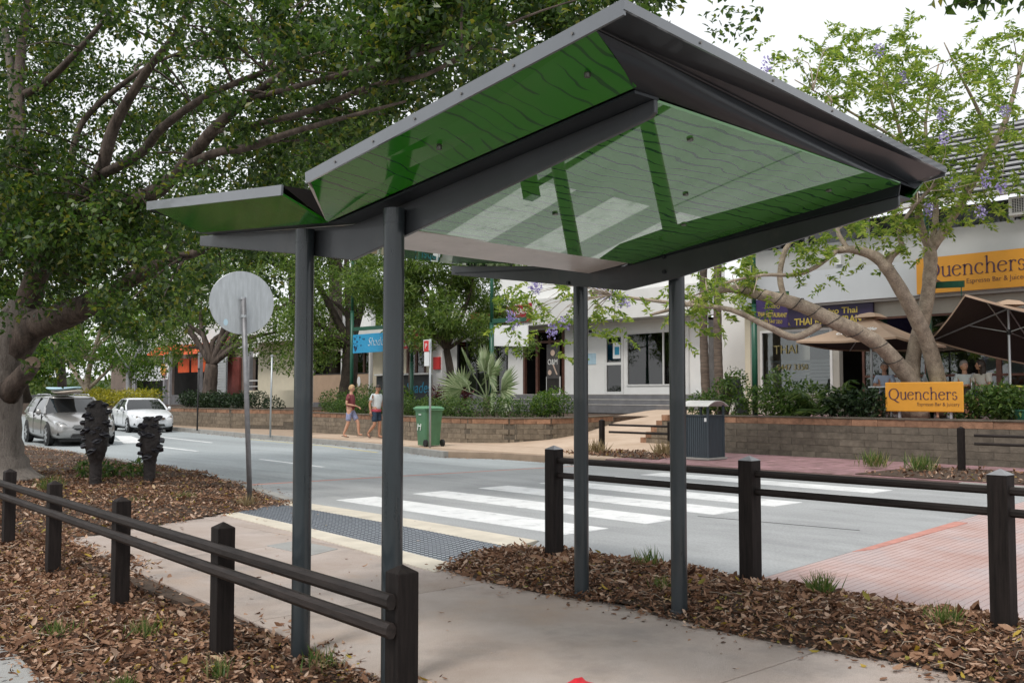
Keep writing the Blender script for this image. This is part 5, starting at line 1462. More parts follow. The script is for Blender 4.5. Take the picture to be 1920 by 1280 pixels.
def person(label, loc, rot, J, skin, hair, shirt, shorts=None, yaw=0.0, tilt=0.0, hairlong=False, band=None, sandals=True, long_legs=False, group=None):
    """J: joints. Facing +X, left is +Y, up Z."""
    p = thing('person', label, 'person', (0, 0, 0), group)
    pel, chest, neck, head = J['pel'], J['chest'], J['neck'], J['head']
    N = [(*pel, .115, .15), ((pel[0] + chest[0]) / 2, 0, (pel[2] + chest[2]) / 2, .10, .135), (*chest, .115, .16), (*neck, .058, .058), (head[0] - .01, head[1], head[2] - .06, .055, .055)]
    E_ = [(0, 1), (1, 2), (2, 3), (3, 4)]
    def chain(st, pts):
        a = st
        for q in pts: N.append(q); E_.append((a, len(N) - 1)); a = len(N) - 1
    for sd in ('L', 'R'):
        sh_, el, wr = J['sh' + sd], J['el' + sd], J['wr' + sd]
        chain(2, [(*sh_, .058), tuple((np.array(sh_) * .5 + np.array(el) * .5)) + (.049,), (*el, .041), tuple(np.array(el) * .55 + np.array(wr) * .45) + (.04,), (*wr, .026)])
        hp, kn, an, toe = J['hp' + sd], J['kn' + sd], J['an' + sd], J['to' + sd]
        chain(0, [(*hp, .095), tuple(np.array(hp) * .5 + np.array(kn) * .5) + (.078,), (*kn, .056), tuple(np.array(kn) * .65 + np.array(an) * .35) + (.057,), (*an, .036), (*toe, .034, .028)])
    me = skin_mesh(N, E_)
    hm = head_mb(head, yaw, 1.0, tilt)
    me = add_mb(me, hm)
    for sd, s in (('L', 1), ('R', -1)):
        d = np.array(J['wr' + sd]) - np.array(J['el' + sd]); me = add_mb(me, hand_mb(J['wr' + sd], d, J.get('up' + sd, (0, s, 0)), -s))
    me.materials.append(MATS[skin]); body = bpy.data.objects.new('body', me); fin(body, p)
    for s in (-1, 1):
        MB().lathe([(.010, -.006), (.011, .0), (.004, .004)], hm.tr((.088, s * .032, .018)), 8).build('eye', 'hair_dark', body)
    q = hm.tr((.09, 0, -.065)); MB().lathe([(.016, -.004), (.016, .004)], q, 8, sx=.5).build('mouth', 'red_brown', body)
    # hair: shell over the skull
    h = MB(); nu, nv = 18, 9
    for j in range(nv + 1):
        for i in range(nu):
            u = 2 * math.pi * i / nu; front = math.cos(u)
            vm = (1.15 if front > .3 else 1.55 + .45 * max(0, -front)) + (.6 if hairlong and front < .2 else 0)
            v = vm * j / nv
            k = 1.10 + .04 * math.sin(7 * u + 3 * j) * (j > 2)
            h.v.append(hm.tr((math.sin(v) * math.cos(u) * .1 * k - .004, math.sin(v) * math.sin(u) * .08 * k, math.cos(v) * .118 * k + .004)))
    for j in range(nv):
        for i in range(nu):
            i2 = (i + 1) % nu; h.f.append((j * nu + i, (j + 1) * nu + i, (j + 1) * nu + i2, j * nu + i2))
    if hairlong: h.lathe([(.03, -.30), (.07, -.2), (.085, -.05), (.07, .06)], hm.tr((-.045, 0, -.05)), 12, sx=.75)
    h.build('hair', hair, p, smooth=True)
    # shirt
    zl = pel[2] - .07
    SN = [(pel[0], 0, zl + .02, .15, .17), ((pel[0] + chest[0]) / 2, 0, (pel[2] + chest[2]) / 2, .135, .165), (chest[0], 0, chest[2], .14, .178), (neck[0] - .005, 0, neck[2] - .06, .085, .09)]
    SE = [(0, 1), (1, 2), (2, 3)]
    for sd in ('L', 'R'):
        sh_, el = np.array(J['sh' + sd]), np.array(J['el' + sd])
        SN.append((*sh_, .078)); SE.append((2, len(SN) - 1)); SN.append((*(sh_ * .35 + el * .65), .068)); SE.append((len(SN) - 2, len(SN) - 1))
    sm_ = skin_mesh(SN, SE); sm_.polygons.foreach_set('use_smooth', [True] * len(sm_.polygons)); sm_.materials.append(MATS[shirt])
    fin(bpy.data.objects.new('shirt', sm_), p)
    if shorts:
        SN = [(*pel, .118, .135), (pel[0], 0, pel[2] + .07, .118, .135)]; SE = [(0, 1)]
        for sd in ('L', 'R'):
            hp, kn = np.array(J['hp' + sd]), np.array(J['kn' + sd])
            SN.append((*hp, .112)); SE.append((0, len(SN) - 1)); SN.append((*(hp * .5 + kn * .5), .1)); SE.append((len(SN) - 2, len(SN) - 1)); SN.append((*(hp * .14 + kn * .86), .1)); SE.append((len(SN) - 2, len(SN) - 1))
        s2 = skin_mesh(SN, SE); s2.polygons.foreach_set('use_smooth', [True] * len(s2.polygons)); s2.materials.append(MATS[shorts]); so_ = fin(bpy.data.objects.new('shorts', s2), p)
        if band: MB().lathe([(.152, -.045), (.158, 0), (.15, .04)], (pel[0], 0, pel[2] - .03), 20, sx=1.0, sy=1.18).build('waistband', band, so_)
    if sandals:
        for sd in ('L', 'R'):
            an, toe = V(J['an' + sd]), V(J['to' + sd]); d = (toe - an); d.z = 0; d = d.normalized() if d.length else V((1, 0, 0))
            m = MB(); heel = an - d * .06; tip = toe + d * .06
            s_ = d.cross(V((0, 0, 1))) * .045
            m.ext([heel - s_ * .8 + V((0, 0, -.055)), tip - s_ + V((0, 0, -.035)), tip + s_ + V((0, 0, -.035)), heel + s_ * .8 + V((0, 0, -.055))], (0, 0, .018)); m.build('sandal', 'sandal', p)
    p.location = loc; p.rotation_euler = (0, 0, rot)
    return p
walk1 = dict(pel=(0, 0, .95), chest=(.02, 0, 1.28), neck=(.02, 0, 1.49), head=(.05, 0, 1.66),
             shL=(.01, .175, 1.41), elL=(-.06, .24, 1.14), wrL=(.16, .20, 1.05), shR=(.01, -.175, 1.41), elR=(-.05, -.23, 1.13), wrR=(.19, -.10, 1.08),
             hpL=(0, .09, .88), knL=(.24, .10, .52), anL=(.27, .10, .11), toL=(.40, .11, .09), hpR=(0, -.09, .88), knR=(-.04, -.10, .48), anR=(-.20, -.10, .10), toR=(-.07, -.11, .05), upL=(0, 0, 1), upR=(0, 0, 1))
walk2 = dict(pel=(0, 0, .96), chest=(.02, 0, 1.29), neck=(.03, 0, 1.50), head=(.08, 0, 1.655),
             shL=(.01, .18, 1.42), elL=(.03, .25, 1.14), wrL=(.12, .23, .92), shR=(.01, -.18, 1.42), elR=(-.06, -.25, 1.14), wrR=(-.02, -.25, .89),
             hpL=(0, .09, .88), knL=(.06, .10, .49), anL=(.04, .10, .09), toL=(.18, .11, .05), hpR=(0, -.09, .88), knR=(.03, -.10, .47), anR=(-.26, -.11, .18), toR=(-.20, -.12, .06))
person('man in maroon t-shirt and blue shorts walking on the far footpath', (18.75, 28.55, .058), R(-58), walk1, 'skin', 'hair_blond', 'shirt_maroon', 'shorts_blue', yaw=R(25))
person('man in white short-sleeved shirt and navy shorts walking beside the shelter pole', (18.95, 27.32, .058), R(-78), walk2, 'skin_tan', 'hair_dark', 'shirt_white', 'shorts_navy', yaw=R(-35), tilt=R(22), band='shorts_band')
def sit(lean=0.0, arm=0.0):
    return dict(pel=(0, 0, .55), chest=(.03 + lean, 0, .86), neck=(.05 + lean, 0, 1.07), head=(.09 + lean, 0, 1.235), shL=(.03 + lean, .17, .99), elL=(.08 + lean, .23, .74), wrL=(.30 + arm, .16, .78), shR=(.03 + lean, -.17, .99), elR=(.08 + lean, -.23, .74), wrR=(.30 + arm, -.16, .78),
                hpL=(.04, .09, .52), knL=(.42, .10, .50), anL=(.40, .10, .10), toL=(.53, .11, .06), hpR=(.04, -.09, .52), knR=(.42, -.10, .50), anR=(.40, -.10, .10), toR=(.53, -.11, .06), upL=(0, 0, 1), upR=(0, 0, 1))
person('man in pale blue shirt sitting under the tan umbrella', (22.95, 11.68, .93), R(205), sit(.1), 'skin_tan', 'hair_grey', 'shirt_blue', 'shorts_navy', yaw=R(10), group='people seated on the terrace')
person('woman in white top sitting at the terrace table left of the dark-haired woman', (23.15, 9.82, .93), R(190), sit(.06), 'skin', 'hair_grey', 'shirt_white', 'shorts_navy', yaw=R(60), group='people seated on the terrace')
person('dark-haired woman in cream top at the right of the seated women', (22.95, 9.32, .93), R(165), sit(.05, .05), 'skin_tan', 'hair_dark', 'shirt_cream', 'shorts_navy', yaw=R(-60), hairlong=True, group='people seated on the terrace')
person('seated person in white half hidden behind the right pale trunk', (23.0, 10.5, .93), R(200), sit(.0), 'skin', 'hair_dark', 'shirt_white', 'shorts_navy', yaw=R(-30), group='people seated on the terrace')
stand = dict(walk2); stand.update(anR=(-.02, -.1, .09), toR=(.12, -.11, .05), knR=(.02, -.1, .49), head=(.05, 0, 1.67))
person('person in grey shirt standing inside the dark glazed bay', (30.9, 34.2, 1.5), R(200), stand, 'skin_tan', 'hair_dark', 'shirt_cream', 'shorts_navy')

# ------------------------------------------------------------------ cars
def car(label, kind, m, loc, rot):
    c = thing('parked_car' if kind == 'sedan' else 'car', label, 'car', (0, 0, 0), 'cars on the road')
    if kind == 'sedan': L, Wd, H, st, (bf, br, rf_, rr2) = 4.8, .91, 1.47, 1.0, (1.12, 4.25, 1.95, 3.45)
    else: L, Wd, H, st, (bf, br, rf_, rr2) = 4.9, .94, 1.50, 1.03, (1.25, 4.78, 2.05, 4.45)
    tail = 1.03 if kind == 'sedan' else 1.02
    S = [(0.0, .66, .34, .50, .56), (.05, .74, .26, .60, .65), (.16, .83, .21, .69, .755), (.45, .89, .19, .77, .86), (.9, .93 * Wd / .91, .19, .86, .94), (1.3, Wd, .19, .92, 1.0), (2.4, Wd + .005, .19, .95, 1.02),
         (3.6, Wd + .005, .19, .97, 1.04), (4.25, Wd - .03, .21, .99, tail + .03), (L - .12, Wd - .10, .27, .95, tail - .01), (L, Wd - .2, .36, .8, .86)]
    rings = []
    for y, w, zb, zs, zt in S:
        h = [(0, zb), (.55 * w, zb), (.93 * w, zb + .02), (w, zb + .13), (w * 1.0, zb + (zs - zb) * .6), (w * .985, zs - .02), (w * .90, zs + (zt - zs) * .55), (w * .55, zt), (0, zt + .012)]
        ring = [(x, y, z) for x, z in h] + [(-x, y, z) for x, z in h[-2:0:-1]]
        rings.append(ring)
    body = MB().loft(rings).build('body', m, c, smooth=True, subd=1)
    # glasshouse
    def outline(yf, yr, w, z, bow):
        pts = []
        for a in np.linspace(-1, 1, 9): pts.append((a * w, yf + bow * a * a, z))
        for a in np.linspace(1, -1, 9): pts.append((a * w * .97, yr - bow * .6 * a * a, z))
        return pts
    lev = [(.0, .93), (.35, 1.12), (.7, 1.30), (.92, 1.41)]
    R_ = [outline(bf + (rf_ - bf) * t, br + (rr2 - br) * t, (Wd - .055) + (.60 - (Wd - .055)) * (t ** 1.4), z * H / 1.47, .22 - .08 * t) for t, z in lev]
    gh = MB().loft(R_).build('glasshouse', 'car_glass', c, smooth=False)
    ro_ = [outline(rf_ - .11, rr2 + .09, .655, 1.385 * H / 1.47, .13), outline(rf_ - .02, rr2, .625, 1.435 * H / 1.47, .13), outline(rf_ + .25, rr2 - .3, .45, 1.468 * H / 1.47, .1), outline(rf_ + .6, rr2 - .6, .2, 1.475 * H / 1.47, .05)]
    rf2 = MB().loft(ro_).build('roof', m, c, smooth=True)
    for s in (-1, 1):
        w0 = Wd - .05
        MB().tube([(s * w0, bf + .20, .94), (s * .80, bf + .55, 1.15), (s * .645, rf_ + .06, 1.40 * H / 1.47)], .04, 6).build('front_pillar', m, c)
        ym = (bf + br) / 2 + .1
        MB().bar((s * (w0 + .003), ym, .95), (s * .655, ym + .05, 1.40 * H / 1.47), .09, .03, up=(s, 0, .4)).build('door_pillar', 'plastic_black', c)
        MB().loft([[(s * (w0 + .012), br - .62, .95), (s * (w0 - .03), br - .02, .97), (s * (w0 - .06), br - .02, .97), (s * (w0 - .04), br - .62, .95)],
                   [(s * .66, rr2 - .2, 1.40 * H / 1.47), (s * .62, rr2 + .05, 1.40 * H / 1.47), (s * .58, rr2 + .05, 1.40 * H / 1.47), (s * .6, rr2 - .2, 1.40 * H / 1.47)]]).build('rear_pillar', m, c)
        # mirror
        mi = MB().lathe([(.03, -.10), (.085, -.07), (.095, .0), (.07, .05), (.02, .06)], (s * (Wd + .09), bf + .42, 1.0), 12, 'y', sx=1.1, sy=.8).build('mirror', m, c, smooth=True)
        MB().bar((s * (Wd - .03), bf + .45, .95), (s * (Wd + .06), bf + .43, .97), .05, .03).build('mirror_arm', 'plastic_black', mi)
        for yy in (2.0, 3.15):
            MB().box(min(s * (Wd - .0), s * (Wd + .025)), max(s * (Wd - .0), s * (Wd + .025)), yy + .55, yy + .75, .80, .835).build('door_handle', m, c, bevel=.008)
            MB().box(min(s * (Wd - .02), s * (Wd + .0075)), max(s * (Wd - .02), s * (Wd + .0075)), yy - .3, yy - .29, .35, .93).build('door_gap', 'plastic_black', c)
        # headlight
        hl = MB(); pts = []
        P_ = [(.50, .045, .60), (.62, .08, .69), (.80, .30, .76), (.865, .47, .76), (.855, .33, .66), (.76, .13, .60)]
        hl.ext([(s * x, y - .02, z) for x, y, z in P_], (s * -.02, .06, 0))
        ho = hl.build('headlight', 'headlight', c, bevel=.008)
        MB().lathe([(.045, -.012), (.05, .0), (.03, .01)], (s * .70, .10, .665), 12, 'y').build('lamp_bowl', 'chrome', ho)
        fg = MB(); fg.ext([(s * .62, .035, .33), (s * .82, .13, .33), (s * .80, .12, .40), (s * .66, .03, .46)], (0, .05, 0)); fg.build('fog_pocket', 'plastic_black', c)
        for yy in (.93, L - 1.02):
            MB().lathe([(.385, -.012), (.385, .012)], (s * (Wd - .012), yy, .345), 28, 'x').build('wheel_arch', 'plastic_black', c)
            w_ = MB().lathe([(.2, -.1), (.29, -.105), (.325, -.085), (.332, 0), (.325, .085), (.29, .105), (.2, .1)], (s * (Wd - .085), yy, .33), 28, 'x').build('wheel', 'rubber', c, smooth=True)
            rimm = MB(); rimm.lathe([(.225, -.004), (.225, .008)], (s * (Wd + .006), yy, .33), 24, 'x'); MB().lathe([(.05, -.02), (.05, .02)], (s * (Wd + .012), yy, .33), 12, 'x').build('hub', 'alu', w_)
            rimm.build('rim', 'plastic_black', w_)
            for k in range(7):
                a = 2 * math.pi * k / 7
                MB().bar((s * (Wd + .018), yy + math.cos(a) * .03, .33 + math.sin(a) * .03), (s * (Wd + .018), yy + math.cos(a) * .215, .33 + math.sin(a) * .215), .055, .014, up=(1, 0, 0)).build('spoke', 'alu', w_)
            MB().loft([[(s * (Wd + .015) + 0, yy + math.cos(2 * math.pi * k / 24) * r, .33 + math.sin(2 * math.pi * k / 24) * r) for k in range(24)] for r in (.195, .23)], caps=False).build('rim_ring', 'alu', w_)
    g = MB()
    if kind == 'sedan':
        g.ext([(-.46, .0, .60), (-.36, -.025, .54), (.36, -.025, .54), (.46, .0, .60), (.40, .015, .645), (-.40, .015, .645)], (0, .06, 0))
    else:
        g.ext([(-.42, .0, .56), (-.30, -.03, .47), (.30, -.03, .47), (.42, .0, .56), (.36, .01, .63), (-.36, .01, .63)], (0, .06, 0))
    go = g.build('grille', 'plastic_black', c)
    for k in range(3): MB().box(-.40, .40, -.034, -.024, .545 + .03 * k, .557 + .03 * k).build('grille_bar', 'chrome', go)
    em = MB(); em.loft([[(math.cos(2 * math.pi * k / 16) * r * 1.3, -.04, .595 + math.sin(2 * math.pi * k / 16) * r) for k in range(16)] for r in (.035, .048)], caps=False); em.build('emblem', 'chrome', go)
    g = MB(); g.ext([(-.45, -.012, .27), (.45, -.012, .27), (.40, -.006, .37), (-.40, -.006, .37)], (0, .08, 0)); g.build('lower_intake', 'plastic_black', c)
    MB().box(-.19, .19, -.03, -.02, .40, .50).build('number_plate', 'plate_white', c)
    MB().box(-.7, .7, .3, L - .3, .13, .2).build('underbody', 'plastic_black', c)
    # wipers
    for x in (-.35, .15): MB().bar((x, bf + .16, .96), (x + .45, bf + .34, 1.06), .012, .012).build('wiper', 'plastic_black', c)
    if kind != 'sedan':
        for s in (-1, 1): MB().tube([(s * .56, 2.2, 1.50), (s * .56, 2.35, 1.545), (s * .56, 4.2, 1.545), (s * .56, 4.35, 1.49)], .016, 6).build('roof_rail', 'chrome', c)
        for y in (2.5, 3.7): MB().box(-.58, .58, y, y + .05, 1.55, 1.575).build('cross_bar', 'plastic_black', c)
    c.location = loc; c.rotation_euler = (0, 0, rot)
    if kind != 'sedan': c.scale = (1.05, 1.05, 1.05)
    return c
car('silver station wagon with surfboards on its roof coming along the road', 'wagon', 'car_silver', (11.30, 32.0, -.10), R(-6))
car('white sedan parked at the far kerb', 'sedan', 'car_white', (17.35, 41.3, -.10), R(-9))
car('dark car far up the street behind the cut limb of the big tree', 'sedan', 'car_black', (16.2, 74.0, .9), R(-50))
def board(label, m, x, y, z, L, w, rz):
    b = thing('surfboard', label, 'surfboard', (0, 0, 0), 'surfboards on the silver wagon')
    o = []
    for i in range(17):
        t = i / 16; hw = w / 2 * math.sin(math.pi * min(1, max(0, t * .97 + .02))) ** .55 + .004
        zz = .06 * (2 * t - 1) ** 2; th = .06 * math.sin(math.pi * min(.98, max(.02, t))) ** .5
        o.append([(hw * math.cos(a), (t - .5) * L, zz + th * math.sin(a)) for a in [2 * math.pi * k / 10 for k in range(10)]])
    MB().loft(o).build('deck', m, b, smooth=True)
    MB().ext([(0, L * .40, .03), (0, L * .45, .03), (0, L * .46, -.06)], (.01, 0, 0)).build('fin', 'plastic_black', b)
    b.location = (x, y, z); b.rotation_euler = (0, 0, rz)
board('pale blue surfboard lying on top of the other board', 'surf_blue', 11.2, 34.0, 1.69, 2.7, .62, R(2))
board('cream surfboard underneath the blue one on the wagon roof', 'surf_cream', 11.28, 33.9, 1.58, 3.0, .68, R(-4))
# ------------------------------------------------------------------ vegetation
FIGC = [(4.3, 16.7, 5.6), (9.7, 8.7, 6.6), (7.2, 17.9, 5.8), (7.5, 21.7, 4.6), (4.6, 14.5, 7.5), (5.5, 14.4, 2.7), (10.5, 13.0, 7.5), (9.1, 20.4, 6.1), (8.0, 17.4, 6.3), (10.6, 8.5, 7.3), (10.5, 10.2, 7.8), (8.5, 17.0, 5.6), (8.0, 22.2, 3.5), (9.8, 20.4, 8.1), (5.2, 16.9, 4.1), (7.0, 23.8, 8.5), (8.6, 12.9, 6.5), (7.6, 21.6, 10.1), (7.7, 13.4, 5.8), (9.8, 8.5, 7.0), (10.4, 10.1, 7.1), (9.5, 9.9, 7.0), (7.1, 21.0, 4.1), (8.5, 14.2, 6.9), (9.6, 20.4, 10.2), (9.5, 11.2, 6.4), (5.8, 23.4, 6.5), (7.1, 14.5, 3.5), (8.2, 12.9, 5.2), (7.7, 21.8, 4.8), (9.0, 16.5, 5.3), (5.9, 23.0, 9.4), (7.0, 18.3, 4.9), (7.7, 13.1, 6.8), (6.4, 19.7, 7.5), (10.1, 14.2, 7.5), (5.3, 22.1, 7.2), (6.1, 19.2, 4.0), (9.3, 12.6, 7.8), (8.5, 11.0, 5.7), (10.1, 13.9, 6.8), (5.5, 23.1, 9.8), (8.0, 14.5, 7.2), (8.4, 13.7, 6.0), (8.8, 20.3, 7.0), (9.1, 16.1, 7.4), (9.8, 9.7, 7.5), (5.9, 13.8, 2.9), (5.8, 13.8, 6.9), (10.2, 11.5, 7.6), (8.3, 18.7, 6.2), (8.6, 13.3, 5.7), (6.3, 24.3, 9.2), (5.8, 22.9, 4.7), (6.6, 12.8, 5.6), (9.5, 21.3, 4.5), (5.8, 13.4, 3.6), (8.7, 14.6, 5.5), (9.6, 20.6, 9.8), (4.7, 16.8, 7.0), (9.9, 12.5, 8.3), (10.3, 12.3, 8.2), (8.5, 11.5, 5.6), (8.3, 11.1, 7.3), (9.6, 19.0, 9.9), (7.1, 21.7, 7.3), (9.4, 12.6, 6.8), (7.6, 18.4, 4.6), (5.9, 19.9, 5.1), (5.3, 20.6, 4.8), (5.8, 15.3, 7.5), (10.1, 10.1, 7.0), (9.5, 19.5, 8.8), (9.9, 20.6, 8.0), (9.0, 17.3, 9.1), (4.1, 16.9, 5.5), (7.7, 13.9, 5.6), (6.9, 20.4, 9.0), (7.8, 19.0, 8.0), (8.8, 22.3, 7.3), (7.0, 22.4, 5.6), (8.8, 10.0, 6.5), (5.5, 21.8, 8.5), (4.3, 16.2, 5.0), (5.8, 21.5, 8.4), (4.0, 15.0, 7.3), (6.4, 21.9, 8.1), (7.6, 14.9, 4.9), (7.1, 22.8, 8.5), (6.1, 19.1, 8.9), (8.0, 14.5, 5.2), (5.7, 20.5, 5.0), (8.4, 19.4, 7.5), (9.8, 21.4, 5.2), (7.7, 18.3, 4.2), (6.3, 22.8, 9.4), (6.2, 14.5, 7.7), (5.4, 21.5, 9.7), (9.0, 12.3, 6.9), (9.5, 19.3, 8.0), (6.8, 22.7, 6.7), (6.0, 19.4, 4.1), (9.0, 17.3, 8.2), (8.9, 22.4, 8.5), (9.6, 19.1, 10.4), (6.6, 18.5, 6.8), (9.2, 20.4, 7.8), (10.6, 12.4, 6.8), (9.0, 21.1, 5.3), (8.9, 17.1, 9.6), (9.5, 21.3, 9.0), (4.8, 17.2, 5.2), (9.3, 16.9, 6.1), (7.5, 20.9, 10.2), (8.5, 11.7, 6.8), (4.9, 17.5, 5.7), (9.9, 21.5, 4.4), (5.8, 19.5, 8.2), (7.6, 22.4, 6.1), (6.0, 20.0, 9.0), (10.1, 19.9, 7.3), (6.1, 21.1, 7.2), (7.0, 22.4, 6.2), (10.6, 8.9, 7.1), (9.2, 15.4, 6.9), (8.7, 12.6, 6.5), (6.2, 22.9, 7.5), (6.2, 21.7, 8.3), (8.2, 13.0, 7.8), (8.2, 13.8, 7.9), (4.1, 15.8, 7.7), (7.7, 20.3, 7.2), (7.9, 18.3, 5.2), (8.3, 14.4, 8.2), (8.5, 11.9, 7.1), (9.7, 10.4, 6.9), (10.1, 12.0, 8.3), (9.7, 10.1, 7.3), (5.2, 19.7, 6.8), (9.5, 21.6, 7.6), (10.5, 20.8, 7.0), (5.8, 13.0, 6.6), (8.6, 17.8, 6.4), (5.0, 15.6, 7.7), (3.9, 16.3, 7.7), (10.0, 9.3, 7.3), (7.0, 22.1, 5.2), (7.2, 18.4, 3.2), (8.3, 10.2, 6.8), (4.2, 14.8, 4.3), (9.1, 10.0, 6.1), (6.0, 24.8, 5.1), (8.5, 10.9, 6.6), (9.4, 16.6, 5.7), (7.0, 21.3, 8.4), (8.3, 18.9, 9.3), (4.9, 16.0, 4.6), (8.6, 13.8, 7.9), (7.4, 19.2, 9.7), (5.3, 17.1, 5.5), (7.5, 23.9, 7.0), (8.3, 17.8, 4.2), (9.5, 16.2, 6.6), (8.5, 19.7, 4.9), (7.2, 22.3, 9.2), (7.4, 21.4, 5.3), (7.0, 21.9, 4.8)]
FIGC += [(5.7, 17.3, 4.2), (5.1, 20.5, 4.4), (5.6, 16.0, 3.8), (7.1, 18.9, 4.4), (5.2, 17.9, 4.5), (5.9, 16.7, 3.7), (5.8, 22.0, 4.9), (5.1, 15.9, 4.3), (5.3, 17.8, 3.7), (6.4, 15.5, 4.4), (5.2, 20.6, 4.5), (7.5, 21.0, 5.2), (4.8, 17.1, 4.5), (4.6, 18.4, 4.6), (6.3, 19.5, 4.5), (7.5, 21.3, 5.2), (5.3, 20.6, 4.3), (5.9, 20.0, 3.7), (6.1, 16.2, 3.5), (5.6, 21.8, 4.7), (6.5, 16.5, 4.5), (6.1, 17.3, 4.1), (6.9, 19.7, 5.1), (5.2, 16.1, 4.2), (4.7, 18.0, 3.9), (5.5, 21.6, 4.1), (7.4, 19.6, 4.8), (4.8, 16.7, 3.4), (7.6, 18.5, 4.6), (6.7, 16.6, 4.4), (8.5, 14.8, 7.7), (7.7, 9.3, 6.6), (7.7, 13.0, 7.5), (9.2, 8.4, 6.6), (7.6, 9.6, 6.6), (7.5, 9.5, 6.2), (9.2, 12.6, 7.5), (7.2, 10.5, 6.3), (10.8, 12.0, 7.7), (7.2, 9.6, 6.5), (9.1, 11.8, 7.7), (6.2, 11.8, 6.4), (6.5, 13.1, 7.3), (7.8, 9.9, 6.6), (8.6, 11.6, 6.9), (12.2, 11.3, 8.6)]
JACC = [(19.4, 12.0, 9.0), (19.6, 11.3, 8.4), (20.9, 11.4, 9.2), (21.5, 11.0, 9.5), (19.7, 10.6, 7.8), (19.5, 11.0, 7.5), (21.9, 10.5, 9.4), (19.8, 9.9, 8.1), (21.0, 9.8, 8.4), (20.4, 10.5, 7.4), (21.3, 11.6, 7.3), (20.2, 9.7, 7.5), (21.9, 9.7, 8.9), (22.7, 9.4, 9.1), (22.3, 9.7, 8.3), (21.1, 8.4, 7.9), (23.9, 8.9, 9.2), (21.0, 9.6, 7.1), (22.0, 10.5, 7.0), (22.4, 9.5, 7.4), (21.4, 9.6, 6.6), (23.0, 9.5, 6.8), (23.2, 8.9, 6.4), (22.4, 8.4, 7.0), (23.1, 9.1, 7.8), (21.6, 9.8, 6.2), (21.6, 10.5, 6.3), (22.2, 9.6, 5.9), (23.2, 9.3, 5.8), (20.3, 9.8, 5.6), (21.5, 9.9, 5.5), (19.3, 9.9, 8.3), (20.2, 11.9, 8.2), (19.8, 12.2, 7.7), (23.8, 8.7, 8.3), (21.5, 8.1, 9.0), (19.9, 11.2, 9.2), (14.6, 15.2, 3.7), (14.4, 14.6, 3.5), (14.8, 14.5, 3.3), (15.2, 15.7, 3.1), (15.7, 15.0, 3.1), (15.4, 14.0, 3.3), (16.2, 14.4, 3.1), (14.6, 15.6, 3.6), (15.3, 14.4, 3.5), (18.0, 13.7, 3.8), (17.3, 12.9, 3.6), (17.2, 13.2, 3.3), (17.0, 12.4, 3.8), (18.1, 13.7, 3.2), (18.7, 12.8, 4.2), (18.8, 13.3, 3.9), (18.6, 12.6, 3.8), (19.6, 11.5, 4.6), (19.5, 11.1, 5.0), (21.0, 11.1, 5.2), (18.8, 11.9, 5.1), (21.2, 10.5, 5.1), (18.3, 13.8, 4.2)]
JACF = [(19.9, 9.6, 8.1), (21.8, 8.3, 7.5), (20.0, 8.8, 6.7), (19.3, 9.8, 8.6), (21.3, 9.2, 6.0), (20.8, 8.3, 5.9), (17.3, 11.2, 8.2), (19.9, 8.8, 7.2), (21.7, 8.8, 5.4), (19.6, 9.4, 6.0), (14.0, 15.3, 3.1), (14.1, 15.3, 3.0), (14.7, 15.3, 3.8), (14.4, 14.9, 3.8), (14.9, 14.6, 3.0), (14.2, 14.3, 2.8), (15.9, 14.2, 3.7), (16.1, 14.0, 3.5), (15.9, 13.9, 3.5), (15.8, 14.4, 3.7), (15.3, 14.5, 2.8), (17.1, 12.9, 4.5), (21.0, 9.6, 5.5), (21.8, 8.4, 5.9)]
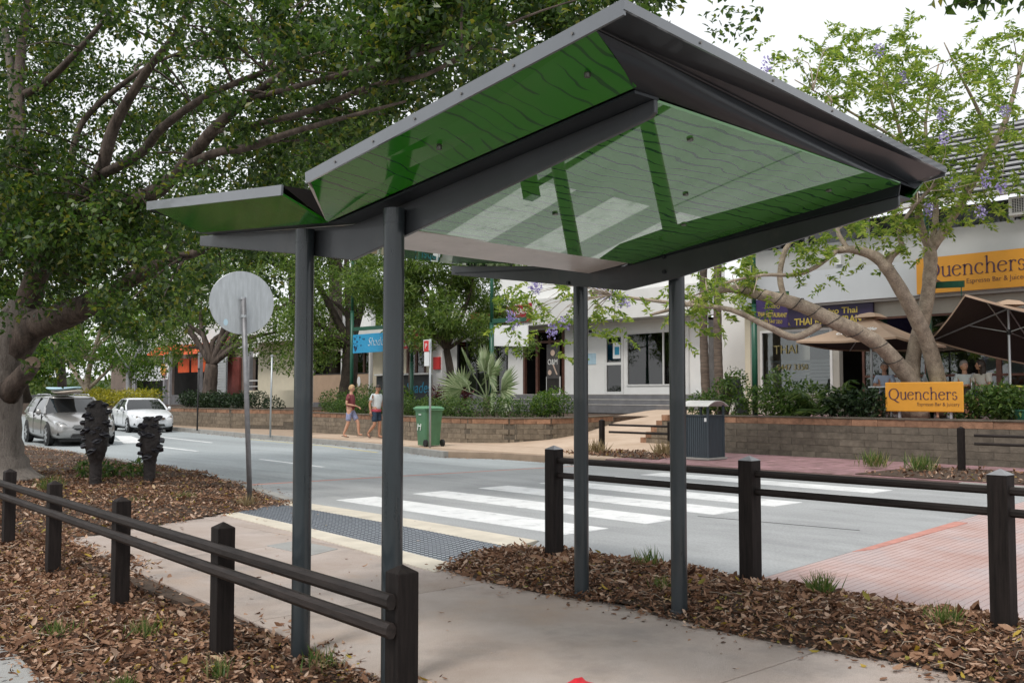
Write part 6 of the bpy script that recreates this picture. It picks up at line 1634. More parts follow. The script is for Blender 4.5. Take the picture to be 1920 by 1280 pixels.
TC = {
 'T1': [(20.3, 64.5, 4.8), (21.2, 61.7, 6.0), (22.7, 60.4, 5.4), (23.3, 58.0, 5.9), (24.3, 57.2, 4.6), (21.8, 61.4, 4.1), (22.7, 58.7, 3.7), (23.3, 56.4, 3.0), (20.9, 63.7, 6.8), (25.3, 58.0, 6.0)],
 'T2': [(21.3, 48.3, 5.3), (21.7, 46.3, 6.2), (22.9, 45.2, 6.7), (23.5, 43.1, 5.6), (24.3, 42.5, 4.6), (22.6, 45.6, 4.6), (21.8, 48.0, 3.9), (20.7, 48.8, 6.3), (23.2, 43.5, 4.1), (23.2, 44.8, 7.8), (24.6, 42.1, 6.1)],
 'T3': [(22.6, 38.7, 7.2), (23.5, 37.9, 8.3), (24.4, 37.1, 7.2), (25.0, 36.4, 8.3), (23.1, 36.8, 5.6), (22.3, 37.6, 4.7), (22.8, 37.2, 3.8), (24.7, 36.7, 9.1), (22.8, 40.0, 8.8), (24.0, 37.3, 9.5), (22.2, 37.8, 3.3)],
 'T4': [(21.9, 30.5, 4.3), (22.7, 29.8, 5.1), (23.4, 29.1, 5.9), (24.0, 28.6, 5.1), (24.3, 28.3, 4.1), (22.9, 28.8, 4.3), (22.2, 30.1, 5.9), (22.0, 31.2, 5.2), (23.5, 28.9, 6.9), (23.1, 30.0, 7.0), (21.7, 31.5, 4.1), (21.9, 29.1, 3.6), (24.1, 28.4, 6.3), (22.5, 31.3, 7.1)],
 'T5': [(23.8, 34.9, 6.0), (24.1, 34.7, 5.1), (24.0, 34.9, 4.2), (24.9, 35.4, 6.8)],
 'B1': [(27.2, 94.0, 10.0), (29.9, 91.3, 12.8), (28.7, 96.2, 15.6), (31.6, 85.8, 11.5), (26.3, 95.1, 6.2), (31.9, 93.2, 16.1)],
 'B2': [(30.6, 74.4, 12.1), (32.3, 72.7, 13.7), (33.6, 69.8, 11.9), (34.7, 70.5, 14.5), (31.0, 77.5, 15.0), (31.6, 71.8, 10.3)],
 'B3': [(31.7, 59.8, 12.5), (33.2, 58.3, 13.9), (34.8, 56.8, 14.2), (31.3, 60.3, 10.7), (32.8, 58.9, 11.0), (35.8, 55.8, 15.3)],
 'B4': [(28.7, 49.3, 15.7), (29.3, 46.8, 15.9), (29.8, 44.5, 14.7), (28.7, 47.5, 13.9), (29.3, 45.1, 13.6), (28.8, 51.2, 14.8), (30.2, 44.0, 15.8)],
 'B5': [(37.5, 50.9, 11.7), (39.2, 49.3, 13.0), (40.1, 46.7, 11.8), (40.3, 44.9, 9.9), (40.4, 48.1, 14.0), (40.7, 44.4, 11.9)],
}
def limbs(L, name, m, parent, n=10, push=1.0):
    b = MB()
    for P_ in L:
        Q = [V(p[:3]) for p in P_]; r = [p[3] for p in P_]
        if push != 1.0: Q = [V((0, 0, 1.5)) + (q - V((0, 0, 1.5))) * push for q in Q]
        # smooth the polyline
        out, rad = [], []
        for i in range(len(Q) - 1):
            p0, p1, p2, p3 = Q[max(i - 1, 0)], Q[i], Q[i + 1], Q[min(i + 2, len(Q) - 1)]
            for k in range(4):
                t = k / 4
                out.append(0.5 * ((2 * p1) + (p2 - p0) * t + (2 * p0 - 5 * p1 + 4 * p2 - p3) * t * t + (3 * p1 - p0 - 3 * p2 + p3) * t ** 3))
                rad.append((r[i] + (r[i + 1] - r[i]) * t) * rnd.uniform(.95, 1.06))
        out.append(Q[-1]); rad.append(r[-1])
        b.tube(out, rad, n)
    return b.build(name, m, parent, smooth=True)
def twigs_to(C, src, r0=.012, m=None):
    """thin twigs from the nearest limb point to each clump centre"""
    S = np.array(src); L = []
    for c in C:
        d = np.linalg.norm(S - np.array(c), axis=1); j = int(np.argmin(d))
        if d[j] < .15 or d[j] > 2.4: continue
        a, b = S[j], np.array(c)
        mid = (a + b) / 2 + nrg.normal(0, .12, 3) + np.array([0, 0, .12])
        L.append([(*a, r0 * 1.7), (*mid, r0 * 1.2), (*b, r0 * .4)])
    return L

# the big fig at the left
fig = thing('fig_tree', 'huge spreading fig tree with smooth branching limbs at the left', 'tree', (5.2, 19.3, 0))
FIGL = [
 [(5.16, 19.35, 0.0, .95), (5.16, 19.35, 0.25, 0.64), (5.16, 19.33, 0.75, 0.5), (5.2, 19.32, 1.5, 0.45), (5.28, 19.28, 2.07, 0.42), (5.42, 19.1, 2.6, 0.36), (5.55, 18.95, 3.1, .27)],
 [(5.4, 19.18, 2.17, 0.42), (5.6, 18.69, 2.68, 0.36), (5.84, 18.05, 2.84, 0.33), (6.12, 17.37, 3.04, 0.27), (6.26, 16.69, 3.22, 0.2), (6.51, 15.62, 3.56, 0.13), (6.76, 14.42, 3.71, 0.07)],
 [(5.43, 19.13, 2.45, 0.36), (5.59, 18.93, 3.12, 0.3), (5.67, 18.55, 3.76, 0.27), (5.75, 18.15, 4.39, 0.24)],
 [(5.75, 18.15, 4.39, 0.2), (6.21, 16.91, 4.56, 0.19), (6.52, 15.79, 4.77, 0.17), (6.66, 15.1, 5.04, 0.15), (6.75, 14.17, 5.5, 0.12), (6.85, 13.24, 5.82, 0.09), (6.98, 12.29, 6.07, 0.05)],
 [(6.66, 15.1, 5.06, 0.1), (6.79, 14.16, 5.18, 0.09), (6.97, 13.32, 5.16, 0.075), (7.04, 12.3, 5.18, 0.06), (7.13, 11.13, 5.16, 0.04), (7.34, 9.99, 5.18, 0.02)],
 [(5.78, 18.12, 4.43, 0.2), (6.04, 17.71, 4.93, 0.18), (6.21, 17.26, 5.3, 0.16), (6.33, 16.96, 6.1, 0.13), (6.62, 16.36, 6.95, 0.1), (6.84, 15.71, 7.51, 0.06), (7.04, 15.19, 8.31, 0.04)],
 [(6.21, 17.26, 5.26, 0.12), (6.51, 16.3, 5.51, 0.11), (6.59, 15.65, 5.82, 0.1), (6.77, 14.52, 6.11, 0.08), (6.98, 13.37, 6.22, 0.06), (7.09, 12.18, 6.22, 0.03)],
 [(5.84, 18.18, 4.69, 0.11), (5.93, 18.23, 4.84, 0.1), (6.11, 18.41, 5.7, 0.09), (6.25, 18.37, 6.37, 0.08), (6.59, 18.02, 6.89, 0.07), (7.08, 17.4, 7.4, 0.05), (7.44, 16.64, 7.58, 0.03)],
 [(5.74, 18.16, 4.43, 0.2), (5.58, 18.52, 5.27, 0.17), (5.44, 18.88, 5.84, 0.16), (5.4, 19.12, 6.7, 0.14), (5.46, 19.25, 7.83, 0.11), (5.54, 19.27, 8.55, 0.1), (5.64, 19.37, 9.62, 0.07)],
 [(4.83, 19.68, 2.45, 0.4), (5.13, 19.6, 3.62, 0.25), (5.32, 19.6, 4.91, 0.16), (5.41, 19.58, 5.91, 0.13), (5.42, 19.5, 6.89, 0.11), (5.27, 19.55, 8.16, 0.08), (5.01, 19.7, 9.34, 0.06)],
 [(5.47, 19.18, 6.93, 0.1), (5.72, 18.53, 7.12, 0.09), (6.02, 17.81, 7.59, 0.07), (6.3, 17.11, 8.13, 0.05)],
 [(6.85, 13.24, 5.82, 0.05), (7.01, 11.47, 5.73, 0.05), (7.18, 10.23, 5.68, 0.04), (7.35, 9.26, 5.68, 0.025)],
 [(6.75, 14.17, 5.5, 0.06), (7.12, 12.21, 5.44, 0.06), (7.2, 10.5, 5.47, 0.05), (7.4, 9.64, 5.45, 0.035), (7.55, 8.8, 5.67, 0.02)],
]
FIGL = [FIGL[0]] + [[(*p[:3], p[3] * .74) for p in P_] for P_ in FIGL[1:]]
limbs(FIGL[:1] + [FIGL[9]], 'trunk', 'bark_fig_pale', fig, 16)
limbs(FIGL[1:9] + FIGL[10:], 'limbs', 'bark_fig', fig, 10)
stb = MB().tube([(5.3, 19.05, 1.5), (5.42, 18.75, 1.75), (5.52, 18.36, 2.02)], [.24, .17, .145], 14).build('cut_limb', 'bark_fig', fig, smooth=True)
MB().lathe([(.135, 0), (.135, .012)], (5.525, 18.345, 2.03), 16, 'y').build('cut_face', 'cut_wood', stb).rotation_euler = (0, 0, 0)
src = [tuple(V(a[:3]).lerp(V(b[:3]), t)) for P_ in FIGL[1:] for a, b in zip(P_, P_[1:]) for t in (0, .33, .66)]
limbs(twigs_to(FIGC, src, .014), 'twigs', 'bark_fig', fig, 5)['kind'] = 'stuff'
FIGC = FIGC + [tuple(np.array(p[:3]) + nrg.normal(0, .3, 3) + np.array([0, 0, .2])) for p in FIGL[4][-2:] + FIGL[11][1:] + FIGL[12][2:]]
PC = []
for c in FIGC:
    dist = math.sqrt(c[0] ** 2 + c[1] ** 2)
    r = rnd.uniform(.55, .95) * (0.6 + dist / 45)
    for k in range(5):
        cc_ = np.array(c) + nrg.normal(0, r * .55, 3)
        PC.append(blob(cc_, (r * .55, r * .55, r * .4), 98, .25))
leaves('crown', np.vstack(PC), .115, .062, 'leaf_fig', fig, up=.5, droop=.35)

# overhanging sprig, top right
ob = thing('overhanging_branch', 'dark leafy twig hanging into the top right corner', 'tree', (7.3, 2.4, 6.2))
limbs([[(7.6, 1.6, 7.4, .05), (7.4, 2.3, 5.6, .03), (7.3, 2.6, 4.75, .016), (7.2, 2.72, 4.4, .01), (7.1, 2.8, 4.3, .006), (6.92, 3.0, 4.24, .003)], [(7.3, 2.6, 4.75, .012), (7.35, 2.55, 4.35, .006), (7.3, 2.6, 4.2, .003)], [(7.2, 2.72, 4.4, .008), (7.05, 2.85, 4.42, .005), (6.95, 2.95, 4.33, .003)]], 'twig', 'bark_dark', ob, 6)
LC = np.vstack([blob(c, (.13, .13, .08), 16, .2) for c in [(7.2, 2.7, 4.33), (7.1, 2.8, 4.3), (7.0, 2.9, 4.33), (7.3, 2.6, 4.3), (6.92, 2.98, 4.28), (7.25, 2.66, 4.45), (7.35, 2.55, 4.42), (7.1, 2.78, 4.45)]])
leaves('foliage', LC, .10, .06, 'leaf_fig', ob, droop=1.2)

# jacaranda on the restaurant terrace
jac = thing('jacaranda_tree', 'pale-trunked jacaranda with lilac blossom leaning over the terrace wall', 'tree', (21.5, 10, .93))
JL = [
 [(21.14, 9.96, 1.0, 0.21), (20.63+.3, 10.02, 1.7, 0.2), (20.63, 10.12, 2.07, 0.19), (20.0, 10.39, 2.64, 0.175), (19.13, 10.88, 3.07, 0.165), (18.62, 11.32, 3.39, 0.15), (18.12, 11.77, 3.57, 0.13), (17.74, 12.24, 3.73, 0.1), (17.53, 12.71, 3.72, 0.07), (17.28, 13.23, 3.46, 0.05), (16.93, 13.97, 3.25, 0.03)],
 [(18.93, 11.07, 2.96, 0.09), (18.39, 11.32, 2.7, 0.08), (17.88, 11.63, 2.92, 0.07), (17.21, 12.08, 3.26, 0.055), (16.64, 12.6, 3.35, 0.045), (15.97, 13.47, 3.5, 0.035), (15.21, 14.43, 3.69, 0.02)],
 [(18.39, 11.53, 3.47, 0.075), (18.37, 11.64, 3.99, 0.065), (18.51, 11.62, 4.51, 0.06), (18.67, 11.58, 4.81, 0.05), (18.58, 11.78, 5.17, 0.03)],
 [(21.6, 9.6, 1.0, 0.19), (21.09, 9.68, 2.42, 0.17), (20.61, 9.79, 3.2, 0.16), (20.28, 9.91, 3.7, 0.15), (19.96, 10.04, 4.14, 0.14), (19.75, 10.22, 4.42, 0.12), (19.41, 10.52, 4.56, 0.09), (19.16, 10.74, 4.54, 0.07)],
 [(19.16, 10.74, 4.54, 0.05), (18.66, 10.96, 4.17, 0.05), (18.16, 11.16, 3.98, 0.045), (17.59, 11.55, 3.96, 0.035), (17.03, 12.07, 3.8, 0.025), (16.55, 12.67, 3.49, 0.015)],
 [(19.94, 10.06, 4.2, 0.09), (19.92, 9.93, 4.41, 0.08), (19.96, 9.73, 4.6, 0.06), (19.92, 9.75, 4.95, 0.05), (20.08, 9.43, 5.49, 0.04), (20.23, 8.98, 5.95, 0.025)],
 [(19.33, 10.59, 4.56, 0.06), (19.33, 10.83, 5.02, 0.05), (19.67, 10.76, 5.4, 0.045), (19.57, 11.08, 6.01, 0.03), (19.37, 11.45, 7.1, 0.02)],
 [(21.19, 10.19, 1.0, 0.2), (21.2, 10.12, 2.32, 0.175), (21.36, 9.9, 3.37, 0.16), (21.41, 9.79, 4.3, 0.15), (21.37, 9.79, 4.74, 0.15)],
 [(21.37, 9.79, 4.7, 0.11), (21.21, 9.91, 5.24, 0.1), (21.05, 9.88, 5.68, 0.08), (20.65, 9.91, 6.57, 0.06), (20.35, 9.98, 7.46, 0.04), (19.87, 10.08, 8.54, 0.02)],
 [(21.42, 9.75, 4.7, 0.11), (21.76, 9.38, 5.47, 0.1), (21.96, 9.17, 5.94, 0.09), (22.13, 8.82, 6.73, 0.08), (22.26, 8.52, 7.28, 0.07), (22.3, 8.3, 7.95, 0.05), (22.44, 8.11, 8.87, 0.03)],
 [(21.41, 9.76, 4.74, 0.08), (21.65, 9.75, 5.5, 0.07), (21.78, 9.85, 6.37, 0.06), (21.8, 10.01, 7.62, 0.04), (22.17, 9.84, 9.0, 0.02)],
 [(20.55, 9.97, 6.97, 0.035), (19.85, 10.45, 7.4, 0.03), (19.24, 10.85, 7.77, 0.02), (18.54, 11.32, 8.2, 0.012)],
 [(22.22, 8.72, 6.96, 0.05), (21.82, 8.89, 7.75, 0.04), (21.34, 9.02, 8.37, 0.025), (20.96, 9.18, 9.03, 0.012)],
 [(21.8, 10.01, 7.62, 0.03), (21.29, 10.43, 8.22, 0.02), (20.38, 11.09, 8.78, 0.012)],
]
limbs([JL[0], JL[3], JL[7]], 'trunk', 'bark_jac', jac, 14, push=1.06)
limbs([JL[i] for i in range(len(JL)) if i not in (0, 3, 7)], 'limbs', 'bark_jac', jac, 8, push=1.06)
src = [tuple(V(a[:3]).lerp(V(b[:3]), t)) for P_ in JL for a, b in zip(P_[2:], P_[3:]) for t in (0, .5)]
limbs(twigs_to(JACC, src, .008) + twigs_to(JACF, src, .006), 'twigs', 'bark_jac', jac, 5)['kind'] = 'stuff'
# cable wound round the leaning trunk
cb = MB(); pts = []
for i in range(90):
    t = i / 89; k = t * 4.999; j = int(k); Q = [V((0, 0, 1.5)) + (V(p[:3]) - V((0, 0, 1.5))) * 1.06 for p in JL[0][2:8]]; p = Q[j].lerp(Q[j + 1], k - j); r = JL[0][2 + j][3] + .012
    a = i * .62; d = (Q[j + 1] - Q[j]).normalized(); u = d.cross(V((0, 0, 1))).normalized(); w = u.cross(d)
    pts.append(p + u * math.cos(a) * r + w * math.sin(a) * r)
cb.tube(pts, .009, 5).build('wound_cable', 'plastic_black', jac)
JACC = [c for c in JACC if not (c[0] < 17 and c[1] > 16.6)]
PC, D = [], []
for c in JACC:
    for k in range(14 if c[0] > 18.6 else 6):
        # a feathery compound leaf: leaflets both sides of a drooping rachis
        b = np.array(c) + nrg.normal(0, .36, 3); d = nrg.normal(size=3); d[2] = d[2] * .8 - .2; d /= np.linalg.norm(d)
        for t in np.linspace(.05, .5, 15):
            q = b + d * t + np.array([0, 0, -.35 * t * t])
            for s in (-1, 1):
                sd = np.cross(d, [0, 0, 1.0]); sd /= np.linalg.norm(sd) + 1e-9
                PC.append(q); D.append(sd * s + d * .5 + np.array([0, 0, -.15]))
leaves('crown', np.array(PC), .145, .055, 'leaf_jac', jac, dirs=np.array(D), spread=.5, up=.1)
for f in JACF:
    n = 44
    leaves('flower_cluster', blob(f, (.12, .12, .18), n, .2), .07, .05, 'leaf_lilac', jac)

TC['T5'].pop(2); TC['T4'].pop(10); TC['T4'][0] = (21.9, 30.5, 4.9)
TC['B0'] = [(23.0, 86, 7.5), (24.5, 84, 5.5), (23.5, 86, 3.4), (25.3, 82, 3.2), (22.6, 88, 5.0), (26, 81, 6.5), (24, 86, 9.5)]
# generic street trees
def tree(name, label, base, fork, C, rr2, n, L, W, lm, bark, r0, group='street trees across the road', stems=None, shell=.25):
    t = thing(name, label, 'tree', base, group)
    B, F = V(base), V(fork)
    tr = [[(*B, r0 * 1.35), (*B.lerp(F, .2), r0 * 1.05), (*(B.lerp(F, .6) + V((rnd.uniform(-.1, .1), rnd.uniform(-.1, .1), 0))), r0 * .92), (*F, r0 * .8)]] if not stems else stems
    limbs(tr, 'trunk', bark, t, 10)
    LL = []
    for c in C:
        c = V(c); mid = F.lerp(c, .5) + V((rnd.uniform(-.4, .4), rnd.uniform(-.4, .4), .3))
        LL.append([(*F, r0 * .5), (*mid, r0 * .32), (*c, r0 * .1)])
    limbs(LL, 'limbs', bark, t, 6)
    P_ = []
    for c in C:
        for k in range(6):
            q = np.array(c) + nrg.normal(0, rr2 * .5, 3)
            P_.append(blob(q, (rr2 * .62, rr2 * .62, rr2 * .48), int(n * .36), shell))
    leaves('crown', np.vstack(P_), L, W, lm, t, up=.5, droop=.4)
    return t
tree('feathery_tree', 'loose feathery tree with several slanting stems behind the surfboards', (22.0, 61.8, .8), (21.9, 62.2, 3.6), TC['T1'], 1.5, 480, .3, .09, 'leaf_bright', 'bark_jac', .16,
     stems=[[(22.0, 61.8, .7, .24), (21.9, 62.2, 2.4, .18), (22.1, 61.5, 4.5, .12), (22.4, 61.0, 6.2, .06)], [(21.95, 62.0, 1.5, .16), (21.3, 63.6, 3.4, .12), (20.6, 66, 5.5, .06)], [(22.0, 61.9, 2.0, .12), (22.5, 60, 3.2, .09), (23.0, 58.2, 5.0, .05)]])
tree('forked_tree', 'dark leafy tree with a thick forked trunk behind the round sign', (22.0, 46.0, .8), (22.0, 45.7, 3.0), TC['T2'], 1.5, 480, .2, .085, 'leaf_lit', 'bark_fig', .36)
tree('dark_tree', 'dark-trunked dense tree behind the left walking man', (24.0, 36.9, .75), (24.0, 36.6, 3.6), TC['T3'], 1.35, 600, .17, .085, 'leaf_lit', 'bark_dark', .4)
tree('round_tree', 'round-crowned feathery street tree with slim pale trunk behind the bin', (23.5, 29.2, .75), (23.5, 29.3, 3.2), TC['T4'], 1.05, 900, .23, .055, 'leaf_lit', 'bark_fig', .17)
tree('bright_sapling', 'light green feathery young tree left of the round-crowned tree', (25.0, 33.5, .75), (25, 33.5, 3.2), TC['T5'], .9, 420, .2, .05, 'leaf_bright', 'bark_fig', .09)
tree('pale_branch_tree', 'thin pale-barked small tree in front of the white banner', (22.3, 56.5, .8), (22.2, 56.6, 3.0), [(21.8, 57.5, 4.2), (22.4, 55.8, 4.8), (22.8, 55, 4.4)], .8, 90, .2, .07, 'leaf_mid', 'post_grey', .14)
for k, lab, lm, h in (('B0', 'leafy tree low behind the silver wagon roof at the far left', 'leaf_bright', 1.7), ('B1', 'tall tree closing the far left end of the street', 'leaf_lit', 2.4), ('B2', 'tall green tree rising behind the red awnings', 'leaf_lit', 2.2), ('B3', 'leafy tree rising behind the cream building', 'leaf_mid', 2.0), ('B4', 'sunlit bright green tree top above the left shelter wing', 'leaf_bright', 1.7), ('B5', 'tree rising behind the white shop roof', 'leaf_mid', 1.8)):
    c = np.mean(TC[k], axis=0)
    tree('background_tree', lab, (c[0] + 2, c[1] + 2, -.2), (c[0] + 1, c[1] + 1, c[2] - 3.2), TC[k], h, 700, .34, .15, lm, 'bark_dark', .4, group='trees behind the shops')

tree('verge_tree', 'broad tree on the near verge beyond the big fig', (3.5, 36, 0), (3.6, 36, 3.2), [(2, 35, 5.2), (4.5, 37, 6), (3, 38, 7), (5.5, 35, 5), (1, 37.5, 6.2), (3.5, 34, 6.4), (-.5, 36, 5.0)], 1.7, 520, .2, .09, 'leaf_mid', 'bark_dark', .3, group='trees on the near verge')
tree('verge_tree', 'second tree further along the near verge', (4.5, 52, 0), (4.6, 52, 3.4), [(3, 51, 5.4), (5.5, 53, 6.4), (4, 54, 7.4), (6.5, 51, 5.4), (1.5, 53, 6.4), (-1, 50, 5.5)], 1.9, 480, .24, .1, 'leaf_mid', 'bark_dark', .3, group='trees on the near verge')
tree('verge_tree', 'tree standing left of the big fig beyond the side path', (-4.5, 27, -.1), (-4.4, 27, 3.2), [(-6, 26, 5), (-3.5, 27.5, 6), (-5, 29, 6.6), (-2.5, 26, 5.2), (-7.5, 28, 5.6)], 1.7, 480, .18, .08, 'leaf_mid', 'bark_dark', .28, group='trees on the near verge')
# fan palm in the planter
fp = thing('fan_palm', 'silvery green fan palm with stiff pleated fans above the hedge', 'palm', (22.6, 25.7, .77))
def fan(o, d, L, spread, nb, tip_droop=.25):
    """one frond: petiole plus pleated blades"""
    o, d = V(o), V(d).normalized(); up = V((0, 0, 1)); s = V((.25, 1 - abs(d.y), abs(d.y) * .9)); s = (s - d * s.dot(d)).normalized(); u = s.cross(d).normalized()
    h = o + d * L * .52
    m = MB().tube([o, o.lerp(h, .5) + u * .03, h], [.028, .022, .016], 6)
    F0 = len(m.f)
    for k in range(nb):
        a = (k / (nb - 1) - .5) * spread
        q = d * math.cos(a) + s * math.sin(a); q = (q + u * .12).normalized()
        ln = L * (.55 - .12 * abs(a) / (spread / 2)) * rnd.uniform(.9, 1.05)
        w = q.cross(u).normalized() * (ln * spread / nb * .40)
        p1 = h + q * ln * .45; p2 = h + q * ln - up * ln * tip_droop * rnd.uniform(.3, 1)
        m.add([h, p1 + w + u * .0, p2, p1 - w, p1 - u * .03 * L], [(0, 4, 1), (0, 3, 4), (4, 2, 1), (4, 3, 2)])
    return m
cp = V((22.5, 25.85, 1.35))
FR = [((-.25, 1.0, .35), 2.1), ((-.35, .42, 1.0), 2.0), ((-.25, -.12, 1.3), 1.9), ((-.4, -.6, .8), 2.0), ((-.3, -1.1, .3), 2.2), ((-.6, .35, .5), 1.5), ((.5, .3, 1.1), 1.7), ((-.5, -.85, .25), 1.6)]
for d, L in FR:
    m = fan(cp, d, L, R(190), 24, .14)
    o = m.build('frond', 'fan_leaf', fp)
    at = o.data.attributes.new('rnd', 'FLOAT', 'FACE'); at.data.foreach_set('value', nrg.random(len(o.data.polygons)).astype(np.float32))
MB().tube([(22.55, 25.85, .7), (22.5, 25.85, 1.4)], [.16, .12], 10).build('trunk', 'bark_palm', fp)

# two slender palm trunks by the restaurant corner
def slim_palm(label, x, y, lean):
    p = thing('slender_palm', label, 'palm', (x, y, .93), 'slender palms by the restaurant')
    b = MB(); pts = [(x + lean * t, y + .05 * math.sin(4 * t), .9 + 5.6 * t) for t in [i / 30 for i in range(31)]]
    b.tube(pts, [.13 - .03 * i / 30 + (.008 if i % 2 else 0) for i in range(31)], 12).build('trunk', 'bark_palm', p, smooth=True)
    top = V(pts[-1])
    for k in range(9):
        a = 2 * math.pi * k / 9 + rnd.uniform(-.2, .2); d = V((math.cos(a), math.sin(a), .9))
        C_, D_ = [], []
        for t in np.linspace(.1, 1, 26):
            q = top + d * 1.1 * t + V((0, 0, -1.3 * t * t))
            for s in (-1, 1): C_.append(q); D_.append(V((-d.y * s, d.x * s, -.5)))
        leaves('frond', np.array([tuple(c) for c in C_]), .45, .04, 'leaf_dark', p, dirs=np.array([tuple(c) for c in D_]), spread=.15)
slim_palm('left of the two slender ringed palm trunks by the white wall', 24.0, 17.72, -.12)
slim_palm('right of the two slender ringed palm trunks by the white wall', 24.0, 17.24, -.06)

# shrubs and hedges
def shrub(name, label, cs, r, n, L, W, lm, cat='shrub', group='shrubs in the planters', zb=.8):
    c0 = np.mean(cs, axis=0)
    s = thing(name, label, cat, (c0[0], c0[1], zb), group)
    P_ = np.vstack([blob(np.array(c) + nrg.normal(0, .06, 3), r, n, .45) for c in cs])
    P_[:, 2] = np.maximum(P_[:, 2], zb + .02)
    leaves('foliage', P_, L, W, lm, s, up=.7)
    limbs([[(c[0], c[1], zb - .05, .02), (c[0] + rnd.uniform(-.1, .1), c[1] + rnd.uniform(-.1, .1), c[2], .008)] for c in cs], 'stems', 'bark_dark', s, 5)['kind'] = 'stuff'
    return s
line_ = lambda a, b, n, z, j=.1: [(a[0] + (b[0] - a[0]) * i / (n - 1) + rnd.uniform(-j, j), a[1] + (b[1] - a[1]) * i / (n - 1) + rnd.uniform(-j, j), z + rnd.uniform(-.08, .08)) for i in range(n)]
shrub('hedge', 'low clipped green hedge along the top of the curved planter wall', line_((21.3, 33.6), (20.3, 28), 9, 1.12) + line_((20.1, 27.5), (19.9, 24.2), 8, 1.08) + line_((20.1, 23.6), (22.2, 21.9), 6, 1.1), (.5, .5, .36), 520, .085, .045, 'leaf_mid', 'hedge')
shrub('hedge_shrub', 'yellow-green bushy shrub at the right end of the planter by the ramp', [(21.6, 21.9, 1.2), (22.2, 22.0, 1.35), (22.0, 22.4, 1.3)], (.5, .45, .45), 500, .09, .045, 'leaf_bright')
shrub('leafy_shrub', 'pale green leafy shrub behind the man in white', [(21.6, 30.6, 1.35), (21.8, 29.9, 1.3)], (.55, .5, .5), 520, .14, .05, 'leaf_bright')
shrub('leafy_shrub', 'bushy green shrub behind the man in maroon', [(22.4, 33.2, 1.4), (22.5, 34.2, 1.3), (22.2, 35.0, 1.2)], (.7, .6, .5), 560, .12, .05, 'leaf_mid')
shrub('red_leaf_shrub', 'low dark red foliage plant at the foot of the slim tree', [(22.6, 28.4, 1.35), (22.8, 27.7, 1.35)], (.5, .5, .4), 240, .25, .06, 'leaf_red')
shrub('hedge', 'dark clipped hedge on the wall behind the round sign pole', line_((21.4, 47.2), (21.4, 41.2), 11, 1.25) + line_((21.6, 40.4), (21.8, 39.6), 2, 1.2), (.55, .5, .42), 520, .12, .06, 'leaf_dark', 'hedge')
shrub('yellow_hedge', 'yellow-green hedge above the white car', line_((21.8, 62.5), (21.4, 51.5), 10, 1.35), (.7, .75, .5), 430, .17, .08, 'leaf_yellow', 'hedge')
for (lab, cs, r, n, L, W, lm) in (
    ('low leafy shrub directly behind the grey litter bin', [(21.6, 16.2, 1.3), (21.7, 15.8, 1.25)], (.4, .4, .35), 300, .13, .06, 'leaf_mid'),
    ('tall upright shrub right of the litter bin', [(21.7, 15.4, 1.5), (21.8, 15.2, 1.9), (21.6, 15.0, 1.25)], (.38, .38, .42), 330, .12, .05, 'leaf_mid'),
    ('leafy shrub at the foot of the green post with the purple sign', [(21.6, 14.5, 1.35), (21.7, 14.1, 1.4), (21.6, 13.8, 1.75), (21.6, 13.9, 1.2)], (.4, .42, .4), 330, .13, .05, 'leaf_mid'),
    ('broad leafy shrub between the green post and the clumping palm', [(21.7, 13.5, 1.3), (21.8, 13.1, 1.5), (21.6, 13.3, 1.1)], (.45, .42, .4), 340, .14, .06, 'leaf_mid'),
    ('glossy dark shrub left of the orange garden sign', [(21.6, 12.0, 1.3), (21.7, 11.5, 1.35), (21.5, 11.2, 1.2)], (.45, .45, .38), 340, .15, .06, 'leaf_dark'),
    ('leafy shrub immediately right of the orange garden sign', [(21.85, 8.6, 1.4), (21.7, 8.35, 1.35), (21.75, 8.5, 1.15), (21.95, 9.05, 1.35), (21.95, 9.3, 1.2)], (.38, .4, .36), 340, .13, .06, 'leaf_mid'),
    ('leafy shrub at the right edge on top of the block wall', [(21.5, 7.9, 1.3), (21.5, 7.3, 1.35), (21.5, 6.8, 1.3)], (.42, .42, .38), 340, .13, .06, 'leaf_mid')):
    shrub('planter_shrub', lab, cs, r, n, L, W, lm, zb=.93)
gp = thing('plant_pot', 'dark green plant pot on the wall under the rightmost shrub', 'pot', (21.45, 7.9, .93))
MB().lathe([(.12, .94), (.17, 1.16), (.19, 1.17), (.19, 1.2), (.16, 1.2)], (21.42, 7.95, 0), 16).build('pot', 'green_paint', gp)
MB().lathe([(.15, 1.15), (.15, 1.18)], (21.42, 7.95, 0), 12).build('earth', 'soil', gp)
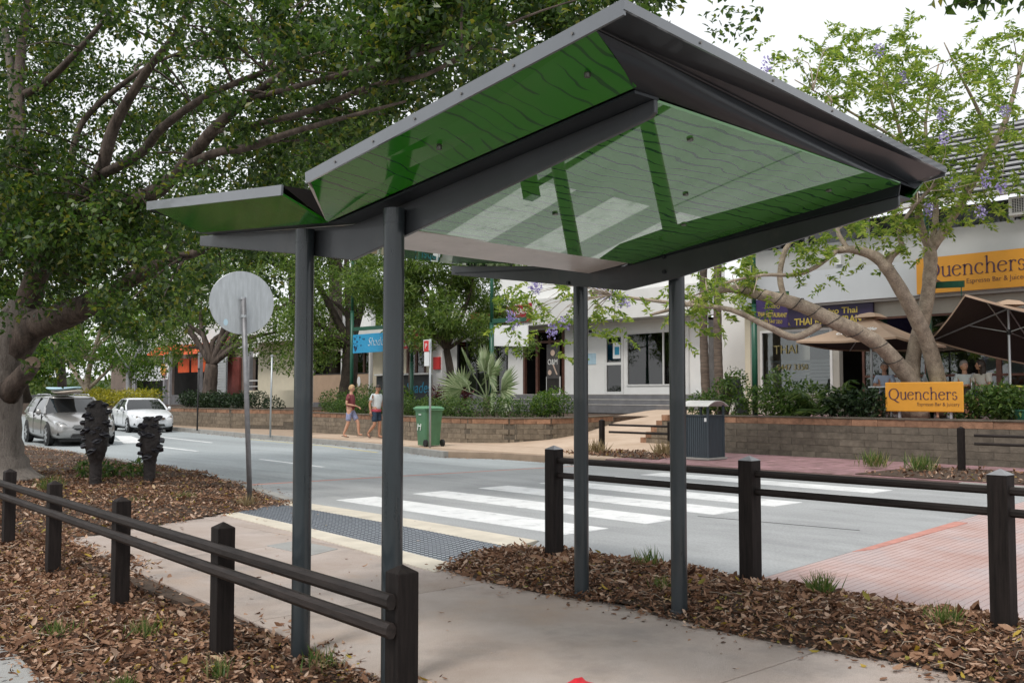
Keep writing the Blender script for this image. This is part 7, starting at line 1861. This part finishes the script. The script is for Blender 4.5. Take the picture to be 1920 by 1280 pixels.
# clumping palm left of the garden sign
ap_ = thing('clumping_palm', 'dark green clumping palm with arching feather fronds on the terrace wall', 'palm', (21.9, 12.8, .93))
for k in range(30):
    a = 2 * math.pi * k / 30 + rnd.uniform(-.2, .2); el = rnd.uniform(.4, 1.9); d = V((math.cos(a) * .8, math.sin(a), el)).normalized(); L = rnd.uniform(1.1, 1.7)
    C_, D_ = [], []
    for t in np.linspace(.2, 1, 24):
        q = V((21.85, 12.75, .95)) + d * L * t + V((0, 0, -.55 * t * t))
        for s in (-1, 1): C_.append(tuple(q)); D_.append((-d.y * s + d.x * .5, d.x * s + d.y * .5, -.25))
    leaves('frond', np.array(C_), .34, .036, 'leaf_mid', ap_, dirs=np.array(D_), spread=.12)
# small plants by the far mulch
for x, y, lab in ((18.0, 16.6, 'small dry plant at the foot of the sandy ramp'), (18.6, 15.0, 'straw coloured tuft beside the litter bin'), (18.4, 9.6, 'green tuft left of the far right fence post'), (18.2, 8.6, 'green tuft touching the far right fence post')):
    n = 120
    c = np.column_stack([x + nrg.normal(0, .12, n), y + nrg.normal(0, .12, n), np.full(n, .08)]); d = np.column_stack([nrg.normal(0, .4, n), nrg.normal(0, .4, n), np.ones(n)])
    tag(leaves('grass_tuft', c, .34, .022, 'grass_dry' if 'straw' in lab or 'dry' in lab else 'grass_blade', None, dirs=d, spread=.1), lab, 'grass', 'grass tufts across the road')
# ferny sprig behind the seed cones
shrub('ferny_weed', 'ferny green weed between the two seed cone bollards', [(6.7, 17.6, .2), (6.9, 17.3, .22), (6.5, 17.9, .2)], (.25, .3, .14), 130, .16, .04, 'leaf_mid', 'weed', 'weeds in the mulch', zb=.03)

# the far wooded slope closes every gap between the shops and the trees
P_ = []
for i in range(210):
    a = 0.25 + 1.25 * i / 209 + rnd.uniform(-.02, .02); d = rnd.uniform(105, 140)
    h = rnd.uniform(.5, 13)
    P_.append(blob((d * math.cos(a), d * math.sin(a), h), (3.2, 3.2, 2.4), 170, .4))
wd = leaves('woodland', np.vstack(P_), .9, .5, 'leaf_lit', None, up=.6); stuff(wd)
tag(wd, 'distant mass of green trees closing the street behind the shops', 'woodland')
